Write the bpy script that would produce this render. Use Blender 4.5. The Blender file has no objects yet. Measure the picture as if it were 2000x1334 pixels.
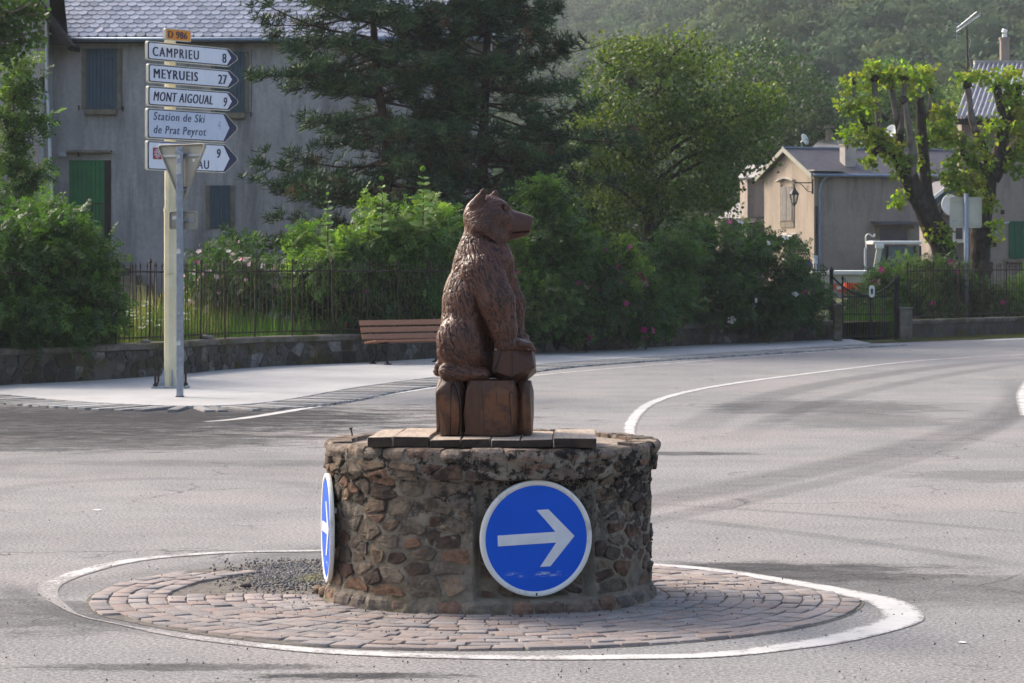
import bpy, bmesh, math, random
import numpy as np
from mathutils import Vector, Matrix, noise as mnoise
R = math.radians
random.seed(7)
rng = np.random.default_rng(11)
sc = bpy.context.scene
col = sc.collection

# ------------------------------------------------------------------ camera, light, exposure
F, YH, CH = 5520.0, 490.0, 2.08          # focal length and horizon in photo pixels, camera height
cam_d = bpy.data.cameras.new('camera')
cam = bpy.data.objects.new('camera', cam_d)
col.objects.link(cam)
cam.location = (0, 0, CH)
cam.rotation_euler = (R(90), 0, 0)
cam_d.sensor_width = 36
cam_d.lens = F / 2000 * 36
cam_d.shift_y = -(667 - YH) / 2000
cam_d.clip_start = 0.5
cam_d.clip_end = 4000
cam_d.dof.use_dof = True
cam_d.dof.focus_distance = 16.6
cam_d.dof.aperture_fstop = 16.0
sc.camera = cam

SUN_E = R(36)
SUN_H = Vector((-0.80, 0.60, 0)).normalized()
SUN = Vector((SUN_H.x * math.cos(SUN_E), SUN_H.y * math.cos(SUN_E), math.sin(SUN_E)))
world = bpy.data.worlds.new('World')
sc.world = world
world.use_nodes = True
wt = world.node_tree
wt.nodes.clear()
sky = wt.nodes.new('ShaderNodeTexSky')
sky.sky_type = 'NISHITA'
sky.sun_disc = False
sky.sun_elevation = SUN_E
sky.sun_rotation = math.atan2(SUN_H.x, SUN_H.y)
sky.air_density = 1.0
sky.dust_density = 5.0
sky.ozone_density = 0.6
bgn = wt.nodes.new('ShaderNodeBackground')
bgn.inputs['Strength'].default_value = 0.15
won = wt.nodes.new('ShaderNodeOutputWorld')
wt.links.new(sky.outputs[0], bgn.inputs[0])
wt.links.new(bgn.outputs[0], won.inputs[0])
sun_d = bpy.data.lights.new('sun', 'SUN')
sun_d.energy = 1.5
sun_d.angle = R(14)
sun_d.color = (1.0, 0.93, 0.84)
sun_o = bpy.data.objects.new('sun', sun_d)
sun_o.rotation_euler = SUN.to_track_quat('Z', 'Y').to_euler()
sun_o.location = (-20, 20, 40)
col.objects.link(sun_o)
sc.view_settings.view_transform = 'Standard'
sc.view_settings.look = 'None'
sc.view_settings.exposure = 1.22
sc.view_settings.gamma = 1.0
sc.view_settings.use_curve_mapping = False
sc.cycles.max_bounces = 6
sc.cycles.transparent_max_bounces = 4
sc.cycles.volume_bounces = 0
sc.cycles.use_denoising = True

# ------------------------------------------------------------------ helpers: places
def P(px, py, d):
    return Vector(((px - 1000) / F * d, d, CH - (py - YH) / F * d))
def G(px, py, z=0.0):
    d = F * (CH - z) / (py - YH)
    return Vector(((px - 1000) / F * d, d, z))
def catmull(pts, step):
    pts = [Vector(p) for p in pts]
    pts = [2 * pts[0] - pts[1]] + pts + [2 * pts[-1] - pts[-2]]
    out = []
    for i in range(1, len(pts) - 2):
        p0, p1, p2, p3 = pts[i - 1:i + 3]
        n = max(1, int((p2 - p1).length / step))
        for k in range(n):
            t = k / n
            out.append(0.5 * ((2 * p1) + (-p0 + p2) * t + (2 * p0 - 5 * p1 + 4 * p2 - p3) * t * t + (-p0 + 3 * p1 - 3 * p2 + p3) * t ** 3))
    out.append(pts[-2])
    return out
def U(a, b): return random.uniform(a, b)

# ------------------------------------------------------------------ helpers: objects
def tag(o, label=None, cat=None, group=None, kind=None):
    if label: o['label'] = label
    if cat: o['category'] = cat
    if group: o['group'] = group
    if kind: o['kind'] = kind
    return o
def empty(name, loc, rz=0, label=None, cat=None, group=None):
    o = bpy.data.objects.new(name, None)
    o.location = loc
    o.rotation_euler = (0, 0, rz)
    o.empty_display_size = 0.2
    col.objects.link(o)
    return tag(o, label, cat, group)
def link(name, me, mat=None, parent=None, local=False):
    if mat is not None and not me.materials: me.materials.append(mat)
    o = bpy.data.objects.new(name, me)
    col.objects.link(o)
    if parent is not None:
        o.parent = parent
        if not local and parent.type == 'EMPTY':
            o.matrix_parent_inverse = Matrix.Translation(-Vector(parent.location))
    return o
def mesh(name, verts, faces, smooth=False, colr=None):
    me = bpy.data.meshes.new(name)
    me.from_pydata([tuple(v) for v in verts], [], faces)
    if smooth: me.shade_smooth()
    if colr is not None: setcol(me, colr)
    me.update()
    return me
def setcol(me, c):
    n = len(me.vertices)
    a = me.color_attributes.new('col', 'FLOAT_COLOR', 'POINT')
    c = np.asarray(c, dtype=np.float32)
    if c.ndim == 1: c = np.tile(c[:3], (n, 1))
    full = np.ones((n, 4), dtype=np.float32)
    full[:, :3] = c[:, :3]
    a.data.foreach_set('color', full.ravel())
def npmesh(name, V, Fc, colr=None, smooth=False):
    V = np.asarray(V, dtype=np.float32)
    Fc = np.asarray(Fc, dtype=np.int32)
    me = bpy.data.meshes.new(name)
    me.vertices.add(len(V))
    me.vertices.foreach_set('co', V.ravel())
    k = Fc.shape[1]
    me.loops.add(Fc.size)
    me.loops.foreach_set('vertex_index', Fc.ravel())
    me.polygons.add(len(Fc))
    me.polygons.foreach_set('loop_start', np.arange(0, Fc.size, k, dtype=np.int32))
    me.polygons.foreach_set('loop_total', np.full(len(Fc), k, dtype=np.int32))
    if smooth: me.polygons.foreach_set('use_smooth', np.ones(len(Fc), dtype=bool))
    me.update(calc_edges=True)
    if colr is not None: setcol(me, colr)
    return me
class MB:
    """collects simple shapes for one mesh"""
    def __init__(s): s.v = []; s.f = []; s.c = []; s.col = None
    def add(s, v, f):
        b = len(s.v); s.v += [Vector(p) for p in v]; s.f += [tuple(i + b for i in q) for q in f]
        if s.col is not None: s.c += [s.col] * len(v)
        return s
    def box(s, c, d, rz=0, M=None):
        x, y, z = d[0] / 2, d[1] / 2, d[2] / 2
        vs = [Vector((i * x, j * y, k * z)) for i in (-1, 1) for j in (-1, 1) for k in (-1, 1)]
        m = M if M is not None else Matrix.Rotation(rz, 3, 'Z')
        vs = [m @ v + Vector(c) for v in vs]
        return s.add(vs, [(0, 1, 3, 2), (4, 6, 7, 5), (0, 4, 5, 1), (2, 3, 7, 6), (0, 2, 6, 4), (1, 5, 7, 3)])
    def bar(s, a, b, w, h=None, up=(0, 0, 1)):
        a, b = Vector(a), Vector(b); h = h or w
        t = (b - a).normalized(); u = Vector(up)
        if abs(t.dot(u)) > 0.98: u = Vector((0, 1, 0))
        sd = t.cross(u).normalized(); u = sd.cross(t)
        q = [sd * i * w / 2 + u * j * h / 2 for i, j in ((-1, -1), (1, -1), (1, 1), (-1, 1))]
        return s.add([a + k for k in q] + [b + k for k in q], [(3, 2, 1, 0), (4, 5, 6, 7), (0, 1, 5, 4), (1, 2, 6, 5), (2, 3, 7, 6), (3, 0, 4, 7)])
    def tube(s, pts, rad, n=8, rough=0.0):
        pts = [Vector(p) for p in pts]
        if not hasattr(rad, '__len__'): rad = [rad] * len(pts)
        v, f = [], []
        ref = Vector((0.13, 0.99, 0.05))
        for i, p in enumerate(pts):
            t = (pts[min(i + 1, len(pts) - 1)] - pts[max(i - 1, 0)]).normalized()
            if abs(t.dot(ref)) > 0.95: ref = Vector((1, 0.1, 0.2))
            a = t.cross(ref).normalized(); b = t.cross(a)
            for k in range(n):
                an = 2 * math.pi * k / n
                r = rad[i]
                if rough: r *= 1 + rough * (mnoise.noise(p * 3 + Vector((math.cos(an), math.sin(an), 0)) * 1.2))
                v.append(p + (a * math.cos(an) + b * math.sin(an)) * r)
        m = len(pts)
        for i in range(m - 1):
            for k in range(n):
                f.append((i * n + k, i * n + (k + 1) % n, (i + 1) * n + (k + 1) % n, (i + 1) * n + k))
        f.append(tuple(range(n))[::-1]); f.append(tuple(range((m - 1) * n, m * n)))
        return s.add(v, f)
    def prism(s, pts, off):
        """polygon pts (3-D, planar) extruded by vector off"""
        n = len(pts); off = Vector(off)
        v = [Vector(p) for p in pts] + [Vector(p) + off for p in pts]
        f = [tuple(range(n)), tuple(range(2 * n - 1, n - 1, -1))] + [(i, n + i, n + (i + 1) % n, (i + 1) % n) for i in range(n)]
        return s.add(v, f)
    def build(s, name, mat, parent=None, local=False, smooth=False, bevel=0, seg=1):
        me = bpy.data.meshes.new(name)
        me.from_pydata(s.v, [], s.f)
        bm = bmesh.new(); bm.from_mesh(me)
        bmesh.ops.recalc_face_normals(bm, faces=bm.faces)
        if bevel:
            bmesh.ops.bevel(bm, geom=[e for e in bm.edges if e.calc_face_angle(0) > 0.5], offset=bevel, segments=seg, affect='EDGES', profile=0.6)
        bm.to_mesh(me); bm.free()
        if smooth: me.shade_smooth()
        if s.c and len(s.c) == len(me.vertices): setcol(me, s.c)
        me.update()
        return link(name, me, mat, parent, local)
def rounded(w, h, r, n=5, cx=0, cz=0):
    out = []
    for (sx, sz, a0) in ((1, 1, 0), (-1, 1, 90), (-1, -1, 180), (1, -1, 270)):
        for k in range(n + 1):
            a = R(a0 + 90 * k / n)
            out.append((cx + sx * (w / 2 - r) + r * math.cos(a), cz + sz * (h / 2 - r) + r * math.sin(a)))
    return out
def scatter(name, T, TF, pos, fwd, nrm, scale, colr, mat, parent=None, kind=None):
    """one mesh with a template shape repeated; fwd = local X, nrm ~ local Z"""
    T = np.asarray(T, float); TF = np.asarray(TF, int)
    n = len(pos)
    fwd = fwd / (np.linalg.norm(fwd, axis=1, keepdims=True) + 1e-9)
    sd = np.cross(nrm, fwd); sd /= (np.linalg.norm(sd, axis=1, keepdims=True) + 1e-9)
    up = np.cross(fwd, sd)
    M = np.stack([fwd, sd, up], axis=1)
    V = np.einsum('mk,nkj->nmj', T, M) * np.asarray(scale).reshape(n, 1, 1) + pos[:, None, :]
    FF = (TF[None] + (np.arange(n) * len(T))[:, None, None]).reshape(-1, TF.shape[1])
    C = np.repeat(colr, len(T), axis=0)
    me = npmesh(name, V.reshape(-1, 3), FF, C)
    o = link(name, me, mat, parent)
    if kind: o['kind'] = kind
    return o
def rdir(n):
    v = rng.normal(size=(n, 3)); return v / np.linalg.norm(v, axis=1, keepdims=True)

# ------------------------------------------------------------------ helpers: materials
class NT:
    def __init__(s, name):
        s.m = bpy.data.materials.new(name); s.m.use_nodes = True
        s.t = s.m.node_tree; s.t.nodes.clear()
        s.out = s.t.nodes.new('ShaderNodeOutputMaterial')
        s.co = None
    def n(s, typ, ins=None, **kw):
        nd = s.t.nodes.new('ShaderNode' + typ)
        for k, v in kw.items(): setattr(nd, k, v)
        for k, v in (ins or {}).items():
            if isinstance(v, bpy.types.NodeSocket): s.t.links.new(v, nd.inputs[k])
            else:
                if isinstance(v, (tuple, list)) and len(v) == 3 and len(getattr(nd.inputs[k], 'default_value', (0, 0, 0))) == 4: v = (*v, 1)
                nd.inputs[k].default_value = v
        return nd
    def obj(s):
        if s.co is None: s.co = s.n('TexCoord').outputs['Object']
        return s.co
    def mapp(s, scale, vec=None, loc=(0, 0, 0), rot=(0, 0, 0)):
        return s.n('Mapping', {0: vec or s.obj(), 1: loc, 2: rot, 3: scale}).outputs[0]
    def noise(s, scale, detail=4, rough=0.55, vec=None, dist=0.0, col=False):
        nd = s.n('TexNoise', {'Vector': vec or s.obj(), 'Scale': scale, 'Detail': detail, 'Roughness': rough, 'Distortion': dist})
        return nd.outputs[1 if col else 0]
    def ramp(s, fac, a, b, va=0.0, vb=1.0):
        nd = s.n('MapRange', {0: fac, 1: a, 2: b, 3: va, 4: vb}); nd.clamp = True
        return nd.outputs[0]
    def math(s, op, a, b=0.0, c=None):
        ins = {0: a, 1: b}
        if c is not None: ins[2] = c
        return s.n('Math', ins, operation=op).outputs[0]
    def mix(s, f, a, b, blend='MIX'):
        nd = s.t.nodes.new('ShaderNodeMix'); nd.data_type = 'RGBA'; nd.blend_type = blend
        for k, v in ((0, f), (6, a), (7, b)):
            if isinstance(v, bpy.types.NodeSocket): s.t.links.new(v, nd.inputs[k])
            elif isinstance(v, (tuple, list)): nd.inputs[k].default_value = (*v[:3], 1)
            else: nd.inputs[k].default_value = v
        return nd.outputs[2]
    def attr(s, name='col'):
        return s.n('Attribute', attribute_name=name).outputs[0]
    def bump(s, h, strength=0.5, dist=0.01, normal=None):
        ins = {'Height': h, 'Strength': strength, 'Distance': dist}
        if normal: ins['Normal'] = normal
        return s.n('Bump', ins).outputs[0]
    def finish(s, color, rough=0.8, bump=None, metal=0.0, spec=0.3, extra=None):
        ins = {'Base Color': color, 'Roughness': rough, 'Metallic': metal, 'Specular IOR Level': spec}
        if bump is not None: ins['Normal'] = bump
        ins.update(extra or {})
        b = s.n('BsdfPrincipled', ins)
        s.t.links.new(b.outputs[0], s.out.inputs[0]); s.b = b
        return s.m
def simple(name, c1, c2=None, scale=3, rough=0.7, bump=0.2, bs=30, metal=0, spec=0.3, dist=0.01):
    t = NT(name)
    c2 = c2 or tuple(x * 0.75 for x in c1)
    c = t.mix(t.ramp(t.noise(scale, 6, 0.6), 0.35, 0.65), c1, c2)
    return t.finish(c, rough, t.bump(t.noise(bs, 5), bump, dist) if bump else None, metal, spec)
def leafmat(name, trans=0.42, rough=0.5, tint=(1.25, 1.5, 0.6)):
    t = NT(name)
    c = t.attr()
    b = t.n('BsdfPrincipled', {'Base Color': c, 'Roughness': rough, 'Specular IOR Level': 0.35})
    c2 = t.mix(1.0, c, tint, 'MULTIPLY')
    tr = t.n('BsdfTranslucent', {'Color': c2})
    mx = t.n('MixShader', {0: trans, 1: b.outputs[0], 2: tr.outputs[0]})
    t.t.links.new(mx.outputs[0], t.out.inputs[0])
    return t.m

M = {}
M['leaf'] = leafmat('leaf_green')
M['needle'] = leafmat('pine_needle', 0.12, 0.55, (1.1, 1.2, 0.7))
M['hill_leaf'] = leafmat('distant_foliage', 0.12, 0.95, (1.1, 1.2, 0.7))
M['lime_leaf'] = leafmat('lime_foliage', 0.55, 0.6, (1.35, 1.45, 0.5))
M['grass'] = leafmat('grass_blade', 0.4, 0.6)
M['petal'] = leafmat('petal', 0.3, 0.6, (1, 1, 1))
M['iron'] = simple('dark_iron', (0.022, 0.018, 0.016), (0.05, 0.028, 0.018), 9, 0.6, 0.2, 60, 0.3)
M['black_iron'] = simple('black_cast_iron', (0.012, 0.012, 0.013), (0.02, 0.02, 0.022), 9, 0.5, 0.1, 60, 0.4)
M['galv'] = simple('galvanised_steel', (0.30, 0.33, 0.38), (0.22, 0.25, 0.30), 14, 0.42, 0.06, 60, 0.7)
M['cream_post'] = simple('cream_painted_post', (0.62, 0.58, 0.42), (0.50, 0.45, 0.30), 2.2, 0.5, 0.05, 40)
def worn_sign(name, a, b, dirt):
    t = NT(name)
    c = t.mix(t.ramp(t.noise(2, 5), .35, .65), a, b)
    c = t.mix(t.ramp(t.noise(5, 7, .8, t.mapp((2, 2, .5))), .52, .74, 0, .55), c, dirt)
    c = t.mix(t.ramp(t.noise(30, 5, .8), .66, .72, 0, .5), c, dirt)
    return t.finish(c, .42)
M['sign_white'] = worn_sign('sign_white', (0.64, 0.68, 0.76), (0.58, 0.62, 0.71), (.40, .41, .42))
M['sign_pale'] = worn_sign('sign_pale_blue', (0.50, 0.56, 0.67), (0.44, 0.50, 0.62), (.34, .37, .42))
M['sign_cream'] = simple('sign_cream_edge', (0.60, 0.57, 0.47), (0.52, 0.49, 0.40), 4, 0.5, 0.05, 20)
M['sign_ink'] = simple('sign_dark_blue_ink', (0.012, 0.016, 0.05), (0.016, 0.02, 0.06), 4, 0.45, 0.0)
M['sign_fade'] = simple('sign_faded_ink', (0.035, 0.05, 0.11), (0.05, 0.07, 0.14), 4, 0.5, 0.0)
M['sign_faint'] = simple('sign_faint_ink', (0.25, 0.29, 0.38), (0.3, 0.34, 0.43), 4, 0.5, 0.0)
M['sign_orange'] = simple('sign_orange', (0.70, 0.25, 0.015), (0.62, 0.21, 0.015), 4, 0.45, 0.0)
M['sign_red'] = simple('sign_dark_red', (0.25, 0.03, 0.03), (0.3, 0.04, 0.04), 4, 0.45, 0.0)
M['sign_back'] = simple('sign_back_grey_beige', (0.30, 0.29, 0.24), (0.25, 0.24, 0.20), 5, 0.5, 0.05, 20)
M['sign_back_cream'] = simple('sign_back_cream', (0.50, 0.50, 0.41), (0.44, 0.43, 0.35), 3, 0.5, 0.05, 20)
M['paper'] = simple('torn_sticker', (0.65, 0.65, 0.6), (0.4, 0.4, 0.38), 30, 0.8, 0.2, 60)
M['white_paint'] = simple('white_painted_metal', (0.72, 0.73, 0.70), (0.62, 0.62, 0.58), 3, 0.5, 0.03, 20)
M['orange_red'] = simple('orange_red_paint', (0.65, 0.09, 0.03), (0.5, 0.06, 0.02), 5, 0.45, 0.03, 20)
M['rubber'] = simple('black_rubber', (0.015, 0.015, 0.015), (0.03, 0.03, 0.028), 8, 0.8, 0.1, 40)
M['blue_shutter'] = simple('blue_grey_shutter_paint', (0.055, 0.095, 0.125), (0.045, 0.075, 0.10), 3, 0.6, 0.08, 60)
M['grey_shutter'] = simple('grey_wood_shutter', (0.22, 0.20, 0.18), (0.16, 0.15, 0.14), 6, 0.8, 0.15, 60)
M['green_paint'] = simple('green_painted_boards', (0.012, 0.15, 0.045), (0.010, 0.11, 0.035), 2, 0.5, 0.06, 60)
M['green_dark'] = simple('dark_green_shutter_paint', (0.015, 0.10, 0.05), (0.012, 0.08, 0.04), 2, 0.5, 0.06, 60)
M['stone_trim'] = simple('sandy_stone_trim', (0.22, 0.19, 0.14), (0.13, 0.11, 0.085), 5, 0.9, 0.4, 30)
M['dark_wood'] = simple('dark_eaves_wood', (0.018, 0.014, 0.012), (0.03, 0.022, 0.018), 5, 0.8, 0.2, 30)
M['zinc'] = simple('blue_grey_zinc', (0.20, 0.25, 0.33), (0.15, 0.19, 0.26), 5, 0.45, 0.03, 20, 0.4)
M['pvc'] = simple('white_grey_pipe', (0.5, 0.52, 0.56), (0.4, 0.42, 0.46), 5, 0.5, 0.0)
def stucco(name, c1, c2, stain, h=7.0, spec=0.2):
    t = NT(name)
    big = t.ramp(t.noise(0.55, 6, 0.65), 0.35, 0.68)
    c = t.mix(big, c1, c2)
    st = t.noise(1.0, 6, 0.7, t.mapp((1.6, 1.6, 0.22)))
    c = t.mix(t.ramp(st, 0.46, 0.68, 0, 0.8), c, stain)
    c = t.mix(t.ramp(t.noise(9, 6, 0.7), 0.45, 0.75, 0, 0.35), c, stain)
    z = t.n('SeparateXYZ', {0: t.obj()}).outputs[2]
    low = t.math('ADD', t.ramp(z, 0.3, 3.6, 1, 0), t.ramp(t.noise(0.8, 5), 0.3, 0.7, -0.5, 0.3))
    c = t.mix(t.ramp(low, 0.2, 0.95, 0, 0.6), c, stain)
    return t.finish(c, 0.93, t.bump(t.noise(22, 8, 0.7), 0.5, 0.02), 0, spec)
M['stucco_grey'] = stucco('grey_stucco_render', (0.43, 0.405, 0.40), (0.32, 0.30, 0.30), (0.13, 0.125, 0.13))
M['stucco_pale'] = stucco('pale_corner_render', (0.44, 0.40, 0.35), (0.36, 0.33, 0.29), (0.2, 0.18, 0.16))
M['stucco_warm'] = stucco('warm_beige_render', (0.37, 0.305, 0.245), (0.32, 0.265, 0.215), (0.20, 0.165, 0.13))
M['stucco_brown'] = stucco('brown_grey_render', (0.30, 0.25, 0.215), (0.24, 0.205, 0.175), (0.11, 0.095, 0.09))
M['slate'] = None
t = NT('pale_lilac_slate')
c = t.mix(1.0, t.attr(), t.mix(t.ramp(t.noise(6, 6, 0.65), 0.35, 0.7), (1, 1, 1), (0.72, 0.72, 0.74)), 'MULTIPLY')
M['slate'] = t.finish(c, 0.42, t.bump(t.noise(25, 5), 0.25, 0.01), 0, 0.5)

M['dark_slate'] = simple('dark_slate_roof', (0.085, 0.075, 0.085), (0.055, 0.05, 0.06), 3, 0.6, 0.3, 30, spec=0.3)
M['pale_roof'] = simple('pale_weathered_roof', (0.42, 0.38, 0.34), (0.28, 0.26, 0.24), 2, 0.8, 0.3, 20)
M['corrugated'] = simple('grey_corrugated_sheet', (0.33, 0.33, 0.36), (0.22, 0.22, 0.25), 2.5, 0.55, 0.15, 20)
# bark
t = NT('pollard_bark')
v = t.mapp((3, 3, 1.2))
c = t.mix(t.ramp(t.noise(5, 6, 0.6, v), 0.35, 0.65), (0.022, 0.018, 0.015), (0.07, 0.058, 0.045))
c = t.mix(t.ramp(t.noise(3.2, 5, 0.7), 0.60, 0.70, 0, 0.7), c, (0.20, 0.21, 0.18))
M['bark'] = t.finish(c, 0.95, t.bump(t.noise(12, 6, 0.6, v), 0.9, 0.05), 0, 0.15)
M['bark_grey'] = simple('smooth_grey_bark', (0.17, 0.145, 0.125), (0.09, 0.078, 0.066), 4, 0.9, 0.5, 20)
M['bark_pine'] = simple('reddish_pine_bark', (0.075, 0.040, 0.028), (0.03, 0.022, 0.018), 6, 0.95, 0.8, 14)
M['stem'] = simple('green_brown_stem', (0.06, 0.04, 0.02), (0.04, 0.05, 0.018), 6, 0.8, 0.2, 20)
# ------------------------------------------------------------------ the road and its sheets
def sheet(name, pts, z, mat, kind='structure', th=0.0):
    pts = [Vector((p[0], p[1], z)) for p in pts]
    m = MB()
    if th: m.prism(pts, (0, 0, -th))
    else: m.add(pts, [tuple(range(len(pts)))])
    me = bpy.data.meshes.new(name); me.from_pydata(m.v, [], m.f)
    bm = bmesh.new(); bm.from_mesh(me)
    bmesh.ops.recalc_face_normals(bm, faces=bm.faces)
    if not th:
        for f in bm.faces:
            if f.normal.z < 0: f.normal_flip()
    bmesh.ops.triangulate(bm, faces=bm.faces); bm.to_mesh(me); bm.free()
    o = link(name, me, mat)
    if kind: o['kind'] = kind
    return o
def circ3(a, b, c):
    ax, ay, bx, by, cx, cy = a.x, a.y, b.x, b.y, c.x, c.y
    d = 2 * (ax * (by - cy) + bx * (cy - ay) + cx * (ay - by))
    ux = ((ax * ax + ay * ay) * (by - cy) + (bx * bx + by * by) * (cy - ay) + (cx * cx + cy * cy) * (ay - by)) / d
    uy = ((ax * ax + ay * ay) * (cx - bx) + (bx * bx + by * by) * (ax - cx) + (cx * cx + cy * cy) * (bx - ax)) / d
    return ux, uy, math.hypot(ax - ux, ay - uy)
def asphalt_nodes(t):
    p = t.obj()
    flat = t.n('VectorMath', {0: p, 1: (1, 1, 0)}, operation='MULTIPLY').outputs[0]
    base = t.mix(t.ramp(t.noise(0.22, 5, 0.6, flat), 0.35, 0.65), (0.235, 0.232, 0.23), (0.285, 0.278, 0.272))
    base = t.mix(t.ramp(t.noise(1.1, 6, 0.65, flat), 0.42, 0.70, 0, 0.55), base, (0.18, 0.175, 0.18))
    # warm worn areas
    base = t.mix(t.ramp(t.noise(0.35, 4, 0.5, t.mapp((1, 1, 0), loc=(17, 4, 0))), 0.5, 0.68, 0, 0.6), base, (0.31, 0.283, 0.268))
    # tyre marks: arcs on the ground
    arcs = [((1985, 742), (1760, 878), (1330, 968), 0.45, 0.62), ((1960, 704), (1600, 752), (1370, 830), 0.40, 0.60),
            ((1990, 712), (1700, 762), (1450, 850), 0.28, 0.5), ((1999, 765), (1800, 890), (1400, 990), 0.22, 0.45),
            ((1999, 1105), (1640, 1052), (1290, 1010), 0.16, 0.45), ((1999, 1040), (1640, 1008), (1290, 985), 0.12, 0.42),
            ((10, 1140), (100, 1190), (330, 1245), 0.12, 0.5), ((0, 925), (250, 880), (640, 872), 0.30, 0.25),
            ((0, 960), (300, 935), (630, 962), 0.22, 0.28), ((1290, 884), (1340, 886), (1440, 884), 0.10, 0.0)]
    fine = t.ramp(t.noise(1.0, 6, 0.75, t.mapp((2.2, 3.4, 0))), 0.30, 0.62)
    for a, b, c, w, s in arcs:
        if s == 0: continue
        A, B, C = G(*a), G(*b), G(*c)
        cx, cy, r = circ3(A, B, C)
        dd = t.n('VectorMath', {0: flat, 1: (cx, cy, 0)}, operation='DISTANCE').outputs['Value']
        e = t.math('ABSOLUTE', t.math('SUBTRACT', dd, r))
        k = t.n('MapRange', {0: e, 1: w * 0.35, 2: w, 3: s, 4: 0.0}, interpolation_type='SMOOTHSTEP').outputs[0]
        md = t.n('VectorMath', {0: flat, 1: (B.x, B.y, 0)}, operation='DISTANCE').outputs['Value']
        L = max((A - B).length, (C - B).length)
        k = t.math('MULTIPLY', k, t.ramp(md, L * 0.7, L * 1.15, 1, 0))
        k = t.math('MULTIPLY', k, t.ramp(fine, 0.0, 1.0, 0.35, 1.0))
        base = t.mix(k, base, (0.085, 0.083, 0.09))
    # irregular stains: (px, py, half width m, half depth m, strength, seed)
    for (px, py, rx, ry, s, sd) in [(20, 818, 5.0, 3.6, 1.0, 0), (190, 815, 2.2, 1.2, 0.9, 1), (60, 860, 3.0, 1.6, 0.8, 11), (1330, 886, 0.65, 0.28, 0.8, 2),
                                    (1610, 795, 1.5, 1.6, 0.55, 3), (1690, 822, 1.0, 1.4, 0.4, 4), (350, 1303, 0.7, 0.12, 0.7, 5),
                                    (700, 1320, 0.5, 0.10, 0.9, 6), (1560, 1118, 0.9, 0.5, 0.75, 7), (1420, 1108, 0.7, 0.3, 0.6, 8),
                                    (300, 905, 2.6, 1.6, 0.15, 9), (60, 1200, 0.9, 0.7, 0.55, 12), (1800, 1150, 1.4, 0.8, 0.45, 14),
                                    (520, 905, 2.0, 0.4, 0.3, 15), (1950, 930, 0.9, 0.6, 0.35, 16)]:
        g = G(px, py)
        v = t.n('VectorMath', {0: t.n('VectorMath', {0: flat, 1: (g.x, g.y, 0)}, operation='SUBTRACT').outputs[0], 1: (1 / rx, 1 / ry, 0)}, operation='MULTIPLY').outputs[0]
        l = t.n('VectorMath', {0: v}, operation='LENGTH').outputs['Value']
        nz = t.noise(1.3 * max(1, .6 / ry), 6, 0.8, t.mapp((1.0, 1.7, 0), loc=(sd * 7.3, sd * 3.1, 0)))
        k = t.ramp(t.math('ADD', l, t.ramp(nz, 0.30, 0.70, 0.55, -0.65)), 0.75, 1.25, s, 0)
        base = t.mix(t.math('MULTIPLY', k, t.ramp(t.noise(2.6, 8, .8, t.mapp((1, 1.6, 0))), .30, .55, .45, 1)), base, (0.026, 0.026, 0.031))
    # chippings
    sp = t.noise(42, 2, 0.8, flat)
    c = t.mix(t.ramp(sp, 0.42, 0.62, 0, 1), t.mix(1.0, base, (0.62, 0.62, 0.63), 'MULTIPLY'), t.mix(1.0, base, (1.26, 1.25, 1.22), 'MULTIPLY'))
    sp2 = t.noise(13, 3, 0.8, flat)
    c = t.mix(t.ramp(sp2, 0.62, 0.70, 0, 0.45), c, (0.10, 0.10, 0.105))
    ck = t.n('TexVoronoi', {'Vector': t.n('VectorMath', {0: flat, 1: t.noise(0.9, 4, 0.6, flat, col=True)}, operation='ADD').outputs[0], 'Scale': 0.42}, feature='DISTANCE_TO_EDGE').outputs[0]
    ckm = t.math('MULTIPLY', t.ramp(ck, 0.0, 0.010, 0.7, 0), t.ramp(t.noise(0.5, 3, 0.5, flat), 0.5, 0.6))
    c = t.mix(ckm, c, (0.07, 0.068, 0.065))
    h = t.math('ADD', t.noise(70, 2, 0.8, flat), t.math('MULTIPLY', ckm, -1.5))
    return c, h
t = NT('worn_asphalt')
c, h = asphalt_nodes(t)
M['asphalt'] = t.finish(c, 0.93, t.bump(h, 0.55, 0.012), 0, 0.12)
def paint_mat(name, wearlo, wearhi):
    t = NT(name)
    p = t.n('VectorMath', {0: t.obj(), 1: (1, 1, 0)}, operation='MULTIPLY').outputs[0]
    w = t.attr('col')
    ws = t.n('SeparateColor', {0: w}).outputs[0]
    n1 = t.noise(3.2, 8, 0.75, p); n2 = t.noise(34, 3, 0.8, p)
    e = t.math('ADD', t.math('MULTIPLY', n1, 2.3), t.math('MULTIPLY', n2, 2.0)); e = t.math('SUBTRACT', e, 1.65)
    k = t.ramp(t.math('SUBTRACT', t.math('ADD', e, 0.5), ws), 0.38, 0.62, 1, 0)
    asp = t.mix(t.ramp(t.noise(42, 2, 0.8, p), 0.42, 0.62), (0.16, 0.155, 0.15), (0.33, 0.31, 0.295))
    c = t.mix(k, asp, t.mix(t.ramp(n1, .3, .7), (0.52, 0.51, 0.50), (0.40, 0.39, 0.375)))
    return t.finish(c, 0.85, t.bump(n2, 0.4, 0.008), 0, 0.15)
M['paint'] = paint_mat('worn_white_road_paint', 0, 1)
t = NT('pale_concrete_pavement')
c = t.mix(t.ramp(t.noise(0.5, 6, 0.6), 0.35, 0.65), (0.40, 0.392, 0.385), (0.33, 0.325, 0.32))
c = t.mix(t.ramp(t.noise(1.6, 7, 0.75), 0.5, 0.72, 0, 0.55), c, (0.25, 0.24, 0.23))
c = t.mix(t.ramp(t.noise(40, 2, 0.8), 0.58, 0.7, 0, 0.35), c, (0.22, 0.21, 0.2))
M['pavement'] = t.finish(c, 0.92, t.bump(t.noise(50, 3, 0.8), 0.3, 0.006), 0, 0.15)
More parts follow.
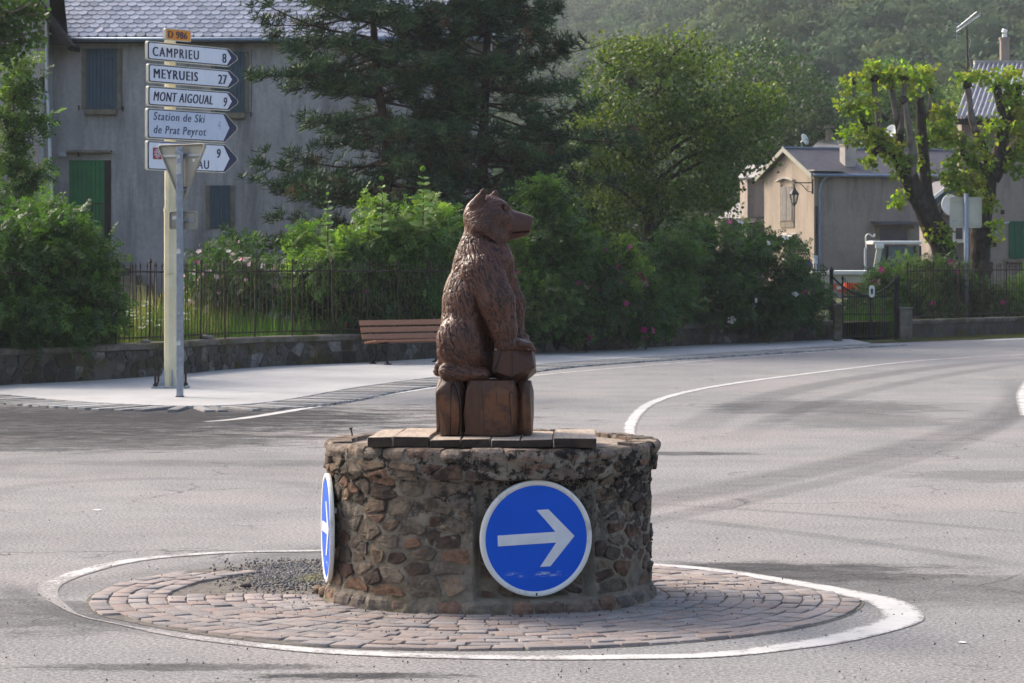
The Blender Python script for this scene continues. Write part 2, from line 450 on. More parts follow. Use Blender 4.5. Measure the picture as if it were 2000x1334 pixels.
t = NT('soil_and_grass_ground')
c = t.mix(t.ramp(t.noise(0.8, 6, 0.7), 0.4, 0.6), (0.045, 0.07, 0.02), (0.08, 0.07, 0.04))
M['soil'] = t.finish(c, 0.95, t.bump(t.noise(8, 6, 0.7), 0.8, 0.05), 0, 0.1)

big = 1500
sheet('ground', [(-385, -65), (505, -65), (505, 925), (-385, 925)], -0.03, M['soil'])
wall_px = [(-140, 772), (0, 757), (150, 749), (315, 738), (500, 721), (700, 712), (860, 703), (1050, 693), (1300, 680), (1500, 671), (1632, 666)]
wall_line = catmull([G(*p) for p in wall_px], 0.5)
kerb_px = [(-140, 766), (0, 774), (120, 786), (230, 793), (350, 797.5), (450, 796), (530, 789), (600, 778), (700, 760), (860, 739), (1050, 715), (1350, 695), (1500, 686), (1700, 673)]
kerb_line = catmull([G(*p) for p in kerb_px], 0.22)
verge = [G(1690, 671.5), G(1800, 667), G(2000, 660.5), G(2200, 654)]
road_pts = [(-60, -20), (60, -20), (60, 70)] + [(v.x, v.y) for v in reversed(verge)] + [(G(1640, 664).x, G(1640, 664).y)] + [(w.x, w.y + 0.1) for w in reversed(wall_line)] + [(-30, 42)]
sheet('road', road_pts, 0.0, M['asphalt'])
# pavement between the kerb and the wall
pv = [(k.x, k.y) for k in kerb_line] + [(G(1660, 665).x, G(1660, 665).y)] + [(w.x, w.y + 0.05) for w in reversed(wall_line)]
sheet('pavement', pv, 0.035, M['pavement'], th=0.03)
# gutter setts
gut = empty('gutter', kerb_line[0])
gut['kind'] = 'structure'
M['sett'] = None
t = NT('kerb_sett')
c = t.mix(1.0, t.attr(), t.mix(t.ramp(t.noise(12, 5, 0.7), 0.35, 0.7), (1.1, 1.1, 1.1), (0.6, 0.6, 0.6)), 'MULTIPLY')
M['sett'] = t.finish(c, 0.92, t.bump(t.noise(40, 5, 0.7), 0.5, 0.01), 0, 0.15)
def sett_mesh(cl, L, W, H, j=0.08):
    bm = bmesh.new()
    bmesh.ops.create_cube(bm, size=1)
    bmesh.ops.scale(bm, vec=(L, W, H), verts=bm.verts)
    for v in bm.verts:
        v.co.x += U(-j, j) * L * 0.5; v.co.y += U(-j, j) * W * 0.5; v.co.z += U(-j, j) * H * 0.3
    bmesh.ops.bevel(bm, geom=list(bm.edges), offset=min(L, W) * 0.035, segments=1 if H > .5 else 2, affect='EDGES', profile=0.6)
    me = bpy.data.meshes.new('sett'); bm.to_mesh(me); bm.free(); me.shade_smooth(); setcol(me, cl)
    return me
gm = [sett_mesh((a, a * 0.98, a * 0.95), 0.135, 0.84, 0.10, 0.04) for a in (0.26, 0.30, 0.20, 0.36, 0.28, 0.17, 0.24, 0.33)]
gm = gm[:]
acc = 0
step = 0.175
pts = kerb_line; s_next = 0.0; dist = 0.0
for i in range(len(pts) - 1):
    a, b = pts[i], pts[i + 1]; seg = (b - a).length
    while s_next <= dist + seg:
        q = a.lerp(b, (s_next - dist) / seg)
        d = (b - a).normalized(); nrm = Vector((d.y, -d.x, 0))
        o = link('gutter_stone', gm[acc % 8 if random.random() < .7 else random.randrange(8)], M['sett'], gut)
        o.location = q + nrm * 0.47 + Vector((0, 0, -0.020 + U(-.007, .007)))
        o.rotation_euler = (R(0.4), 0, math.atan2(d.y, d.x) + U(-.05, .05))
        acc += 1; s_next += step
    dist += seg
# painted lines
def paint_strip(name, px, widths, wears, z=0.004, closed=False, step=0.15, world_pts=None):
    ctrl = world_pts or [G(*p) for p in px]
    line = catmull(ctrl, step)
    # widths and wear given per control point, spread along the curve
    def cum(pp):
        s = [0.0]
        for i in range(1, len(pp)): s.append(s[-1] + (pp[i] - pp[i - 1]).length)
        return s
    cs = cum(ctrl); ls = cum(line)
    sc_ = ls[-1] / cs[-1]
    W = np.interp(ls, [c * sc_ for c in cs], widths); K = np.interp(ls, [c * sc_ for c in cs], wears)
    v, f, cc = [], [], []
    for i, p in enumerate(line):
        t_ = (line[min(i + 1, len(line) - 1)] - line[max(i - 1, 0)]).normalized()
        n_ = Vector((t_.y, -t_.x, 0))
        jit = 0.012 * mnoise.noise(p * 3)
        for k, (o_, wr) in enumerate(((-0.56, 0.65), (-0.30, 0), (0.30, 0), (0.56, 0.65))):
            q = p + n_ * (o_ * W[i] + jit); q.z = z
            v.append(q); a = K[i] - wr; cc.append((a, a, a))
        if i:
            b = (i - 1) * 4
            for k in range(3): f.append((b + k, b + k + 1, b + 5 + k, b + 4 + k))
    me = mesh(name, v, f)
    bm = bmesh.new(); bm.from_mesh(me)
    for q in bm.faces:
        if q.normal.z < 0: q.normal_flip()
    bm.to_mesh(me); bm.free(); setcol(me, cc)
    o = link(name, me, M['paint']); o['kind'] = 'structure'
    return o
ring_px = [(640, 1076), (450, 1079), (300, 1090), (200, 1106), (112, 1135), (95, 1160), (150, 1200), (240, 1222), (380, 1246), (640, 1273), (960, 1284), (1250, 1284), (1420, 1277), (1600, 1255), (1725, 1225), (1762, 1205), (1735, 1178), (1640, 1155), (1500, 1130), (1380, 1112), (1270, 1103), (1120, 1097)]
ring_w = [.12, .12, .14, .15, .15, .10, .02, .02, .10, .16, .16, .16, .17, .20, .22, .22, .21, .18, .15, .13, .12, .12]
ring_k = [.50, .56, .62, .66, .5, .15, .05, .05, .40, .60, .70, .74, .76, .82, .88, .88, .84, .80, .76, .70, .65, .6]
paint_strip('painted_ring', ring_px, ring_w, ring_k)
paint_strip('centre_line', [(1234, 870), (1229, 848), (1238, 815), (1275, 786), (1340, 766), (1440, 748), (1600, 727), (1760, 708), (1880, 699), (2060, 690)], [.13, .13, .14, .15, .15, .15, .15, .14, .14, .14], [.78] * 7 + [.7] * 3)
paint_strip('edge_line', [(402, 824), (470, 818), (560, 804), (700, 781), (850, 757), (1050, 733), (1300, 711), (1500, 695), (1700, 680)], [.10, .16, .16, .15, .14, .13, .13, .12, .12], [.6, .82, .80, .76, .74, .68, .64, .6, .55])
paint_strip('far_road_line', [(1935, 665), (1965, 663), (2060, 660)], [.5, .6, .6], [.9] * 3)
paint_strip('right_lane_line', [(2016, 740), (2001, 770), (2010, 812)], [.2, .22, .2], [.7] * 3)
sheet('white_chip', [G(190 + a, 997 + b) for a, b in ((-10, 0), (0, -1.5), (10, 0), (2, 1.4))], 0.006, M['white_paint'])
sheet('paint_splash', [G(1880 + a, 1256 + b) for a, b in ((-9, 0), (-4, -2), (5, -1), (9, 1), (0, 2))], 0.006, M['white_paint'])

# ------------------------------------------------------------------ the paved apron round the plinth
PC = Vector((-0.22, 17.0, 0)); PR = 2.30
ring_curve = catmull([G(*p) for p in ring_px] + [G(640, 1076)], 0.1)
_ra = sorted((math.atan2(q.y - PC.y, q.x - PC.x), math.hypot(q.x - PC.x, q.y - PC.y)) for q in ring_curve)
def rmax(a):
    a = (a + math.pi) % (2 * math.pi) - math.pi
    return float(np.interp(a, [k[0] for k in _ra], [k[1] for k in _ra])) - 0.10
t = NT('reddish_paving_sett')
c = t.mix(1.0, t.attr(), t.mix(t.ramp(t.noise(9, 6, 0.7), 0.35, 0.7), (1.15, 1.12, 1.1), (0.68, 0.68, 0.70)), 'MULTIPLY')
c = t.mix(t.ramp(t.noise(60, 3, 0.8), 0.55, 0.72, 0, 0.4), c, (0.33, 0.29, 0.26))
M['paver'] = t.finish(c, 0.88, t.bump(t.noise(45, 5, 0.7), 0.5, 0.008), 0, 0.2)
t = NT('sandy_joint_bed')
c = t.mix(t.ramp(t.noise(12, 6, 0.8), 0.4, 0.65), (0.10, 0.09, 0.08), (0.22, 0.20, 0.175))
c = t.mix(t.ramp(t.noise(1.2, 4, 0.6), 0.55, 0.7, 0, 0.5), c, (0.09, 0.095, 0.04))
M['bed'] = t.finish(c, 0.95, t.bump(t.noise(60, 4, 0.8), 0.7, 0.01), 0, 0.1)
sheet('paving_bed', [(PC.x + min(PR + .02, rmax(a)) * math.cos(a), PC.y + min(PR + .02, rmax(a)) * math.sin(a)) for a in np.linspace(0, 2 * math.pi, 97)[:-1]], 0.003, M['bed'])
apron = empty('paved_apron', PC); apron['kind'] = 'structure'
pcols = [(0.255, 0.222, 0.208), (0.27, 0.235, 0.218), (0.235, 0.21, 0.20), (0.215, 0.203, 0.20), (0.275, 0.25, 0.238), (0.28, 0.235, 0.215), (0.235, 0.20, 0.185), (0.205, 0.19, 0.188), (0.26, 0.242, 0.235), (0.25, 0.20, 0.18)]
pmesh = [sett_mesh(c_, 1, 1, 1, 0.10) for c_ in pcols + pcols]
pav = []
rows = 12; rw = (PR - 0.93) / rows
for i in range(rows):
    r0 = 0.93 + rw * (i + 0.5)
    n_ = int(2 * math.pi * r0 / (0.168 if i > 2 else 0.15)); a = U(0, 1)
    for k in range(n_):
        th = 2 * math.pi * (k + a + U(-.06, .06)) / n_
        x, y = PC.x + r0 * math.cos(th), PC.y + r0 * math.sin(th)
        # the back left of the apron has lost its setts under asphalt and gravel
        dx, dy = x - PC.x, y - PC.y
        if dx < -0.3 and dy > 0.0 + 0.55 * (1 if dx < -1.9 else 0) and not (r0 > 1.9 and dy < 1.3): continue
        if dx < -0.2 and dy > 1.2: continue
        if r0 + rw * .5 > rmax(th): continue
        L = 2 * math.pi * r0 / n_ * 0.95; W_ = rw * U(0.88, 0.97)
        pav.append((y, x, th, L, W_))
pav.sort()
stuffV = []
bmx = bmesh.new()
for i, (y, x, th, L, W_) in enumerate(pav):
    me = random.choice(pmesh)
    Mx = Matrix.Translation((x, y, -0.011 + U(-.004, .005))) @ Matrix.Rotation(th + math.pi / 2 + U(-.05, .05), 4, 'Z') @ Matrix.Rotation(U(-.02, .02), 4, 'X') @ Matrix.Rotation(U(-.02, .02), 4, 'Y') @ Matrix.Diagonal((L, W_, 0.05, 1))
    if i < 296:
        o = link('paving_stone', me, M['paver'], apron)
        o.matrix_parent_inverse = Matrix.Identity(4)
        o.matrix_local = Matrix.Translation(-PC) @ Mx
    else:
        k0 = len(bmx.verts); bmx.from_mesh(me); bmx.verts.ensure_lookup_table()
        for v in bmx.verts[k0:]: v.co = Mx @ v.co
me = bpy.data.meshes.new('paving_stones'); bmx.to_mesh(me); bmx.free()
o = link('paving_stones', me, M['paver'], apron); o['kind'] = 'stuff'

# gravel, loose stones
def rock_t(seed, n=1):
    bm = bmesh.new(); bmesh.ops.create_icosphere(bm, subdivisions=n, radius=1)
    r_ = random.Random(seed)
    o_ = Vector((r_.uniform(-9, 9), 3, 1))
    for v in bm.verts: v.co *= 1 + 0.5 * mnoise.noise(v.co * 1.3 + o_); v.co.z *= 0.7
    V = [v.co[:] for v in bm.verts]; Fc = [[v.index for v in f.verts] for f in bm.faces]; bm.free()
    return np.array(V), np.array(Fc)
RT, RF = rock_t(3)
def pebbles(name, pts, size, cols, label=None, kind='stuff'):
    n = len(pts); sz = rng.uniform(*size, n)
    cc = np.array([cols[i] for i in rng.integers(0, len(cols), n)]) * rng.uniform(.7, 1.2, (n, 1))
    pts = np.array(pts, float); pts[:, 2] += sz * 0.35
    o = scatter(name, RT, RF, pts, rdir(n), rdir(n), sz, cc, M['pebble'], None, kind)
    return o
t = NT('loose_pebble'); M['pebble'] = t.finish(t.attr(), 0.9, None, 0, 0.2)
gp = []
while len(gp) < 2200:
    px, py = random.gauss(565, 52), random.gauss(1124, 15)
    if py < 1092 or px > 660 or px < 390: continue
    g = G(px, py)
    if (g - PC).length < 0.95: continue
    gp.append((g.x, g.y, 0.006))
pebbles('gravel', gp, (0.004, 0.010), [(0.16, 0.16, 0.165), (0.22, 0.215, 0.215), (0.12, 0.12, 0.125), (0.28, 0.26, 0.24)])
gp = []
for k in range(500):
    px, py = U(-20, 2020), 700 + 640 * random.random() ** 0.6
    g = G(px, py)
    if (g - Vector((-.15, 17, 0))).length > 1.0: gp.append((g.x, g.y, 0.004))
for k in range(500):
    a = U(0, 2 * math.pi); r_ = 0.95 + abs(random.gauss(0, .5))
    gp.append((PC.x + r_ * math.cos(a), PC.y + r_ * math.sin(a), 0.028))
pebbles('loose_grit', gp, (0.003, 0.006), [(0.10, 0.10, 0.105), (0.05, 0.05, 0.05), (0.2, 0.18, 0.16)])
V_, F_ = rock_t(12, 2)
g = G(481, 1150)
o = link('loose_rock', npmesh('loose_rock', V_ * np.array([0.034, 0.025, 0.022]), F_, (0.09, 0.075, 0.075)), M['pebble'])
o.location = (g.x, g.y, 0.022); tag(o, 'small dark red rock lying on the gravel left of the stone plinth', 'rock')

# ------------------------------------------------------------------ the stone plinth
SC = Vector((-0.13, 17.0, 0))
SR, SH = 0.955, 0.945
N0, N1 = R(-5), R(39)
def rad(th, z):
    r = SR
    if N0 < th < N1 and 0.085 < z < 0.775: r -= 0.075
    if z > 0.775: r += 0.028 + 0.03 * max(0, math.sin(th)) * (z - .775) / .17
    if z < 0.10: r += 0.05 * (1 - z / 0.10) * (1.0 if abs(math.sin(th)) > .7 else 0.35)
    r += 0.012 * mnoise.noise(Vector((math.sin(th) * 3, math.cos(th) * 3, z * 4)))
    return r
def cyl(th, z, off=0.0):
    r = rad(th, z) + off
    return Vector((SC.x + r * math.sin(th), SC.y - r * math.cos(th), z))
plinth = empty('stone_plinth', SC, 0, 'round stone masonry plinth of brown rubble stones carrying the carved bear', 'plinth')
t = NT('lime_mortar')
p = t.obj()
c = t.mix(t.ramp(t.noise(5, 6, 0.7), 0.35, 0.65), (0.26, 0.225, 0.18), (0.175, 0.152, 0.125))
z = t.n('SeparateXYZ', {0: p}).outputs[2]
moss = t.math('MULTIPLY', t.ramp(z, 0.15, 0.5, 1, 0), t.ramp(t.noise(3.2, 5, 0.7), 0.5, 0.66))
c = t.mix(t.math('MULTIPLY', moss, 0.6), c, (0.16, 0.14, 0.05))
lich = t.math('MULTIPLY', t.ramp(z, 0.30, 0.72, 0.2, 1), t.ramp(t.noise(9, 7, 0.8, t.mapp((1, 1, 1), loc=(3, 1, 7))), 0.48, 0.54))
c = t.mix(lich, c, (0.022, 0.02, 0.018))
M['mortar'] = t.finish(c, 0.95, t.bump(t.noise(30, 8, 0.75), 0.9, 0.02), 0, 0.12)
t = NT('rubble_stone')
p = t.obj()
c = t.mix(1.0, t.attr(), t.mix(t.ramp(t.noise(14, 7, 0.75), 0.32, 0.7), (1.55, 1.45, 1.35), (0.42, 0.42, 0.43)), 'MULTIPLY')
z = t.n('SeparateXYZ', {0: p}).outputs[2]
lich = t.math('MULTIPLY', t.ramp(z, 0.25, 0.72, 0.15, 1), t.ramp(t.noise(9, 7, 0.8, t.mapp((1, 1, 1), loc=(3, 1, 7))), 0.49, 0.55))
x = t.n('SeparateXYZ', {0: p}).outputs[0]
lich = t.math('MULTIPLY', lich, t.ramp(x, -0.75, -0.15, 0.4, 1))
c = t.mix(lich, c, (0.022, 0.02, 0.018))
c = t.mix(t.ramp(t.noise(7, 6, 0.7, t.mapp((1, 1, 1), loc=(9, 5, 2))), 0.60, 0.72, 0, 0.4), c, (0.27, 0.24, 0.13))
bh = t.math('ADD', t.noise(22, 8, 0.75), t.math('MULTIPLY', t.noise(7, 3, 0.6), 1.2))
M['stone'] = t.finish(c, 0.9, t.bump(bh, 1.0, 0.03), 0, 0.15)
nth, nz = 400, 56
v, f = [], []
for j in range(nz + 1):
    z_ = SH * 0.985 * j / nz
    for i in range(nth):
        th = 2 * math.pi * i / nth - math.pi
        q = cyl(th, z_, 0.0); q += Vector((math.sin(th), -math.cos(th), 0)) * (0.012 * mnoise.noise(q * 14) + 0.010 * mnoise.noise(q * 37))
        v.append(q)
for j in range(nz):
    for i in range(nth): f.append((j * nth + i, j * nth + (i + 1) % nth, (j + 1) * nth + (i + 1) % nth, (j + 1) * nth + i))
core = link('mortar_core', mesh('mortar_core', v, f, True), M['mortar'], plinth)
# top bed
v, f = [], []
nr = 12
for j in range(nr + 1):
    for i in range(72):
        th = 2 * math.pi * i / 72; r_ = 0.97 * (j + .01) / nr
        q = Vector((SC.x + r_ * math.sin(th), SC.y - r_ * math.cos(th), 0)); q.z = SH * 0.985 + 0.012 * mnoise.noise(q * 7) - 0.006
        if j == nr: q.z -= 0.03
        v.append(q)
for j in range(nr):
    for i in range(72): f.append((j * 72 + i, j * 72 + (i + 1) % 72, (j + 1) * 72 + (i + 1) % 72, (j + 1) * 72 + i))
t = NT('plinth_top_mortar')
c = t.mix(t.ramp(t.noise(6, 6, 0.7), 0.35, 0.65), (0.34, 0.28, 0.22), (0.24, 0.20, 0.17))  # top mortar paler than the sides, sunlight put into its colour
c = t.mix(t.ramp(t.noise(15, 6, 0.8), 0.56, 0.62, 0, 0.8), c, (0.05, 0.045, 0.04))
M['top_mortar'] = t.finish(c, 0.95, t.bump(t.noise(25, 7, 0.7), 0.8, 0.015), 0, 0.1)
link('mortar_top', mesh('mortar_top', v, f, True), M['top_mortar'], plinth)
# rubble cells
def clip(poly, mx, my, nx, ny):
    out = []
    for i in range(len(poly)):
        a, b = poly[i], poly[(i + 1) % len(poly)]
        da = (a[0] - mx) * nx + (a[1] - my) * ny; db = (b[0] - mx) * nx + (b[1] - my) * ny
        if da <= 0: out.append(a)
        if da * db < 0:
            tt = da / (da - db); out.append((a[0] + (b[0] - a[0]) * tt, a[1] + (b[1] - a[1]) * tt))
    return out
def cells(u0, u1, v0, v1, n, aniso, seed, wrap=False, cand=5):
    r_ = random.Random(seed); H = (v1 - v0) * aniso; Wd = u1 - u0
    pts = []
    for _ in range(n):
        best, bd = None, -1
        for _ in range(cand):
            q = (r_.uniform(0, Wd), r_.uniform(0.02, 1) * H)
            dmin = 1e9
            for p_ in pts:
                dx = abs(p_[0] - q[0]); dx = min(dx, Wd - dx) if wrap else dx
                dmin = min(dmin, dx * dx + (p_[1] - q[1]) ** 2)
            if dmin > bd: bd, best = dmin, q
        pts.append(best)
    res = []
    rad_ = 4.5 * math.sqrt(Wd * H / n)
    for i, p_ in enumerate(pts):
        poly = [(p_[0] - rad_, max(0, p_[1] - rad_)), (p_[0] + rad_, max(0, p_[1] - rad_)), (p_[0] + rad_, min(H, p_[1] + rad_)), (p_[0] - rad_, min(H, p_[1] + rad_))]
        if not wrap: poly = [(min(max(a, 0), Wd), b) for a, b in poly]
        for j, q in enumerate(pts):
            for sh in ((-Wd, 0, Wd) if wrap else (0,)):
                if i == j and sh == 0: continue
                qx = q[0] + sh
                if abs(qx - p_[0]) > 2 * rad_ or abs(q[1] - p_[1]) > 2 * rad_: continue
                nx, ny = qx - p_[0], q[1] - p_[1]
                poly = clip(poly, (qx + p_[0]) / 2, (q[1] + p_[1]) / 2, nx, ny)
                if len(poly) < 3: break
            if len(poly) < 3: break
        if len(poly) >= 3: res.append([(u0 + a, v0 + b / aniso) for a, b in poly])
    return res
def stone_mesh(poly, shrink, h, surf, colr, cut=1, seed=0):
    cx = sum(p_[0] for p_ in poly) / len(poly); cy = sum(p_[1] for p_ in poly) / len(poly)
    # inset by a fixed joint, round the corners
    ext = math.sqrt(abs(sum(poly[i][0] * poly[(i + 1) % len(poly)][1] - poly[(i + 1) % len(poly)][0] * poly[i][1] for i in range(len(poly)))) / 2)
    k = max(0.4, 1 - 2 * shrink / max(ext, .001))
    pts = [(cx + (a - cx) * k, cy + (b - cy) * k) for a, b in poly]
    cc_ = U(.84, .92)
    for _ in range(cut + 1):
        q = []
        for i in range(len(pts)):
            a, b = pts[i], pts[(i + 1) % len(pts)]
            if math.hypot(a[0] - b[0], a[1] - b[1]) < 0.006: q.append(((a[0] + b[0]) / 2, (a[1] + b[1]) / 2)); continue
            q += [(a[0] * cc_ + b[0] * (1 - cc_), a[1] * cc_ + b[1] * (1 - cc_)), (a[0] * (1 - cc_) + b[0] * cc_, a[1] * (1 - cc_) + b[1] * cc_)]
        pts = q
    n = len(pts)
    v, f = [], []
    tx, ty = U(-.35, .35) * h / max(ext, .01), U(-.35, .35) * h / max(ext, .01)
    for (s_, o_) in ((1.0, -0.03), (1.0, h * 0.62), (0.92, h * 0.95), (0.55, h)):
        for a, b in pts:
            x_, y_ = cx + (a - cx) * s_, cy + (b - cy) * s_
            q = Vector((x_ * 24, y_ * 24, seed * 1.7)); w = 0.012 * mnoise.noise(q) if o_ > 0 else 0
            tl = (tx * (x_ - cx) + ty * (y_ - cy)) if o_ > 0 else 0
            jx = 0.005 * mnoise.noise(q + Vector((40, 0, 0)))
            v.append(surf(x_ + jx, y_ + 0.005 * mnoise.noise(q + Vector((0, 40, 0))), o_ + w + tl + (0.35 * h * mnoise.noise(q * .45) if o_ > 0 else 0)))
    v.append(surf(cx, cy, h * 1.0))
    for j in range(3):
        for i in range(n): f.append((j * n + i, j * n + (i + 1) % n, (j + 1) * n + (i + 1) % n, (j + 1) * n + i))
    for i in range(n): f.append((3 * n + i, 3 * n + (i + 1) % n, 4 * n))
    return mesh('stone', v, f, False, colr)
scols = [(0.17, 0.112, 0.085), (0.21, 0.135, 0.095), (0.15, 0.125, 0.105), (0.125, 0.110, 0.097), (0.21, 0.165, 0.12), (0.10, 0.076, 0.064), (0.165, 0.142, 0.115), (0.13, 0.086, 0.07), (0.18, 0.15, 0.12), (0.23, 0.175, 0.13)]
UW = math.pi * SR
cs = cells(-UW, UW, 0.10, 0.875, 306, 1.9, 5, True)
i = 0
for poly in cs:
    cx = sum(p_[0] for p_ in poly) / len(poly); cz = sum(p_[1] for p_ in poly) / len(poly)
    th = cx / SR
    for e in (N0, N1):       # keep stones out of the niche corners
        pass
    u_n0, u_n1 = N0 * SR, N1 * SR
    if cz < 0.775 and u_n0 < cx < u_n1: poly = [(min(max(a, u_n0 + .012), u_n1 - .012), min(b, 0.765)) for a, b in poly]; h = 0.014
    elif cz < 0.775:
        if cx <= u_n0: poly = [(min(a, u_n0 - .003), b) for a, b in poly]
        elif cx < u_n1 + .6: poly = [(max(a, u_n1 + .003), b) for a, b in poly]
        h = U(0.004, 0.021)
    else: h = U(0.006, 0.020)
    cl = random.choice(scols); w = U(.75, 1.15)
    if cx > 0.55: w *= 0.8  # stones on the shaded right side painted darker
    if random.random() < 0.06: continue
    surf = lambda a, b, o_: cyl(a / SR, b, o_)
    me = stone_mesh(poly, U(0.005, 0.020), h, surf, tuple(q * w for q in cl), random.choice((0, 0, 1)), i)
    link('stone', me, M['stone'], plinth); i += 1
# base course and rim slabs
def ring_slabs(z0, z1, n, name, cl, din, dout, front_only=None, top=False):
    a = -math.pi
    while a < math.pi - 0.03:
        w = 2 * math.pi / n * U(.7, 1.35); b = min(a + w, math.pi - .005)
        if front_only and not (front_only[0] < (a + b) / 2 < front_only[1]): a = b; continue
        g_ = 0.006 / SR
        k = 4; v, f = [], []
        zt = z1 + U(-.010, .008); o0 = dout + U(-.012, .016)
        for ii in range(k + 1):
            th = a + g_ + (b - a - 2 * g_) * ii / k
            e = 0.012 if ii in (0, k) else 0
            pts_ = [(din, z0 + .004), (o0 - .012 - e, z0 + .004), (o0 - e, z0 + .02), (o0 + .004 - e, (z0 + zt) / 2), (o0 - e, zt - .018), (o0 - .018 - e, zt - e * .4), (din, zt)]
            for (rr, zz) in pts_:
                base = rad(th, 0.9 if top else 0.05)
                q = Vector((SC.x + (base + rr) * math.sin(th), SC.y - (base + rr) * math.cos(th), zz))
                q += 0.007 * mnoise.noise_vector(q * 9)
                v.append(q)
        m_ = 7
        for ii in range(k):
            for j in range(m_): f.append((ii * m_ + j, ii * m_ + (j + 1) % m_, (ii + 1) * m_ + (j + 1) % m_, (ii + 1) * m_ + j))
        f.append(tuple(range(m_))[::-1]); f.append(tuple(range(k * m_, (k + 1) * m_)))
        me = mesh('stone', v, f, False, (lambda w_: tuple(q * w_ for q in random.choice(cl)))(U(.8, 1.2)))
        bm = bmesh.new(); bm.from_mesh(me); bmesh.ops.recalc_face_normals(bm, faces=bm.faces); bm.to_mesh(me); bm.free()
        link(name, me, M['stone'], plinth)
        a = b
rimc = [(0.25, 0.20, 0.165), (0.21, 0.175, 0.15), (0.27, 0.22, 0.18), (0.19, 0.14, 0.115), (0.17, 0.155, 0.14)]
ring_slabs(0.880, 0.950, 30, 'rim_stone', rimc, -0.14, 0.012, None, True)
ring_slabs(-0.01, 0.085, 34, 'base_stone', [(0.20, 0.13, 0.10), (0.17, 0.13, 0.11), (0.20, 0.18, 0.15), (0.15, 0.13, 0.12)], -0.10, 0.012)
# fallen lumps by the foot of the plinth, left
for (px, py, s_) in ((636, 1166, .05), (650, 1175, .045), (624, 1160, .04), (662, 1181, .045)):
    g = G(px, py)
    V_, F_ = rock_t(int(px), 2)
    o = link('footing_stone', npmesh('footing_stone', V_ * s_ + np.array(g) + np.array([0, 0, s_ * .6]), F_, (0.24, 0.18, 0.13), True), M['stone'], plinth)

# bent bolt standing in the rim
bolt = empty('bent_bolt', P(688, 862, 17.35))
tag(bolt, 'small rusty bolt sticking up from the left rim of the stone plinth', 'bolt')
b0 = Vector((P(688, 870, 17.3).x, 17.3, 0.945)); bolt.location = b0
MB().tube([b0, b0 + Vector((-.002, 0, .02)), b0 + Vector((-.008, 0, .045))], 0.005, 7).build('shank', M['iron'], bolt)
MB().tube([b0 + Vector((-.008, 0, .045)), b0 + Vector((-.010, 0, .053))], 0.011, 6).build('head', M['iron'], bolt)

# ------------------------------------------------------------------ round blue signs on the plinth
t = NT('blue_sign_face')
c = t.mix(t.ramp(t.noise(2.5, 4), 0.3, 0.7), (0.0, 0.075, 0.50), (0.0, 0.085, 0.56))
z = t.n('SeparateXYZ', {0: t.obj()}).outputs[2]
band = t.math('MULTIPLY', t.ramp(t.math('ABSOLUTE', t.math('ADD', z, 0.205)), 0.0, 0.02, 1, 0), t.ramp(t.noise(7, 8, 0.85, t.mapp((1.2, 1, 5))), 0.52, 0.57))
x = t.n('SeparateXYZ', {0: t.obj()}).outputs[0]
band = t.math('MULTIPLY', band, t.ramp(t.math('ABSOLUTE', x), 0.12, 0.2, 1, 0))
c = t.mix(band, c, (0.55, 0.58, 0.62))
c = t.mix(t.ramp(t.noise(16, 8, 0.9, t.mapp((1, 1, .5))), 0.68, 0.70), c, (0.5, 0.52, 0.55))
M['sign_blue'] = t.finish(c, 0.5, None, 0, 0.18)
t = NT('arrow_white')
c = t.mix(t.ramp(t.noise(6, 5), 0.4, 0.7), (0.60, 0.62, 0.66), (0.50, 0.52, 0.56))
M['arrow_white'] = t.finish(c, 0.45)
t = NT('scuffed_white_rim')
c = t.mix(t.ramp(t.noise(5, 7, 0.8), 0.52, 0.68, 0, 0.7), (0.62, 0.62, 0.60), (0.30, 0.29, 0.26))
M['rim_white'] = t.finish(c, 0.45)
def disc(r, y0, y1, n=64):
    a = [(r * math.cos(2 * math.pi * k / n), y0, r * math.sin(2 * math.pi * k / n)) for k in range(n)]
    return MB().prism(a, (0, y1 - y0, 0))
def round_sign(th, z, r, roll, label, off, face=None):
    rr = SR + off
    root = empty('round_sign', (SC.x + rr * math.sin(th), SC.y - rr * math.cos(th), z), th if face is None else face, label, 'road sign', 'round blue arrow signs on the plinth')
    disc(r - .001, 0.0, 0.020).build('panel', M['sign_cream'], root, True, bevel=.002)
    n = 72; v, f = [], []
    for k in range(n):
        a = 2 * math.pi * k / n
        for (q, y) in ((r, 0.012), (r, -0.006), (r - .004, -0.009), (r - .030, -0.006), (r - .030, 0.0)):
            v.append((q * math.cos(a), y, q * math.sin(a)))
    for k in range(n):
        for j in range(4): f.append((k * 5 + j, k * 5 + j + 1, ((k + 1) % n) * 5 + j + 1, ((k + 1) % n) * 5 + j))
    me = mesh('rim', v, f, True); link('rim', me, M['rim_white'], root, True)
    fc = disc(r - .029, -0.004, 0.0).build('face', M['sign_blue'], root, True)
    s_ = r / 0.325
    arr = [(-0.225, -0.030), (0.115, -0.012 - .018), (0.015, -0.160), (0.075, -0.160), (0.222, 0.0), (0.075, 0.158), (0.005, 0.158), (0.112, 0.030), (-0.225, 0.030)]
    ca, sa = math.cos(roll), math.sin(roll)
    pts_ = [((x_ * ca - z_ * sa) * s_, -0.0085, (x_ * sa + z_ * ca) * s_) for x_, z_ in arr]
    MB().prism(pts_, (0, 0.004, 0)).build('arrow', M['arrow_white'], root, True)
    b = MB(); b.box((0, 0.045, 0.12), (0.4, 0.03, 0.03)); b.box((0, 0.045, -0.12), (0.4, 0.03, 0.03)); b.build('bracket', M['galv'], root, True)
    # rust-edged bolt holes and dents in the rim
    MB().box((0.0, -0.009, -r + .014), (0.008, 0.005, 0.016)).build('rivet', M['iron'], root, True)
    return root
round_sign(R(16.5), 0.443, 0.332, R(2), 'blue round sign with white arrow facing the viewer on the plinth front', -0.012)
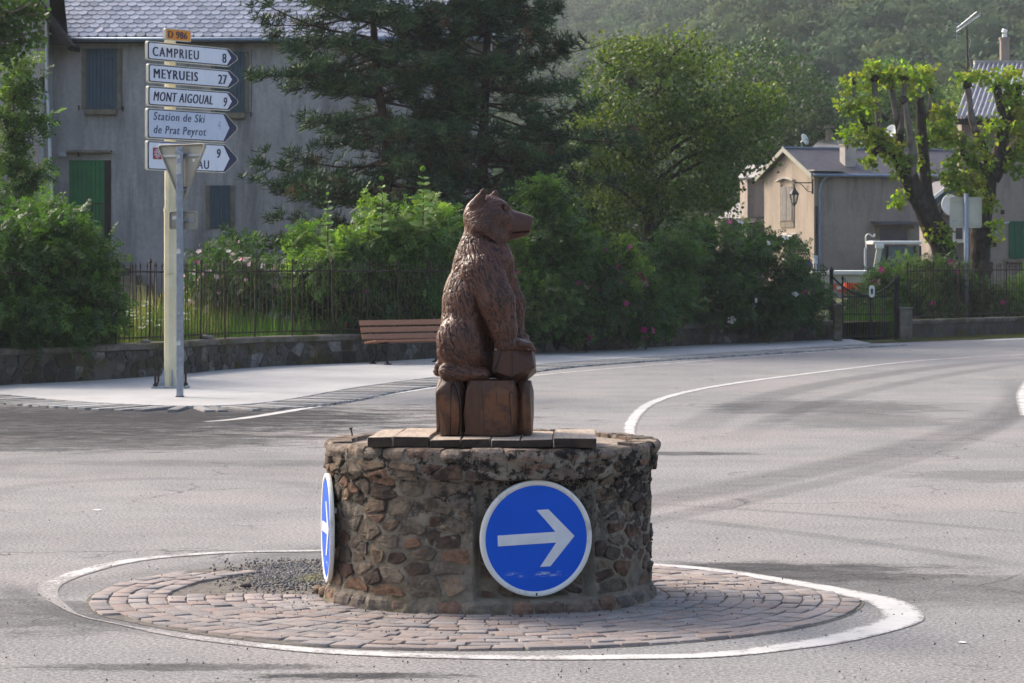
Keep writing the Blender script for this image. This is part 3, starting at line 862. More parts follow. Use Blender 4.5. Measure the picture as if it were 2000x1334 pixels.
round_sign(R(-80.5), 0.43, 0.325, R(2), 'blue round sign seen almost edge-on at the left side of the plinth', 0.032, R(-81.5))

# ------------------------------------------------------------------ plank platform
t = NT('weathered_plank_wood')
p = t.mapp((14, 1.2, 14))
c = t.mix(t.ramp(t.noise(3, 6, 0.7, p), 0.3, 0.7), (0.47, 0.385, 0.31), (0.28, 0.225, 0.18))
c = t.mix(t.ramp(t.noise(2, 4, 0.6), 0.5, 0.7, 0, 0.5), c, (0.10, 0.085, 0.075))
M['plank'] = t.finish(c, 0.9, t.bump(t.noise(3, 7, 0.7, p), 0.7, 0.01), 0, 0.15)
M['end_grain_shade'] = simple('rotten_end_grain_shade', (.060, .042, .032), (.028, .02, .016), 9, .95, .6, 40)  # rotten end grain, darkened further for the shade on the plank fronts
plat = empty('plank_platform', Vector((-0.18, 16.6, 0.955)), 0, 'weathered timber planks laid on the stone plinth under the carved bear', 'platform')
edges = [715, 766, 838, 900, 958, 1016, 1080, 1166]
for i in range(7):
    x0, x1 = P(edges[i] if i else 716, 870, 16.2).x, P(edges[i + 1], 870, 16.2).x
    y0 = 16.18 + U(-.02, .02) + (0.05 if i < 2 else 0); y1 = 16.98 + U(-.03, .03)
    zt = 0.952 + (0.052 if i >= 2 else 0.056) + U(-.008, .008)
    m = MB(); skew = 0.05 if i < 2 else 0.02
    nseg = 7; v = []
    for k in range(nseg + 1):
        t_ = k / nseg; y = y0 + (y1 - y0) * t_
        for (x, z) in ((x0 + .003, 0.953), (x1 - .003, 0.953), (x1 - .004, zt), (x0 + .004, zt)):
            w = mnoise.noise_vector(Vector((x * 7, y * 5, z * 9 + i)))
            v.append((x + skew * t_ + w.x * .006, y + w.y * .008, z + (w.z * .006 if z > .96 else 0)))
    f = [(0, 1, 2, 3), tuple(nseg * 4 + q for q in (3, 2, 1, 0))]
    for k in range(nseg):
        for j in range(4): f.append((k * 4 + j, (k + 1) * 4 + j, (k + 1) * 4 + (j + 1) % 4, k * 4 + (j + 1) % 4))
    m.add(v, f); o = m.build('plank', M['plank'], plat, bevel=0.004); o.data.materials.append(M['end_grain_shade'])
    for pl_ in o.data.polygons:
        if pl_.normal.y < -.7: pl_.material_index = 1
# ------------------------------------------------------------------ the carved wooden bear
BS = 16.70 / F
BY = 16.66
BX0, BZ0 = (948 - 1000) * BS, 1.008
def B(px, py, y=0.0): return Vector(((px - 948) * BS, y, (849.5 - py) * BS))
bear = empty('bear_statue', (BX0, BY, BZ0), 0, 'dark brown chainsaw carved wooden bear sitting on carved boulders above the stone plinth', 'statue')
H_ = 0.0042
gx = np.arange(-0.345, 0.335, H_, dtype=np.float32); gy = np.arange(-0.30, 0.30, H_, dtype=np.float32); gz = np.arange(0.285, 1.475, H_, dtype=np.float32)
X, Y, Z = np.meshgrid(gx, gy, gz, indexing='ij')
def capsule(a, b, ra, rb, ys=1.0):
    ax, ay, az = a; bx, by, bz = b
    dx, dy, dz = bx - ax, (by - ay) / ys, bz - az
    L = dx * dx + dy * dy + dz * dz + 1e-9
    px, py, pz = X - ax, (Y - ay) / ys, Z - az
    h = np.clip((px * dx + py * dy + pz * dz) / L, 0, 1)
    return np.sqrt((px - h * dx) ** 2 + (py - h * dy) ** 2 + (pz - h * dz) ** 2) - (ra + (rb - ra) * h)
def ellip(c, r):
    px, py, pz = (X - c[0]) / r[0], (Y - c[1]) / r[1], (Z - c[2]) / r[2]
    k0 = np.sqrt(px * px + py * py + pz * pz)
    k1 = np.sqrt((px / r[0]) ** 2 + (py / r[1]) ** 2 + (pz / r[2]) ** 2) + 1e-9
    return k0 * (k0 - 1) / k1
def smin(a, b, k):
    h = np.clip(0.5 + 0.5 * (b - a) / k, 0, 1)
    return b + (a - b) * h - k * h * (1 - h)
def smax(a, b, k): return -smin(-a, -b, k)
q = BS
bones = []   # for the fur direction: a, b, radius, stroke direction
def bone(a, b, r, dirn=None):
    d_ = (b - a).normalized() if dirn is None else Vector(dirn).normalized()
    bones.append((np.array(a), np.array(b), r, np.array(d_)))
# torso
D = capsule(B(909, 690), B(925, 585), 55 * q, 55 * q, 1.25)
D = smin(D, capsule(B(925, 585), B(941, 515), 56 * q, 50 * q, 1.22), 0.04)
D = smin(D, capsule(B(941, 515), B(945, 458), 50 * q, 38 * q, 1.02), 0.04)
D = smin(D, capsule(B(962, 520), B(950, 596), 38 * q, 28 * q, 1.6), 0.04)
bone(B(930, 530), B(905, 700), 55 * q, (-0.14, 0, -1)); bone(B(947, 455), B(930, 530), 45 * q, (-0.15, 0, -1))
# haunches
for s in (-1, 1):
    D = smin(D, ellip(B(906, 672, s * 0.125), (51 * q, 0.115, 56 * q)), 0.012)
    bone(B(890, 640, s * .16), B(925, 700, s * .16), 40 * q, (0.35, 0, -1))
    D = smin(D, capsule(B(876, 728, s * 0.155), B(944, 734, s * 0.165), 17 * q, 12 * q, 1.3), 0.015)
    bone(B(876, 728, s * .17), B(944, 734, s * .17), 16 * q)
D = smin(D, capsule(B(862, 722), B(856, 730), 14 * q, 9 * q), 0.015)
# near arm (left of the bear is toward the camera)
n1 = capsule(B(941, 538, -0.115), B(969, 592, -0.165), 43 * q, 35 * q)
n1 = smin(n1, capsule(B(969, 592, -0.165), B(984, 645, -0.165), 34 * q, 25 * q), 0.03)
n1 = smin(n1, capsule(B(984, 645, -0.165), B(988, 672, -0.160), 24 * q, 18 * q), 0.02)
n1 = smin(n1, capsule(B(986, 675, -0.155), B(1020, 678, -0.145), 16 * q, 12 * q, 1.35), 0.02)
for k in range(5):
    yy = -0.195 + k * 0.024
    n1 = smin(n1, capsule(B(1016, 672 + abs(k - 2), yy), B(1034, 677, yy), 6.4 * q, 5.4 * q), 0.004)
    n1 = smin(n1, capsule(B(1034, 677, yy), B(1043, 687, yy), 5.0 * q, 2.6 * q), 0.004)
D = smin(D, n1, 0.014)
bone(B(935, 500, -.12), B(969, 592, -.165), 40 * q); bone(B(969, 592, -.165), B(988, 672, -.16), 28 * q); bone(B(990, 676, -.15), B(1040, 680, -.15), 12 * q)
# far arm
f1 = capsule(B(962, 540, 0.125), B(996, 600, 0.150), 44 * q, 28 * q)
f1 = smin(f1, capsule(B(996, 600, 0.150), B(1006, 650, 0.140), 28 * q, 19 * q), 0.03)
f1 = smin(f1, capsule(B(1003, 662, 0.13), B(1024, 668, 0.12), 14 * q, 10 * q, 1.4), 0.02)
for k in range(4):
    yy = 0.075 + k * 0.026
    f1 = smin(f1, capsule(B(1018, 668, yy), B(1034, 676, yy), 6 * q, 4 * q), 0.004)
D = smin(D, f1, 0.014)
bone(B(960, 520, .13), B(992, 600, .15), 40 * q); bone(B(992, 600, .15), B(1005, 660, .14), 24 * q)
# chest ruff
D = smin(D, capsule(B(972, 498), B(990, 545), 24 * q, 16 * q, 1.8), 0.03)
# head
Hd = ellip(B(949, 431), (44 * q, 0.128, 45 * q))
Hd = smin(Hd, ellip(B(962, 425), (37 * q, 0.118, 33 * q)), 0.02)
Hd = smin(Hd, capsule(B(944, 450, -0.05), B(972, 466, -0.045), 30 * q, 20 * q), 0.02)
Hd = smin(Hd, capsule(B(944, 450, 0.05), B(972, 466, 0.045), 30 * q, 20 * q), 0.02)
sn = capsule(B(986, 440), B(1026, 444), 28 * q, 16.5 * q, 0.92)
sn = smin(sn, capsule(B(988, 456), B(1018, 461), 20 * q, 11 * q, 0.95), 0.008)
sn = smin(sn, capsule(B(986, 444), B(1026, 446), 31 * q, 24 * q, 0.74), 0.01)
def halfplane(p0, p1):
    a_, b_ = B(*p0), B(*p1); dx_, dz_ = b_.x - a_.x, b_.z - a_.z; L_ = math.hypot(dx_, dz_)
    return ((X - a_.x) * -dz_ + (Z - a_.z) * dx_) / L_
sn = smax(sn, halfplane((975, 404), (1041, 428)), 0.008)
sn = smax(sn, -halfplane((985, 482), (1036, 463)), 0.008)
sn = smax(sn, (X - B(1040, 0).x) + (B(0, 440).z - Z) * .25, 0.008)
Hd = smin(Hd, sn, 0.022)
Hd = smin(Hd, ellip(B(1034, 437), (9 * q, 0.036, 9 * q)), 0.004)
for s in (-1, 1):
    Hd = smin(Hd, capsule(B(976, 403, s * .055), B(992, 411, s * .045), 6.5 * q, 5 * q), 0.014)
    Hd = smin(Hd, ellip(B(987, 431, s * .066), (12 * q, 0.02, 12 * q)), 0.02)
D = smin(D, Hd, 0.009)
bone(B(985, 425), B(925, 440), 42 * q, (-1, 0, -0.45)); bone(B(905, 430), B(900, 500), 10 * q, (-0.1, 0, -1))
# ears
D = smin(D, capsule(B(930, 408, -.080), B(945, 381, -.098), 13 * q, 6 * q, 0.6), 0.010)
D = smin(D, capsule(B(956, 400, .080), B(968, 381, .092), 12 * q, 4.5 * q, 0.6), 0.008)
D = smax(D, -capsule(B(944, 404, -.118), B(949, 386, -.126), 7 * q, 3.5 * q), 0.005)
# jaw crease, mouth, eyes, nostrils
D = smax(D, -capsule(B(922, 455, -.140), B(976, 489, -.100), 5.5 * q, 5 * q), 0.006)
for s in (-1, 1):
    pass
    D = smax(D, -ellip(B(986, 412, s * .078), (9 * q, 0.022, 6.5 * q)), 0.004)
    D = smin(D, ellip(B(986, 412.5, s * .068), (4.6 * q, 0.015, 3.6 * q)), 0.002)
    D = smax(D, -ellip(B(1041, 434, s * .022), (4 * q, 0.010, 3.2 * q)), 0.004)
zm_ = B(0, 460).z + (X - B(1000, 0).x) * .06
D = smax(D, -np.maximum(np.maximum(np.abs(Z - zm_) - .0048, B(999, 0).x - X), .014 - np.abs(Y)), 0.003)
# deep fold between arm, belly and thigh
D = smax(D, -capsule(B(930, 575, -.225), B(950, 640, -.20), 6 * q, 19 * q), 0.010)
D = smax(D, -capsule(B(938, 596, -.20), B(956, 688, -.17), 5 * q, 17 * q, 3.2), 0.008)
D = smin(D, capsule(B(925, 716, .03), B(985, 722, .05), 24 * q, 22 * q, 1.3), 0.01)
D = smin(D, n1, 0.006)
def surface_nets(D, org, h):
    S = D < 0
    nx, ny, nz = D.shape
    acc = np.zeros((nx - 1, ny - 1, nz - 1, 3), np.float32); cnt = np.zeros((nx - 1, ny - 1, nz - 1), np.float32)
    edges = []
    for ax in range(3):
        sl0 = [slice(None)] * 3; sl1 = [slice(None)] * 3
        sl0[ax] = slice(0, -1); sl1[ax] = slice(1, None)
        a, b = D[tuple(sl0)], D[tuple(sl1)]
        cr = S[tuple(sl0)] != S[tuple(sl1)]
        idx = np.argwhere(cr)
        t_ = a[cr] / (a[cr] - b[cr])
        pos = idx.astype(np.float32); pos[:, ax] += t_
        o1, o2 = [(1, 2), (2, 0), (0, 1)][ax]
        ok = (idx[:, o1] > 0) & (idx[:, o2] > 0) & (idx[:, o1] < D.shape[o1] - 1) & (idx[:, o2] < D.shape[o2] - 1)
        idx, pos = idx[ok], pos[ok]
        for da in (0, 1):
            for db in (0, 1):
                c_ = idx.copy(); c_[:, o1] -= da; c_[:, o2] -= db
                np.add.at(acc, (c_[:, 0], c_[:, 1], c_[:, 2]), pos); np.add.at(cnt, (c_[:, 0], c_[:, 1], c_[:, 2]), 1)
        edges.append((idx, o1, o2, S[tuple(sl0)][cr][ok]))
    use = cnt > 0
    ids = -np.ones(cnt.shape, np.int64); ids[use] = np.arange(use.sum())
    V = acc[use] / cnt[use][:, None] * h + np.array(org)
    Fs = []
    for idx, o1, o2, ins in edges:
        c00 = idx.copy(); c10 = idx.copy(); c10[:, o1] -= 1; c01 = idx.copy(); c01[:, o2] -= 1; c11 = c10.copy(); c11[:, o2] -= 1
        g_ = lambda c_: ids[c_[:, 0], c_[:, 1], c_[:, 2]]
        q_ = np.stack([g_(c00), g_(c10), g_(c11), g_(c01)], 1)
        q_[~ins] = q_[~ins][:, ::-1]
        Fs.append(q_)
    return V, np.concatenate(Fs)
Vb, Fb = surface_nets(D, (gx[0], gy[0], gz[0]), H_)
del X, Y, Z, D
def vnorm(V, Fc):
    e1 = V[Fc[:, 2]] - V[Fc[:, 0]]; e2 = V[Fc[:, 3]] - V[Fc[:, 1]]
    n = np.cross(e1, e2); N = np.zeros_like(V)
    for k in range(4): np.add.at(N, Fc[:, k], n)
    return N / (np.linalg.norm(N, axis=1, keepdims=True) + 1e-9)
Nb = vnorm(Vb, Fb)
# smooth stroke direction field from the nearest bones
W = np.zeros(len(Vb)); Dr = np.zeros_like(Vb)
for a, b, r_, d_ in bones:
    ab = b - a; h = np.clip(((Vb - a) @ ab) / (ab @ ab), 0, 1)
    dd = np.maximum(np.linalg.norm(Vb - a - h[:, None] * ab, axis=1) - r_, 0.004)
    w = 1 / dd ** 2.5; W += w; Dr += w[:, None] * d_
Dr /= W[:, None]
Dr -= (Dr * Nb).sum(1, keepdims=True) * Nb
Dr /= np.linalg.norm(Dr, axis=1, keepdims=True) + 1e-9
# carved strokes: noise averaged along the stroke direction
snx = (Vb[:, 0] - B(994, 0).x); snz = Vb[:, 2] - B(0, 480).z
smooth = np.where((snx > 0) & (snz > 0), np.clip(1 - snx / 0.03, 0.12, 1), 1)
smooth = np.where((Vb[:, 2] < B(0, 662).z) & (Vb[:, 0] > B(1005, 0).x), 0.25, smooth)
smooth = smooth * np.where(Vb[:, 2] > B(0, 470).z, 0.55, 1)
NS = len(Vb); lic = np.zeros(NS); lic2 = np.zeros(NS); low = np.zeros(NS)
perm = rng.permutation(4096)
def vnoise(P_, sd):
    """value noise on a lattice, vectorised"""
    P_ = P_ + 100; i = np.floor(P_).astype(int); f_ = P_ - i; f_ = f_ * f_ * (3 - 2 * f_); out = 0
    for a_ in (0, 1):
        for b_ in (0, 1):
            for c_ in (0, 1):
                h_ = perm[(i[:, 0] + a_ + perm[(i[:, 1] + b_ + perm[(i[:, 2] + c_ + sd * 17) & 4095]) & 4095]) & 4095] / 4096.0
                out = out + h_ * (f_[:, 0] if a_ else 1 - f_[:, 0]) * (f_[:, 1] if b_ else 1 - f_[:, 1]) * (f_[:, 2] if c_ else 1 - f_[:, 2])
    return out * 2 - 1
wob = np.stack([vnoise(Vb * 14, k + 5) for k in range(3)], 1); D2 = Dr + wob * 0.22; D2 /= np.linalg.norm(D2, axis=1, keepdims=True)
for k in range(-8, 9):
    Pk = Vb + D2 * (k * 0.0062)
    lic += vnoise(Pk * 88, 1); lic2 += vnoise(Pk * 160, 2)
lic /= lic.std(); lic2 /= lic2.std()
cut_ = np.exp(-(lic / 0.38) ** 2) + .6 * np.exp(-((lic2 - .9) / 0.45) ** 2)
ridge = 1 - 2 * np.clip(cut_, 0, 1)
low = vnoise(Vb * 8, 3)
disp = smooth * (0.0044 * ridge + 0.0006 * lic2) + 0.0028 * low * np.maximum(.3, smooth)
Vb2 = Vb + Nb * disp[:, None]
me = npmesh('bear_body', Vb2, Fb[:, ::-1] if False else Fb, None, True)
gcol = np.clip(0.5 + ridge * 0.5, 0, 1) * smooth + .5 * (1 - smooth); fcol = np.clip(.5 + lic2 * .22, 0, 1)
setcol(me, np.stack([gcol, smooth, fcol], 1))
t = NT('dark_stained_carved_wood')
g_ = t.n('SeparateColor', {0: t.attr()})
fine = g_.outputs[2]
c = t.mix(t.ramp(t.noise(4, 5, 0.6), 0.35, 0.65), (0.108, 0.041, 0.024), (0.070, 0.028, 0.017))
c = t.mix(t.ramp(g_.outputs[0], 0.15, 0.75, 0.9, 0), c, (0.013, 0.007, 0.005))      # cut grooves painted darker, deepening their shade
c = t.mix(t.math('MULTIPLY', t.ramp(g_.outputs[0], 0.7, 1.0, 0, 0.45), t.ramp(fine, 0.4, 0.65)), c, (0.135, 0.072, 0.048))   # paler patches along the ridge tops
c = t.mix(t.ramp(t.noise(26, 6, 0.7, t.mapp((1, 1, 0.25))), 0.62, 0.72, 0, 0.5), c, (0.13, 0.075, 0.05))
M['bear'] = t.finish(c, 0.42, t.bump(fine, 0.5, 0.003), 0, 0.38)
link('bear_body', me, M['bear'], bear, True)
# carved boulders under it
t = NT('chiselled_stained_wood')
p = t.mapp((16, 16, 1.6))
gr = t.noise(3, 7, 0.7, p, 0.3)
c = t.mix(t.ramp(gr, 0.32, 0.68), (0.070, 0.028, 0.016), (0.038, 0.018, 0.012))
c = t.mix(t.ramp(t.noise(4.2, 5, 0.65), 0.50, 0.60, 0, 0.7), c, (0.16, 0.062, 0.024))
crack = t.math('ABSOLUTE', t.math('SUBTRACT', t.noise(1, 1, 0.4, t.mapp((7, 7, 0.35))), 0.5))
ckm = t.math('MULTIPLY', t.ramp(crack, 0.0, 0.014, 1, 0), t.ramp(t.noise(4, 2, 0.5, t.mapp((1, 1, .6), loc=(2, 5, 1))), 0.44, 0.48))
c = t.mix(ckm, c, (0.006, 0.004, 0.003))
bmp = t.bump(t.math('ADD', gr, t.math('MULTIPLY', ckm, -3)), 0.5, 0.008)
M['boulder'] = t.finish(c, 0.45, bmp, 0, 0.3)
def boulder(name, c0, px0, px1, py0, py1, y0, y1, seed, taper_b=0.84, taper_t=0.66):
    r_ = random.Random(seed); bm = bmesh.new()
    cx, cy = (px0 + px1) / 2, (y0 + y1) / 2
    hw, hy = (px1 - px0) / 2 * BS, (y1 - y0) / 2
    zt, zb = B(0, py0).z, B(0, py1).z
    C0 = B(cx, 0, cy)
    lev = [(zb, taper_b), (zb + (zt - zb) * .35, 1.0), (zt - (zt - zb) * .22, .98), (zt, taper_t)]
    for z_, s_ in lev:
        n_ = 7; a0 = r_.uniform(0, 1)
        for k in range(n_):
            a = 2 * math.pi * (k + a0 * .5 + r_.uniform(-.15, .15)) / n_
            sx, sy = math.cos(a), math.sin(a)
            m_ = max(abs(sx), abs(sy)) ** -.55 * r_.uniform(.90, 1.03)
            bm.verts.new((C0.x + hw * s_ * max(-1, min(1, sx * m_)), C0.y + hy * s_ * max(-1, min(1, sy * m_)), z_ + r_.uniform(-.03, .03) * (1 if zb < z_ < zt else 0)))
    bmesh.ops.convex_hull(bm, input=bm.verts)
    bmesh.ops.delete(bm, geom=[v for v in bm.verts if not v.link_faces], context='VERTS')
    bmesh.ops.recalc_face_normals(bm, faces=bm.faces)
    bmesh.ops.dissolve_limit(bm, angle_limit=R(9), verts=bm.verts, edges=bm.edges)
    bmesh.ops.bevel(bm, geom=list(bm.edges), offset=0.004, segments=1, affect='EDGES', profile=0.5)
    bmesh.ops.triangulate(bm, faces=[f for f in bm.faces if len(f.verts) > 4])
    me = bpy.data.meshes.new(name); bm.to_mesh(me); bm.free()
    return link(name, me, M['boulder'], bear, True)
boulder('carved_boulder', 0, 849, 911, 742, 850, -0.235, 0.06, 21, .86, .76)
boulder('carved_boulder', 0, 904, 1019, 744, 850, -0.29, -0.02, 14, 0.90, .84)
boulder('carved_boulder', 0, 1005, 1043, 747, 850, -0.20, 0.10, 33, 0.88, .72)
boulder('carved_boulder', 0, 855, 950, 744, 850, 0.02, 0.27, 44, 0.9, .88)
boulder('carved_boulder', 0, 935, 1036, 745, 850, -0.03, 0.27, 55, 0.9, .88)
boulder('carved_stool_rock', 0, 955, 1048, 687, 752, -0.235, 0.20, 62, 0.50, .95)
# ------------------------------------------------------------------ direction signpost
_tx = {}
def text_mesh(body, height, xs=0.8, bold=0.0, shear=0.0, spacing=1.0, align='LEFT'):
    cu = bpy.data.curves.new('lettering', 'FONT')
    cu.body = body; cu.size = 1.0; cu.extrude = 0.0; cu.offset = 0; cu.shear = shear; cu.space_character = spacing
    cu.align_x = align; cu.resolution_u = 3
    o = bpy.data.objects.new('lettering_source', cu); col.objects.link(o)
    dg = bpy.context.evaluated_depsgraph_get(); dg.update()
    me = bpy.data.meshes.new_from_object(o.evaluated_get(dg))
    bpy.data.objects.remove(o); bpy.data.curves.remove(cu)
    ys = [v.co.y for v in me.vertices if True]
    k = height / 0.73
    for v in me.vertices:
        x, y = v.co.x, v.co.y
        v.co = (x * k * xs, 0, y * k)
    me.materials.clear()
    if bold:
        bm = bmesh.new(); bm.from_mesh(me)
        g0 = bm.verts[:]
        dup_ = bmesh.ops.duplicate(bm, geom=bm.verts[:] + bm.edges[:] + bm.faces[:])
        for v in g0: v.co.x -= bold * height
        for v in dup_['geom']:
            if isinstance(v, bmesh.types.BMVert): v.co.x += bold * height; v.co.y -= .0012
        bm.to_mesh(me); bm.free()
    # make sure faces look at -Y
    bm = bmesh.new(); bm.from_mesh(me)
    for f_ in bm.faces:
        f_.normal_update()
        if f_.normal.y > 0: f_.normal_flip()
    bm.to_mesh(me); bm.free()
    return me
def letters(body, x, z, y, height, mat, parent, name='lettering', **kw):
    me = text_mesh(body, height, **kw)
    for v in me.vertices: v.co.x += x; v.co.z += z; v.co.y += y
    return link(name, me, mat, parent, True)
SD = 42.2
base = G(333, 762)
ang = math.atan2(1.80, 1.16)
post = empty('direction_signpost', (base.x, base.y, 0.035), 0, 'cream octagonal signpost carrying five white arrow signs and an orange route number', 'signpost')
m = MB()
px_r = 12.8 * base.y / F
m.tube([base + Vector((0, 0, .035)), Vector((base.x, base.y, P(0, 408, base.y).z))], px_r, 8)
m.build('lower_post', M['cream_post'], post)
m = MB(); m.tube([Vector((base.x - .005, base.y, P(0, 409, base.y).z)), Vector((base.x - .005, base.y, P(0, 60, base.y).z))], px_r * .86, 8)
m.build('upper_post', M['cream_post'], post)
m = MB(); zc = P(0, 408, base.y).z
m.tube([Vector((base.x, base.y, zc - .04)), Vector((base.x, base.y, zc + .01))], px_r * 1.08, 8); m.build('collar', M['cream_post'], post)
m = MB(); m.box((base.x, base.y, .05), (.52, .46, .025)); m.build('base_plate', M['galv'], post, bevel=.003)
for sx, sy in ((-1, -1), (1, -1), (-1, 1), (1, 1)):
    m = MB(); bx, by = base.x + sx * .205, base.y + sy * .18
    m.tube([(bx, by, .05), (bx, by, .26)], .018, 8); m.tube([(bx, by, .065), (bx, by, .10)], .036, 6)
    m.build('anchor_bolt', M['iron'], post)
for k in range(4):
    a = R(45 + 90 * k) if False else R(20 + 90 * k)
    d_ = Vector((math.cos(a), math.sin(a), 0)); s_ = Vector((-d_.y, d_.x, 0)) * .006
    b0 = Vector((base.x, base.y, .062))
    m = MB(); m.prism([b0 + d_ * .09 - s_, b0 + d_ * .20 - s_, b0 + d_ * .095 - s_ + Vector((0, 0, .26))], s_ * 2); m.build('gusset', M['galv'], post)
def arrow_sign(yl0, yl1, yr_tip, x0, rows, num, pale=False, tipbig=False, logo=False):
    """yl0,yl1: top and bottom of the left edge in photo pixels"""
    dl = 41.45
    L = 2.13
    org = P(x0, (yl0 + yl1) / 2, dl)
    h = (yl1 - yl0) * dl / F
    tl = L - (0.24 if not tipbig else 0.32)
    rc = 0.035
    def outline(ins, y):
        hh = h / 2 - ins; pts_ = []
        for (sz, a0) in ((1, 90), (-1, 180)):
            for k in range(5):
                a = R(a0 + 22.5 * k); pts_.append((ins + rc + rc * math.cos(a), y, sz * (hh - rc) + rc * math.sin(a)))
        # lower edge to tip to upper edge
        pts_ += [(tl - ins * .3, y, -hh), (tl + .02, y, -hh + .008), (L - ins * 1.6 - .02, y, -.03), (L - ins * 1.6, y, 0), (L - ins * 1.6 - .02, y, .03), (tl + .02, y, hh - .008), (tl - ins * .3, y, hh)]
        return pts_
    m = MB(); m.prism(outline(0, 0.0), (0, 0.045, 0))
    root = m.build('arrow_sign', M['sign_cream'], post)
    root.location = org; root.rotation_euler = (0, 0, ang)
    m = MB(); m.prism(outline(0.012, -0.003), (0, 0.003, 0)); m.build('border', M['sign_ink'], root, True)
    # white field with a straight cut so that the dark arrow head stays
    ins = 0.026; hh = h / 2 - ins; pts_ = []; y = -0.006
    for (sz, a0) in ((1, 90), (-1, 180)):
        for k in range(5):
            a = R(a0 + 22.5 * k); pts_.append((ins + rc + rc * math.cos(a) * .8, y, sz * (hh - rc) + rc * math.sin(a)))
    tw = L - (0.20 if not tipbig else .24)
    pts_ += [(tl - .035, y, -hh), (tw + .03, y, 0), (tl - .035, y, hh)]
    m = MB(); m.prism(pts_, (0, 0.003, 0)); m.build('field', M['sign_pale'] if pale else M['sign_white'], root, True)
    for (body_, zc_, hgt, xs_, x_, mt, sh, bold, sp) in rows + num:
        letters(body_, x_, zc_, -0.008, hgt, mt, root, xs=xs_, shear=sh, bold=bold, spacing=sp)
    if logo:
        m = MB(); m.prism([(a, -.009, b) for a, b in rounded(.20, .17, .012, 3, .22, .03)], (0, .002, 0)); m.build('emblem', M['sign_red'], root, True)
        m = MB()
        for k in range(9):
            a = R(40 * k); m.prism([(.22 + .018 * math.cos(a - .25), -.011, .03 + .018 * math.sin(a - .25)), (.22 + .07 * math.cos(a - .12), -.011, .03 + .07 * math.sin(a - .12)), (.22 + .075 * math.cos(a + .1), -.011, .03 + .075 * math.sin(a + .1)), (.22 + .018 * math.cos(a + .25), -.011, .03 + .018 * math.sin(a + .25))], (0, .001, 0))
        m.build('emblem_rays', M['sign_white'], root, True)
    m = MB(); m.box((0.50, .06, 0.06), (.4, .03, .03)); m.build('clamp', M['galv'], root, True)
    return root
ink = M['sign_ink']; fd = M['sign_fade']
arrow_sign(79.5, 116.7, 116, 287.8, [('CAMPRIEU', -.075, .145, .96, .105, ink, 0, .05, 1.27)], [('8', -.085, .15, 1.0, 1.74, ink, 0, .05, 1)])
arrow_sign(123.6, 160.8, 158, 289.5, [('MEYRUEIS', -.068, .145, 1.02, .105, ink, 0, .06, 1.20)], [('27', -.08, .15, 1.0, 1.62, ink, 0, .06, 1.05)])
arrow_sign(167.3, 206, 201, 289, [('MONT AIGOUAL', -.068, .145, .82, .105, ink, .22, .05, 1.16)], [('9', -.085, .15, .9, 1.74, ink, .18, .04, 1)])
arrow_sign(210.7, 270.5, 255, 287.5, [('Station de Ski', .055, .125, 1.08, .125, fd, .2, .035, 1.14), ('de Prat Peyrot', -.14, .125, 1.04, .125, fd, .2, .035, 1.14)], [('4', -.03, .14, .9, 1.62, M['sign_faint'], .1, 0, 1)], True, True)
arrow_sign(274, 332, 316, 287.5, [('AU', -.17, .14, 1.0, 1.15, ink, 0, .04, 1.2)], [('9', .0, .15, .95, 1.60, ink, .12, .05, 1)], False, True, True)
# orange route plaque
rt = MB().prism([(a, 0, b) for a, b in rounded(.60, .175, .03, 4, .30, 0)], (0, .04, 0)).build('route_plaque', M['sign_cream'], post)
rt.location = P(322.5, 66, 41.6); rt.rotation_euler = (0, 0, ang)
MB().prism([(a, -.003, b) for a, b in rounded(.56, .150, .028, 4, .305, 0)], (0, .003, 0)).build('field', M['sign_orange'], rt, True)
letters('D 986', .055, -.050, -.006, .105, ink, rt, xs=1.2, bold=.05, spacing=1.05)
# graffiti scratch and stickers on the cream post
m = MB(); zz = P(0, 535, base.y).z
m.bar((base.x - .07, base.y - px_r - .004, zz - .01), (base.x + .0, base.y - px_r - .004, zz + .005), .012, .003); m.bar((base.x - .01, base.y - px_r - .004, zz - .008), (base.x + .06, base.y - px_r - .004, zz + .012), .018, .003)
m.build('black_scribble', M['sign_ink'], post)

# ------------------------------------------------------------------ give way sign seen from behind
yb = G(351.5, 780)
yz = yb.y
yp = empty('give_way_sign', (yb.x, yb.y, 0.035), 0, 'grey back of an inverted triangular give way sign on a galvanised post', 'road sign')
zt = P(0, 287, yz).z
MB().box((yb.x, yb.y, (zt + .03) / 2), (.095, .075, zt - .03)).build('post', M['galv'], yp, bevel=.01, seg=2)
MB().box((yb.x, yb.y, .038), (.115, .095, .02)).build('foot_seal', M['rubber'], yp)
TL = ((yb.x + .03, yb.y + .065, P(0, 341, yz).z), (0, 0, R(-38)))
def rtri(w, h, r, n=5):
    A, B_, C = Vector((-w / 2, h / 2)), Vector((w / 2, h / 2)), Vector((0, -h / 2))
    out = []
    for (p_, a, b) in ((A, C, B_), (B_, A, C), (C, B_, A)):
        d1, d2 = (a - p_).normalized(), (b - p_).normalized()
        for k in range(n + 1):
            t_ = k / n; q0 = p_ + d1 * r * 1.6; q1 = p_ + d2 * r * 1.6
            out.append(((q0 * (1 - t_) ** 2 + p_ * 2 * t_ * (1 - t_) + q1 * t_ * t_)))
    return [(q_.x, q_.y) for q_ in out]
tri = MB().prism([(a, 0, b) for a, b in rtri(.97, .86, .05)], (0, .004, 0)).build('triangle_panel', M['sign_back'], yp)
tri.location, tri.rotation_euler = TL
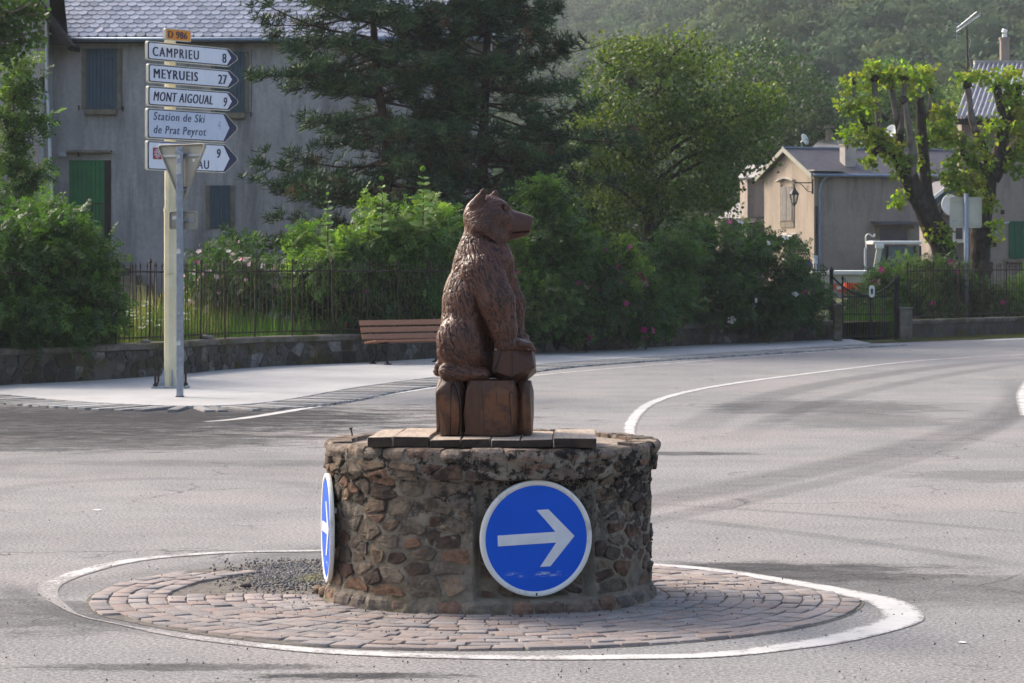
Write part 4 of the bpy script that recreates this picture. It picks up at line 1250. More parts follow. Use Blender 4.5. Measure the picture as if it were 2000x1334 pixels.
# turned-back lip round the plate
pl = rtri(.97, .86, .05); m = MB(); n_ = len(pl)
v, f = [], []
for a, b in pl:
    for (s_, y_) in ((1.0, .0), (1.0, -.030), (.955, -.030), (.955, -.0005)):
        v.append((a * s_, y_, (b - .08) * s_ + .08))
for i in range(n_):
    for j in range(3): f.append((i * 4 + j, i * 4 + j + 1, ((i + 1) % n_) * 4 + j + 1, ((i + 1) % n_) * 4 + j))
link('lip', mesh('lip', v, f, True), M['sign_back'], tri, True)
MB().prism([(a * .97, .006, b * .97) for a, b in rtri(.97, .86, .05)], (0, .003, 0)).build('front_face', M['sign_white'], tri, True)
MB().prism([(a, -.018, b) for a, b in rounded(.76, .035, .012, 3, 0, .27)], (0, .016, 0)).build('mounting_rail', M['galv'], tri, True)
MB().prism([(a, -.018, b) for a, b in rounded(.24, .03, .01, 3, .02, -.18)], (0, .016, 0)).build('mounting_rail', M['galv'], tri, True)
for xx in (.22, .34):
    MB().box((xx, -.002, .20), (.05, .002, .04)).build('sticker', M['paper'], tri, True)
pn = MB().prism([(a, 0, b) for a, b in rounded(.44, .255, .035, 4)], (0, .004, 0)).build('small_panel', M['sign_back'], yp)
pn.location = (P(358, 0, yz).x, yb.y + .05, P(0, 430, yz).z); pn.rotation_euler = (0, 0, R(-20))
v, f = [], []; pl = rounded(.44, .255, .035, 4); n_ = len(pl)
for a, b in pl:
    for (s_, y_) in ((1.0, 0), (1.0, -.022), (.94, -.022), (.94, -.0005)): v.append((a * s_, y_, b * (s_ if s_ == 1 else .90)))
for i in range(n_):
    for j in range(3): f.append((i * 4 + j, i * 4 + j + 1, ((i + 1) % n_) * 4 + j + 1, ((i + 1) % n_) * 4 + j))
link('lip', mesh('lip', v, f, True), M['sign_back'], pn, True)
MB().prism([(a, -.016, b) for a, b in rounded(.30, .03, .01, 3, .02, -.01)], (0, .014, 0)).build('mounting_rail', M['galv'], pn, True)
MB().box((-.13, -.002, .035), (.10, .002, .05)).build('sticker', M['paper'], pn, True)
for (py, hh, w_) in ((303, .10, .05), (330, .16, .07), (491, .07, .06), (670, .07, .06), (612, .02, .02)):
    zz = P(0, py, yz).z
    m = MB(); m.prism([(yb.x + a - .015, yb.y - .0405, zz + b) for a, b in ((-w_ / 2, -hh / 2), (w_ / 2, -hh / 2.6), (w_ / 2.4, hh / 2.2), (.0, hh / 1.8), (-w_ / 2.2, hh / 3))], (0, .002, 0)); m.build('torn_sticker', M['paper'], yp)
for py in (371, 430, 299):
    zz = P(0, py, yz).z; m = MB(); m.box((yb.x, yb.y, zz), (.115, .095, .03)); m.box((yb.x + .07, yb.y + .01, zz), (.07, .03, .02)); m.build('clamp', M['galv'], yp)

# ------------------------------------------------------------------ square sign seen from behind (right)
sb = G(1887, 651)
sg = empty('square_sign', (sb.x, sb.y, 0), 0, 'cream back of a square road sign on a grey post on the right verge', 'road sign')
MB().tube([sb, Vector((sb.x, sb.y, P(0, 378, sb.y).z))], .055, 10).build('post', M['galv'], sg, smooth=True)
c_ = P(1887, 415, sb.y)
v = rounded(.81, .78, .06, 5)
MB().prism([(c_.x + a, sb.y + .06, c_.z + b) for a, b in v], (0, .004, 0)).build('plate', M['sign_back_cream'], sg)
vv, f = [], []; n_ = len(v)
for a, b in v:
    for (s_, y_) in ((1.0, .06), (1.0, .03), (.965, .03), (.965, .0595)): vv.append((c_.x + a * s_, sb.y + y_, c_.z + b * s_))
for i in range(n_):
    for j in range(3): f.append((i * 4 + j, i * 4 + j + 1, ((i + 1) % n_) * 4 + j + 1, ((i + 1) % n_) * 4 + j))
link('lip', mesh('lip', vv, f, True), M['sign_back_cream'], sg)
for dz in (.29, -.29): MB().box((c_.x, sb.y + .045, c_.z + dz), (.70, .02, .03)).build('mounting_rail', M['sign_back_cream'], sg)
MB().box((c_.x - .28, sb.y + .057, c_.z - .29 + .07), (.13, .002, .03)).build('sticker', M['sign_faint'], sg)

# ------------------------------------------------------------------ bench
t = NT('varnished_bench_slat')
p = t.mapp((2, 20, 20))
c = t.mix(t.ramp(t.noise(3, 6, 0.7, p), 0.3, 0.7), (0.34, 0.155, 0.085), (0.26, 0.115, 0.062))
M['slat'] = t.finish(c, 0.5, t.bump(t.noise(3, 6, 0.7, p), 0.3, 0.004), 0, 0.35)
bl = G(735, 715.5); ba = R(33)
bench = empty('park_bench', (bl.x, bl.y, 0.035), ba, 'brown slatted park bench with black cast iron legs in front of the low wall', 'bench')
BLn = 1.85
def bslat(cy, cz, w, tilt, th=.035, x0=-.17):
    m = MB()
    m.box((x0 + BLn / 2, cy, cz), (BLn, th, w), M=Matrix.Rotation(tilt, 3, 'X'))
    return m.build('slat', M['slat'], bench, True, bevel=.010, seg=2)
for k in range(3): bslat(.200 + .045 * k + .02, .49 + .125 * k, .10, R(-18))
for k in range(4): bslat(-.20 + .105 * k, .425 - .012 * k, .09, R(-95))
for xx in (.10, 1.42):
    m = MB()
    for pth, r_ in (([(xx, -.24, .40), (xx, -.20, .22), (xx, -.17, .10), (xx, -.25, .02)], .022), ([(xx, .24, .38), (xx, .17, .22), (xx, .20, .10), (xx, .30, .02)], .022),
                    ([(xx, -.24, .39), (xx, 0, .37), (xx, .22, .37)], .024), ([(xx, .22, .37), (xx, .27, .55), (xx, .37, .84)], .022), ([(xx, -.17, .18), (xx, 0, .26), (xx, .17, .18)], .014)):
        m.tube(catmull(pth, .05), r_, 8)
    m.box((xx, -.24, .012), (.07, .14, .02)); m.box((xx, .29, .012), (.07, .14, .02))
    m.build('leg', M['black_iron'], bench, True, smooth=False)

# ------------------------------------------------------------------ low garden wall with rubble stones and coping
t = NT('mossy_wall_render')
p = t.obj()
c = t.mix(t.ramp(t.noise(2.2, 6, 0.7), 0.35, 0.65), (0.10, 0.092, 0.08), (0.055, 0.05, 0.045))
c = t.mix(t.ramp(t.noise(1.4, 6, 0.7, t.mapp((1, 1, 2), loc=(4, 8, 1))), 0.50, 0.64, 0, 0.85), c, (0.075, 0.060, 0.014))
c = t.mix(t.ramp(t.noise(5, 6, 0.75, t.mapp((1, 1, 1), loc=(1, 8, 5))), 0.56, 0.66, 0, 0.8), c, (0.025, 0.024, 0.02))
M['wall_render'] = t.finish(c, 0.95, t.bump(t.noise(12, 7, 0.7), 0.9, 0.03), 0, 0.1)
t = NT('wall_rubble')
c = t.mix(1.0, t.attr(), t.mix(t.ramp(t.noise(6, 6, 0.7), 0.35, 0.65), (1.2, 1.2, 1.2), (0.55, 0.55, 0.55)), 'MULTIPLY')
c = t.mix(t.ramp(t.noise(1.4, 6, 0.7, t.mapp((1, 1, 2), loc=(4, 8, 1))), 0.52, 0.66, 0, 0.8), c, (0.075, 0.058, 0.014))
c = t.mix(t.ramp(t.noise(7, 6, 0.8, t.mapp((1, 1, 1), loc=(7, 2, 3))), 0.52, 0.60, 0, 0.8), c, (0.03, 0.028, 0.022))
M['wall_stone'] = t.finish(c, 0.93, t.bump(t.noise(14, 7, 0.7), 0.9, 0.03), 0, 0.1)
t = NT('wall_coping')
c = t.mix(t.ramp(t.noise(4, 6, 0.75), 0.35, 0.68), (0.17, 0.155, 0.13), (0.07, 0.062, 0.052))
c = t.mix(t.ramp(t.noise(0.9, 5, 0.7, t.mapp((1, 1, 2), loc=(4, 3, 1))), 0.48, 0.60, 0, 0.85), c, (0.055, 0.052, 0.015))
M['coping'] = t.finish(c, 0.95, t.bump(t.noise(14, 7, 0.7), 0.8, 0.02), 0, 0.1)
def line_frames(pts):
    out = []
    for i, p_ in enumerate(pts):
        d = (pts[min(i + 1, len(pts) - 1)] - pts[max(i - 1, 0)]).normalized()
        out.append((p_, d, Vector((d.y, -d.x, 0))))
    return out
def along(pts):
    s = [0.0]
    for i in range(1, len(pts)): s.append(s[-1] + (pts[i] - pts[i - 1]).length)
    def at(u):
        u = max(0, min(u, s[-1]))
        i = min(max(np.searchsorted(s, u) - 1, 0), len(pts) - 2)
        t_ = (u - s[i]) / (s[i + 1] - s[i] + 1e-9)
        p_ = pts[i].lerp(pts[i + 1], t_)
        j0, j1 = pts[max(i - 1, 0)], pts[min(i + 2, len(pts) - 1)]
        d = (j1 - j0).normalized()
        return p_, d, Vector((d.y, -d.x, 0))
    return at, s[-1]
def low_wall(pts, h0, h1, label, nst, stones=True, seed=3, cop_len=(.9, 1.6)):
    at, L = along(pts)
    root = empty('low_stone_wall', pts[0], 0, label, 'wall')
    hh = lambda u: h0 + (h1 - h0) * u / L
    v, f = [], []; n_ = int(L / .25) + 1
    for i in range(n_ + 1):
        u = L * i / n_; p_, d, nn = at(u); h = hh(u) - .09
        for (off, z) in ((0, -.02), (0, h * .5), (0, h), (-.32, h), (-.32, -.02)):
            q_ = p_ + nn * off; q_.z = z
            if off == 0: q_ += nn * .02 * mnoise.noise(q_ * 2.5)
            v.append(q_)
    for i in range(n_):
        for j in range(5): f.append((i * 5 + j, i * 5 + (j + 1) % 5, (i + 1) * 5 + (j + 1) % 5, (i + 1) * 5 + j))
    f.append((0, 1, 2, 3, 4)); f.append(tuple(n_ * 5 + j for j in (4, 3, 2, 1, 0)))
    me = mesh('rubble_core', v, f)
    bm = bmesh.new(); bm.from_mesh(me); bmesh.ops.recalc_face_normals(bm, faces=bm.faces); bm.to_mesh(me); bm.free()
    link('wall_core', me, M['wall_render'], root)
    if stones:
        H0 = (h0 + h1) / 2 - .10
        cl = [(.07, .065, .056), (.085, .078, .07), (.11, .105, .095), (.055, .05, .044), (.07, .06, .042), (.10, .09, .08), (.19, .185, .175)]
        for poly in cells(0, L, 0.0, H0, nst, 1.3, seed):
            if random.random() < .10: continue
            def surf(a, b, o_):
                p_, d, nn = at(a); q_ = p_ + nn * (o_ + .004 + .02 * mnoise.noise(Vector((p_.x, p_.y, b)) * 2.5)); q_.z = b * (hh(a) - .10) / H0
                return q_
            me = stone_mesh(poly, U(.006, .022), U(.003, .016), surf, (lambda w_: tuple(q_ * w_ for q_ in random.choice(cl)))(U(.75, 1.1)), random.choice((0, 0, 1)), len(root.children))
            link('stone', me, M['wall_stone'], root)
    u = 0
    while u < L - .05:
        w = min(U(*cop_len), L - u); k = max(2, int(w / .3)); v, f = [], []
        for i in range(k + 1):
            uu = u + .006 + (w - .012) * i / k; p_, d, nn = at(uu); h = hh(uu)
            for (off, z) in ((.045, h - .088), (.05, h - .02), (.03, h + .004), (-.36, h + .006), (-.37, h - .088)):
                q_ = p_ + nn * off; q_.z = z; q_ += mnoise.noise_vector(q_ * 4) * .012
                v.append(q_)
        for i in range(k):
            for j in range(5): f.append((i * 5 + j, i * 5 + (j + 1) % 5, (i + 1) * 5 + (j + 1) % 5, (i + 1) * 5 + j))
        f.append((0, 1, 2, 3, 4)); f.append(tuple(k * 5 + j for j in (4, 3, 2, 1, 0)))
        me = mesh('coping_stone', v, f); bm = bmesh.new(); bm.from_mesh(me); bmesh.ops.recalc_face_normals(bm, faces=bm.faces); bm.to_mesh(me); bm.free()
        link('coping_stone', me, M['coping'], root); u += w
    return at, L, root
wall_at, wall_L, wall_o = low_wall(wall_line, .60, .47, 'long low mossy rubble stone wall behind the pavement and bench', 300)
rw_line = catmull([G(1779, 664), G(1850, 661), G(1960, 656), G(2120, 649)], .5)
rwall_at, rwall_L, rwall_o = low_wall(rw_line, .46, .44, 'short low wall with rounded coping right of the iron gate', 0, False)

# ------------------------------------------------------------------ iron fences
def iron_fence(at, L, h_wall, label, spacing, every, u0=0.0, u1=None, top=1.66, tip=1.80, posttip=1.90):
    p0 = at(u0)[0]
    root = empty('iron_fence', (p0.x, p0.y, h_wall(u0)), 0, label, 'fence')
    u1 = u1 or L; n_ = int((u1 - u0) / spacing)
    def pos(u, z): 
        p_, d, nn = at(u); q_ = p_ - nn * .16; q_.z = z; return q_
    # spike template pieces share mesh data
    def spear(h, w, name):
        m = MB(); r_ = w / 2
        m.tube([(0, 0, 0), (0, 0, h - .09)], r_, 6); m.tube([(0, 0, h - .095), (0, 0, h - .08), (0, 0, h - .05), (0, 0, h)], [r_ * 1.2, r_ * 1.9, r_ * 1.5, .001], 6)
        me = bpy.data.meshes.new(name); me.from_pydata([tuple(q_) for q_ in m.v], [], m.f); me.materials.append(M['iron']); return me
    bal = [spear(tip - .52 + e, .016, 'picket') for e in (-.01, 0, .012)]; pst = spear(posttip - .48, .034, 'fence_post')
    for i in range(n_ + 1):
        u = u0 + i * spacing; hw = h_wall(u)
        if i % every == 0:
            o = link('fence_post', pst, None, root); o.location = pos(u, hw - .02)
            o.rotation_euler = (U(-.012, .012), U(-.02, .02), 0)
        else:
            o = link('picket', random.choice(bal), None, root); o.location = pos(u + U(-.008, .008), hw + .05); o.rotation_euler = (U(-.015, .015), U(-.022, .022), 0)
    for (zo, w) in ((top - .5, .03), (.09, .026)):
        m = MB(); k = int((u1 - u0) / .8)
        pp = [pos(u0 + (u1 - u0) * i / k, h_wall(u0 + (u1 - u0) * i / k) + zo + U(-.008, .008)) for i in range(k + 1)]
        m.tube(pp, w / 2, 5); m.build('rail', M['iron'], root)
    return root
iron_fence(wall_at, wall_L, lambda u: .60 - .13 * u / wall_L, 'long rusty iron picket fence on top of the mossy stone wall', .122, 8, 0.3, wall_L - .1)
iron_fence(rwall_at, rwall_L, lambda u: .45, 'iron picket fence on the low wall right of the gate', .125, 9, .1)

# ------------------------------------------------------------------ gate
gl, gr = G(1634, 668), G(1768, 665)
def pillar(px, py, w_px, top_px, label, cap=False):
    g_ = G(px, py); w = w_px * g_.y / F; zt = P(0, top_px, g_.y).z
    root = empty('gate_pillar', g_, 0, label, 'pillar', 'stone gate pillars')
    m = MB(); m.box((g_.x, g_.y, zt / 2 - .02), (w, w, zt + .04)); m.build('shaft', M['coping'], root, bevel=.03, seg=2)
    MB().box((g_.x, g_.y, zt + .02), (w * 1.06, w * 1.06, .05)).build('cap', M['coping'], root, bevel=.012)
    return root
pillar(1636, 669, 17, 597, 'slim grey stone gate pillar at the left end of the gate')
pillar(1768, 666, 25, 604, 'thicker mottled stone gate pillar right of the iron gate')
gy_ = (gl.y + gr.y) / 2 + .15
gate = empty('iron_gate', (gl.x + .1, gy_, 0), 0, 'black iron double gate with dipping pickets and a hanging chain', 'gate')
x0, x1 = P(1646, 0, gy_).x, P(1755, 0, gy_).x
zb = .06
n_ = 24
for i in range(n_ + 1):
    t_ = i / n_; x = x0 + (x1 - x0) * t_
    tt = abs(t_ - .5) * 2
    zt = P(0, 586 - 40 * tt ** 1.5, gy_).z if True else 1
    w = .045 if i in (0, n_, n_ // 2) else .018
    m = MB(); m.tube([(x, gy_, zb), (x, gy_, zt)], w / 2, 6); m.tube([(x, gy_, zt), (x, gy_, zt + .03), (x, gy_, zt + .10)], [w / 2 * 1.1, w * .8, .001], 6)
    m.build('gate_bar', M['black_iron'], gate)
for z in (.10, .62, 1.02):
    MB().bar((x0, gy_, z), (x1, gy_, z), .03).build('gate_rail', M['black_iron'], gate)
for px in (1624, 1750):
    b_ = P(px, 0, gy_ + .1); zt = P(0, 520 if px < 1700 else 536, gy_).z
    m = MB(); m.tube([(b_.x, b_.y, 0), (b_.x, b_.y, zt - .12)], .045, 8); m.tube([(b_.x, b_.y, zt - .12), (b_.x, b_.y, zt - .09), (b_.x, b_.y, zt)], [.05, .06, .004], 8)
    m.build('gate_post', M['black_iron'], gate)
m = MB(); a, b = P(1624, 538, gy_), P(1750, 545, gy_); pts_ = []
for k in range(17):
    t_ = k / 16; q_ = a.lerp(b, t_); q_.z -= 4 * t_ * (1 - t_) * .42; pts_.append(q_)
m.tube(pts_, .022, 6); m.build('chain', M['black_iron'], gate)
m = MB(); c_ = P(1703, 569, gy_ - .06); m.prism([(c_.x + a, c_.y, c_.z + b) for a, b in rounded(.13, .28, .06, 6)], (0, .02, 0)); tagp = m.build('letter_plate', M['white_paint'], gate)
m = MB(); m.prism([(c_.x + a, c_.y - .004, c_.z + b) for a, b in rounded(.045, .13, .02, 4)], (0, .003, 0)); m.bar((c_.x - .05, c_.y - .006, c_.z + .02), (c_.x + .05, c_.y - .006, c_.z + .02), .035, .004); m.build('lock_hole', M['black_iron'], tagp)

# stones lying on the wall by the fence
for (px, py, s_) in ((411, 668, .085), (292, 671, .06)):
    V_, F_ = rock_t(px, 2); q_ = P(px, py, 48.3)
    # find the wall crown near this pixel
    best = min((abs((wall_at(u)[0].x / wall_at(u)[0].y) - (px - 1000) / F), u) for u in np.linspace(0, wall_L, 300))[1]
    pp, d, nn = wall_at(best); pp = pp - nn * .10
    o = link('loose_stone', npmesh('loose_stone', V_ * s_ * np.array([1.5, 1, .8]), F_, (.25, .24, .22), True), M['wall_stone'])
    o.location = (pp.x, pp.y, .60 - .13 * best / wall_L + s_ * .5)
    tag(o, 'pale stone lying on the wall coping right of the signpost' if px == 411 else 'flat stone lying on the wall coping left of the signpost', 'stone')
# ------------------------------------------------------------------ big house behind the garden (left)
HD = 70.0
house = empty('stucco_house', (P(520, 0, HD).x, HD, 0), 0, 'large grey rendered house with pale scalloped slate roof behind the pines', 'house')
xl, xr = P(60, 0, HD).x, P(957, 0, HD).x
ez = P(0, 84, HD).z
MB().box(((xl + xr) / 2, HD + 5, ez / 2), (xr - xl, 10, ez)).build('wall', M['stucco_grey'], house)
# eaves: zinc gutter and dark soffit
MB().box(((xl + xr) / 2, HD - .17, ez + .015), (xr - xl + .6, .34, .05)).build('soffit', M['dark_wood'], house)
gx0, gx1 = P(140, 0, HD).x, P(1002, 0, HD).x
MB().tube([(gx0, HD - .42, ez + .05), (gx1, HD - .42, ez + .07)], .06, 8).build('gutter', M['zinc'], house, smooth=True)
pit = R(40); cp, sp = math.cos(pit), math.sin(pit)
Y0, Z0 = HD - .42, ez + .08
rl = 9.0
m = MB(); a0, a1 = xl - .3, gx1 - .05
m.prism([(a0, Y0, Z0 - .03), (a1, Y0, Z0 - .03), (a1, Y0 + rl * cp, Z0 - .03 + rl * sp), (a0, Y0 + rl * cp, Z0 - .03 + rl * sp)], (0, 0, -.06))
m.prism([(a0, Y0 + rl * cp, Z0 - .03 + rl * sp), (a1, Y0 + rl * cp, Z0 - .03 + rl * sp), (a1, Y0 + 2 * rl * cp, Z0 - .03), (a0, Y0 + 2 * rl * cp, Z0 - .03)], (0, 0, -.06))
m.build('roof', M['dark_slate'], house)
m = MB(); m.prism([(xr - .01, HD, ez), (xr - .01, HD + 10, ez), (xr - .01, HD + 5, ez + 4.4)], (-.2, 0, 0)); m.build('gable', M['stucco_grey'], house)
# scalloped slates
ex, sw = .185, .236
sl_cols = [(.36, .37, .43), (.29, .30, .35), (.42, .43, .49), (.33, .345, .40), (.24, .25, .29), (.38, .385, .44)]
def slate_mesh(c_):
    n_ = 7; out = [(-sw / 2 * .94, .34), (-sw / 2 * .95, .055)]
    for k in range(1, n_):
        a = math.pi * k / n_
        out.append((-math.cos(a) * sw / 2 * .95, .055 - math.sin(a) * .085))
    out += [(sw / 2 * .95, .055), (sw / 2 * .94, .34)]
    nb = len(out)
    v = [(a, b * cp - .010 * sp * 0, b * sp + .012) for a, b in out] + [(a, b * cp, b * sp - .014) for a, b in out]
    f = [tuple(range(nb))[::-1], tuple(range(nb, 2 * nb))] + [(i, (i + 1) % nb, nb + (i + 1) % nb, nb + i) for i in range(nb)]
    me = mesh('slate', v, f, False, c_)
    bm = bmesh.new(); bm.from_mesh(me); bmesh.ops.recalc_face_normals(bm, faces=bm.faces); bm.to_mesh(me); bm.free()
    return me
sm = [slate_mesh(c_) for c_ in sl_cols]
slots = []
for r_ in range(14):
    x = a0 + (sw / 2 if r_ % 2 else 0)
    while x < a1:
        d_ = r_ * ex
        pxx = 1000 + x / (Y0 + d_ * cp) * F
        slots.append((r_, x, pxx)); x += sw
vis = [s for s in slots if -20 < s[2] < 1010 and s[0] < 10 and s[2] > 110]
vis.sort(key=lambda s: (s[2] > 700, s[0], s[1]))
pick = set(id(s) for s in vis[:298])
bmx = bmesh.new()
for s in slots:
    r_, x, pxx = s; d_ = r_ * ex
    loc = Vector((x + U(-.006, .006), Y0 + .10 * cp + d_ * cp, Z0 + .10 * sp + d_ * sp + U(0, .006)))
    me = random.choice(sm); rot = Matrix.Rotation(U(-.03, .03), 4, 'Y') @ Matrix.Rotation(R(-5.5) + U(-.015, .03), 4, 'X')
    if r_ < 2 and random.random() < .12 and 120 < pxx < 200: rot = Matrix.Rotation(U(-.25, .25), 4, 'Y') @ rot
    if id(s) in pick:
        o = link('slate', me, M['slate'], house); o.location = loc; o.rotation_euler = rot.to_euler()
    else:
        Mx = Matrix.Translation(loc) @ rot
        k0 = len(bmx.verts); bmx.from_mesh(me); bmx.verts.ensure_lookup_table()
        for v in bmx.verts[k0:]: v.co = Mx @ v.co
me = bpy.data.meshes.new('slates'); bmx.to_mesh(me); bmx.free()
o = link('slates', me, M['slate'], house); o['kind'] = 'stuff'
# shutters, sills, door
def shutter(parent, x0, x1, z0, z1, y, mat, name='shutter', planks=4, rails=(.12, .88), d=.05):
    root = MB().box(((x0 + x1) / 2, y + d * .4, (z0 + z1) / 2), (x1 - x0, d * .4, z1 - z0)).build(name, mat, parent)
    w = (x1 - x0) / planks
    for k in range(planks):
        MB().box((x0 + w * (k + .5), y + U(-.002, .002), (z0 + z1) / 2), (w - .012, d * .5, z1 - z0 - .01)).build('plank', mat, root, bevel=.004)
    for r_ in rails:
        MB().box(((x0 + x1) / 2, y - d * .45, z0 + (z1 - z0) * r_), ((x1 - x0) * .94, .02, .06)).build('hinge_strap', mat, root)
    return root
def px_rect(x0, x1, y0, y1, d): 
    a, b = P(x0, y1, d), P(x1, y0, d); return a.x, b.x, a.z, b.z
def window_closed(x0, x1, y0, y1, sill=True, surround=8):
    a, b, c_, d_ = px_rect(x0, x1, y0, y1, HD)
    s_ = surround * HD / F
    fr = MB()
    fr.box((a - s_ / 2, HD - .01, (c_ + d_) / 2), (s_, .06, d_ - c_)); fr.build('window_surround', M['stone_trim'], house); fr = MB(); fr.box((b + s_ / 2, HD - .01, (c_ + d_) / 2), (s_, .06, d_ - c_))
    fr.build('window_surround', M['stone_trim'], house)
    mid = (a + b) / 2
    shutter(house, a, mid - .005, c_, d_, HD - .04, M['blue_shutter']); shutter(house, mid + .005, b, c_, d_, HD - .04, M['blue_shutter'])
    if sill: MB().box(((a + b) / 2, HD - .05, c_ - .075), (b - a + .04, .18, .14)).build('sill', M['stone_trim'], house, bevel=.01)
window_closed(168, 228, 95, 213)
window_closed(420, 478, 101, 220)
window_closed(410, 450, 362, 446, False)
for (px, py) in ((154, 215), (240, 217), (153, 306), (490, 228)):
    q_ = P(px, py, HD - .05); MB().bar(q_, q_ + Vector((0, 0, .12)), .03).build('shutter_catch', M['iron'], house)
for px in (238, 491): 
    a, b = P(px, 95, HD - .02), P(px, 215, HD - .02); MB().bar(a, b, .012).build('wire', M['iron'], house)
a, b, c_, d_ = px_rect(135, 205, 313, 484, HD)
dr = shutter(house, a, b, c_, d_, HD - .03, M['green_paint'], 'door', 8, (.08, .92))
MB().box((b + .07, HD - .01, (c_ + d_) / 2), (.16, .06, d_ - c_)).build('door_surround', M['dark_wood'], house)
q_ = P(174, 296, HD - .12); MB().box((q_.x, q_.y, q_.z), (1.10, .26, .06)).build('door_hood', M['stone_trim'], house)
q_ = P(123, 302, HD - .09)
lamp = MB().box((q_.x, q_.y, q_.z), (.21, .12, .12)).build('wall_light', M['pvc'], house, bevel=.03, seg=2)
# landing with steps and iron railing
a_, b_ = P(128, 500, HD - .7), P(214, 500, HD - .7)
m = MB(); m.box(((a_.x + b_.x) / 2, HD - .75, a_.z / 2), (b_.x - a_.x + .2, 1.4, a_.z)); m.build('landing', M['stone_trim'], house)
m = MB()
for k in range(8): m.box((b_.x + .3 + k * .28, HD - .75, (a_.z - .24 * (k + 1)) / 2), (.28, 1.3, max(.05, a_.z - .24 * (k + 1))))
m.build('steps', M['stone_trim'], house)
rl_, rr_, rt = P(180, 0, HD - 1.3), P(207, 0, HD - 1.3), P(0, 398, HD - 1.3).z
m = MB(); m.bar((rl_.x, rl_.y, a_.z), (rl_.x, rl_.y, rt), .045); m.bar((rr_.x, rr_.y, a_.z), (rr_.x, rr_.y, rt), .03); m.bar((rl_.x, rl_.y, rt), (rr_.x, rr_.y, rt), .03)
for k in range(1, 4):
    x = rl_.x + (rr_.x - rl_.x) * k / 4; m.bar((x, rl_.y, a_.z), (x, rl_.y, rt), .014)
m.build('railing', M['iron'], house)

# wing at the far left, its gable toward the road
WD = 69.2
wing = empty('house_wing', (P(20, 0, WD).x, WD, 0), 0, 'grey house wing with deep dark eaves at the far left edge', 'house')
wx1 = P(97, 0, WD).x; wz = P(0, 60, WD).z
MB().box((wx1 - 3.0, WD + .36, 4.5), (5.96, .7, 9)).build('wall', M['stucco_grey'], wing)
MB().box((wx1 - .14, WD - .01, 4.5), (.27, .1, 9)).build('corner_quoin', M['stucco_pale'], wing)
# roof slab descending to the right, seen from below
e = P(141, 88, WD); slope = Vector((-.74, 0, 1.0)).normalized()
top = e + slope * 7
m = MB(); nrm_ = Vector((1, 0, .74)).normalized() * .16
m.prism([e, top, top - nrm_, e - nrm_], (0, 1.0, 0)); m.build('roof', M['dark_wood'], wing)
o_ = P(141, 88, WD - .7)
m = MB(); m.prism([o_, o_ + slope * 7, o_ + slope * 7 - nrm_, o_ - nrm_], (0, .7, 0)); m.build('verge', M['dark_wood'], wing)
MB().prism([(wx1 - .1, WD + .02, e.z + .05), (e.x - .08, WD + .02, e.z - .02), (top.x - .3, WD + .02, top.z), (wx1 - .1, WD + .02, top.z)], (0, .15, 0)).build('soffit_board', M['dark_wood'], wing)
MB().box((e.x + .02, WD + .2, e.z - .05), (.10, 1.6, .13)).build('fascia', M['dark_wood'], wing)
m = MB(); m.tube([P(91, 40, WD - .12), P(91, 182, WD - .12)], .04, 8); m.tube([P(91, 182, WD - .12), P(93, 186, WD - .12), P(96, 260, WD - .12), P(101, 388, WD - .12)], .042, 8); m.build('downpipe', M['pvc'], wing)
m = MB(); m.tube([P(86, 180, WD - .12), P(84, 330, WD - .12), P(85, 420, WD - .12)], .04, 8); m.build('dark_downpipe', M['zinc'], wing)
m = MB(); m.tube([P(82, 150, WD - .1), P(83, 180, WD - .1)], .05, 8); m.build('cable_box', M['iron'], wing)

# ------------------------------------------------------------------ gabled cottage (right)
C0 = Vector((P(1590, 0, 115).x, 115, 0))
gd = Vector((-1.66, 4.2, 0)).normalized(); wd = Vector((4.2, 1.66, 0)).normalized()
def CP(a, b, z): return C0 + wd * a + gd * b + Vector((0, 0, z))      # a along the front wall, b back along the gable
cot = empty('gabled_cottage', CP(0, 0, 0), 0, 'small beige rendered cottage with dark slate gable roof and zinc gutter', 'house')
GE, GW, GL = 5.18, 4.5, 8.2; apex = 6.22
m = MB()
m.prism([CP(0, 0, 0), CP(0, GW, 0), CP(0, GW, GE), CP(0, GW / 2, apex), CP(0, 0, GE)], -gd * 0 + wd * .2)
m.build('gable_wall', M['stucco_warm'], cot)
m = MB(); m.prism([CP(.2, 0, 0), CP(GL, 0, 0), CP(GL, 0, GE), CP(.2, 0, GE)], gd * .3); m.prism([CP(.2, GW, 0), CP(GL, GW, 0), CP(GL, GW, GE), CP(.2, GW, GE)], -gd * .3)
m.build('front_wall', M['stucco_brown'], cot)  # darker render than the gable: the front's shade is in its colour
ov = .28
rs = (apex - GE) / (GW / 2)
for (nm, b0, b1) in (('roof', -ov, GW / 2), ('roof', GW + ov, GW / 2)):
    z0 = GE - ov * rs + .06
    m = MB(); m.prism([CP(-.25, b0, z0), CP(GL + .2, b0, z0), CP(GL + .2, b1, apex + .06), CP(-.25, b1, apex + .06)], (0, 0, .07)); m.build(nm, M['dark_slate'], cot)
    m = MB(); m.prism([CP(-.29, b0, z0 - .10), CP(-.29, b0, z0 + .09), CP(-.29, b1, apex + .15), CP(-.29, b1, apex - .04)], wd * .05); m.build('verge_board', M['sign_back'], cot)
MB().bar(CP(-.28, GW / 2, apex + .15), CP(GL + .2, GW / 2, apex + .15), .16, .06).build('ridge_cap', M['zinc'], cot)
MB().tube([CP(-.2, -ov - .05, GE - .02), CP(GL + .2, -ov - .05, GE - .02)], .07, 8).build('gutter', M['zinc'], cot)
m = MB(); m.box(CP(.55, -ov + .2, GE + .17), (1.5, .6, .05), M=Matrix.Rotation(math.atan2(wd.y, wd.x), 3, 'Z')); m.build('lead_flashing', M['pale_roof'], cot)
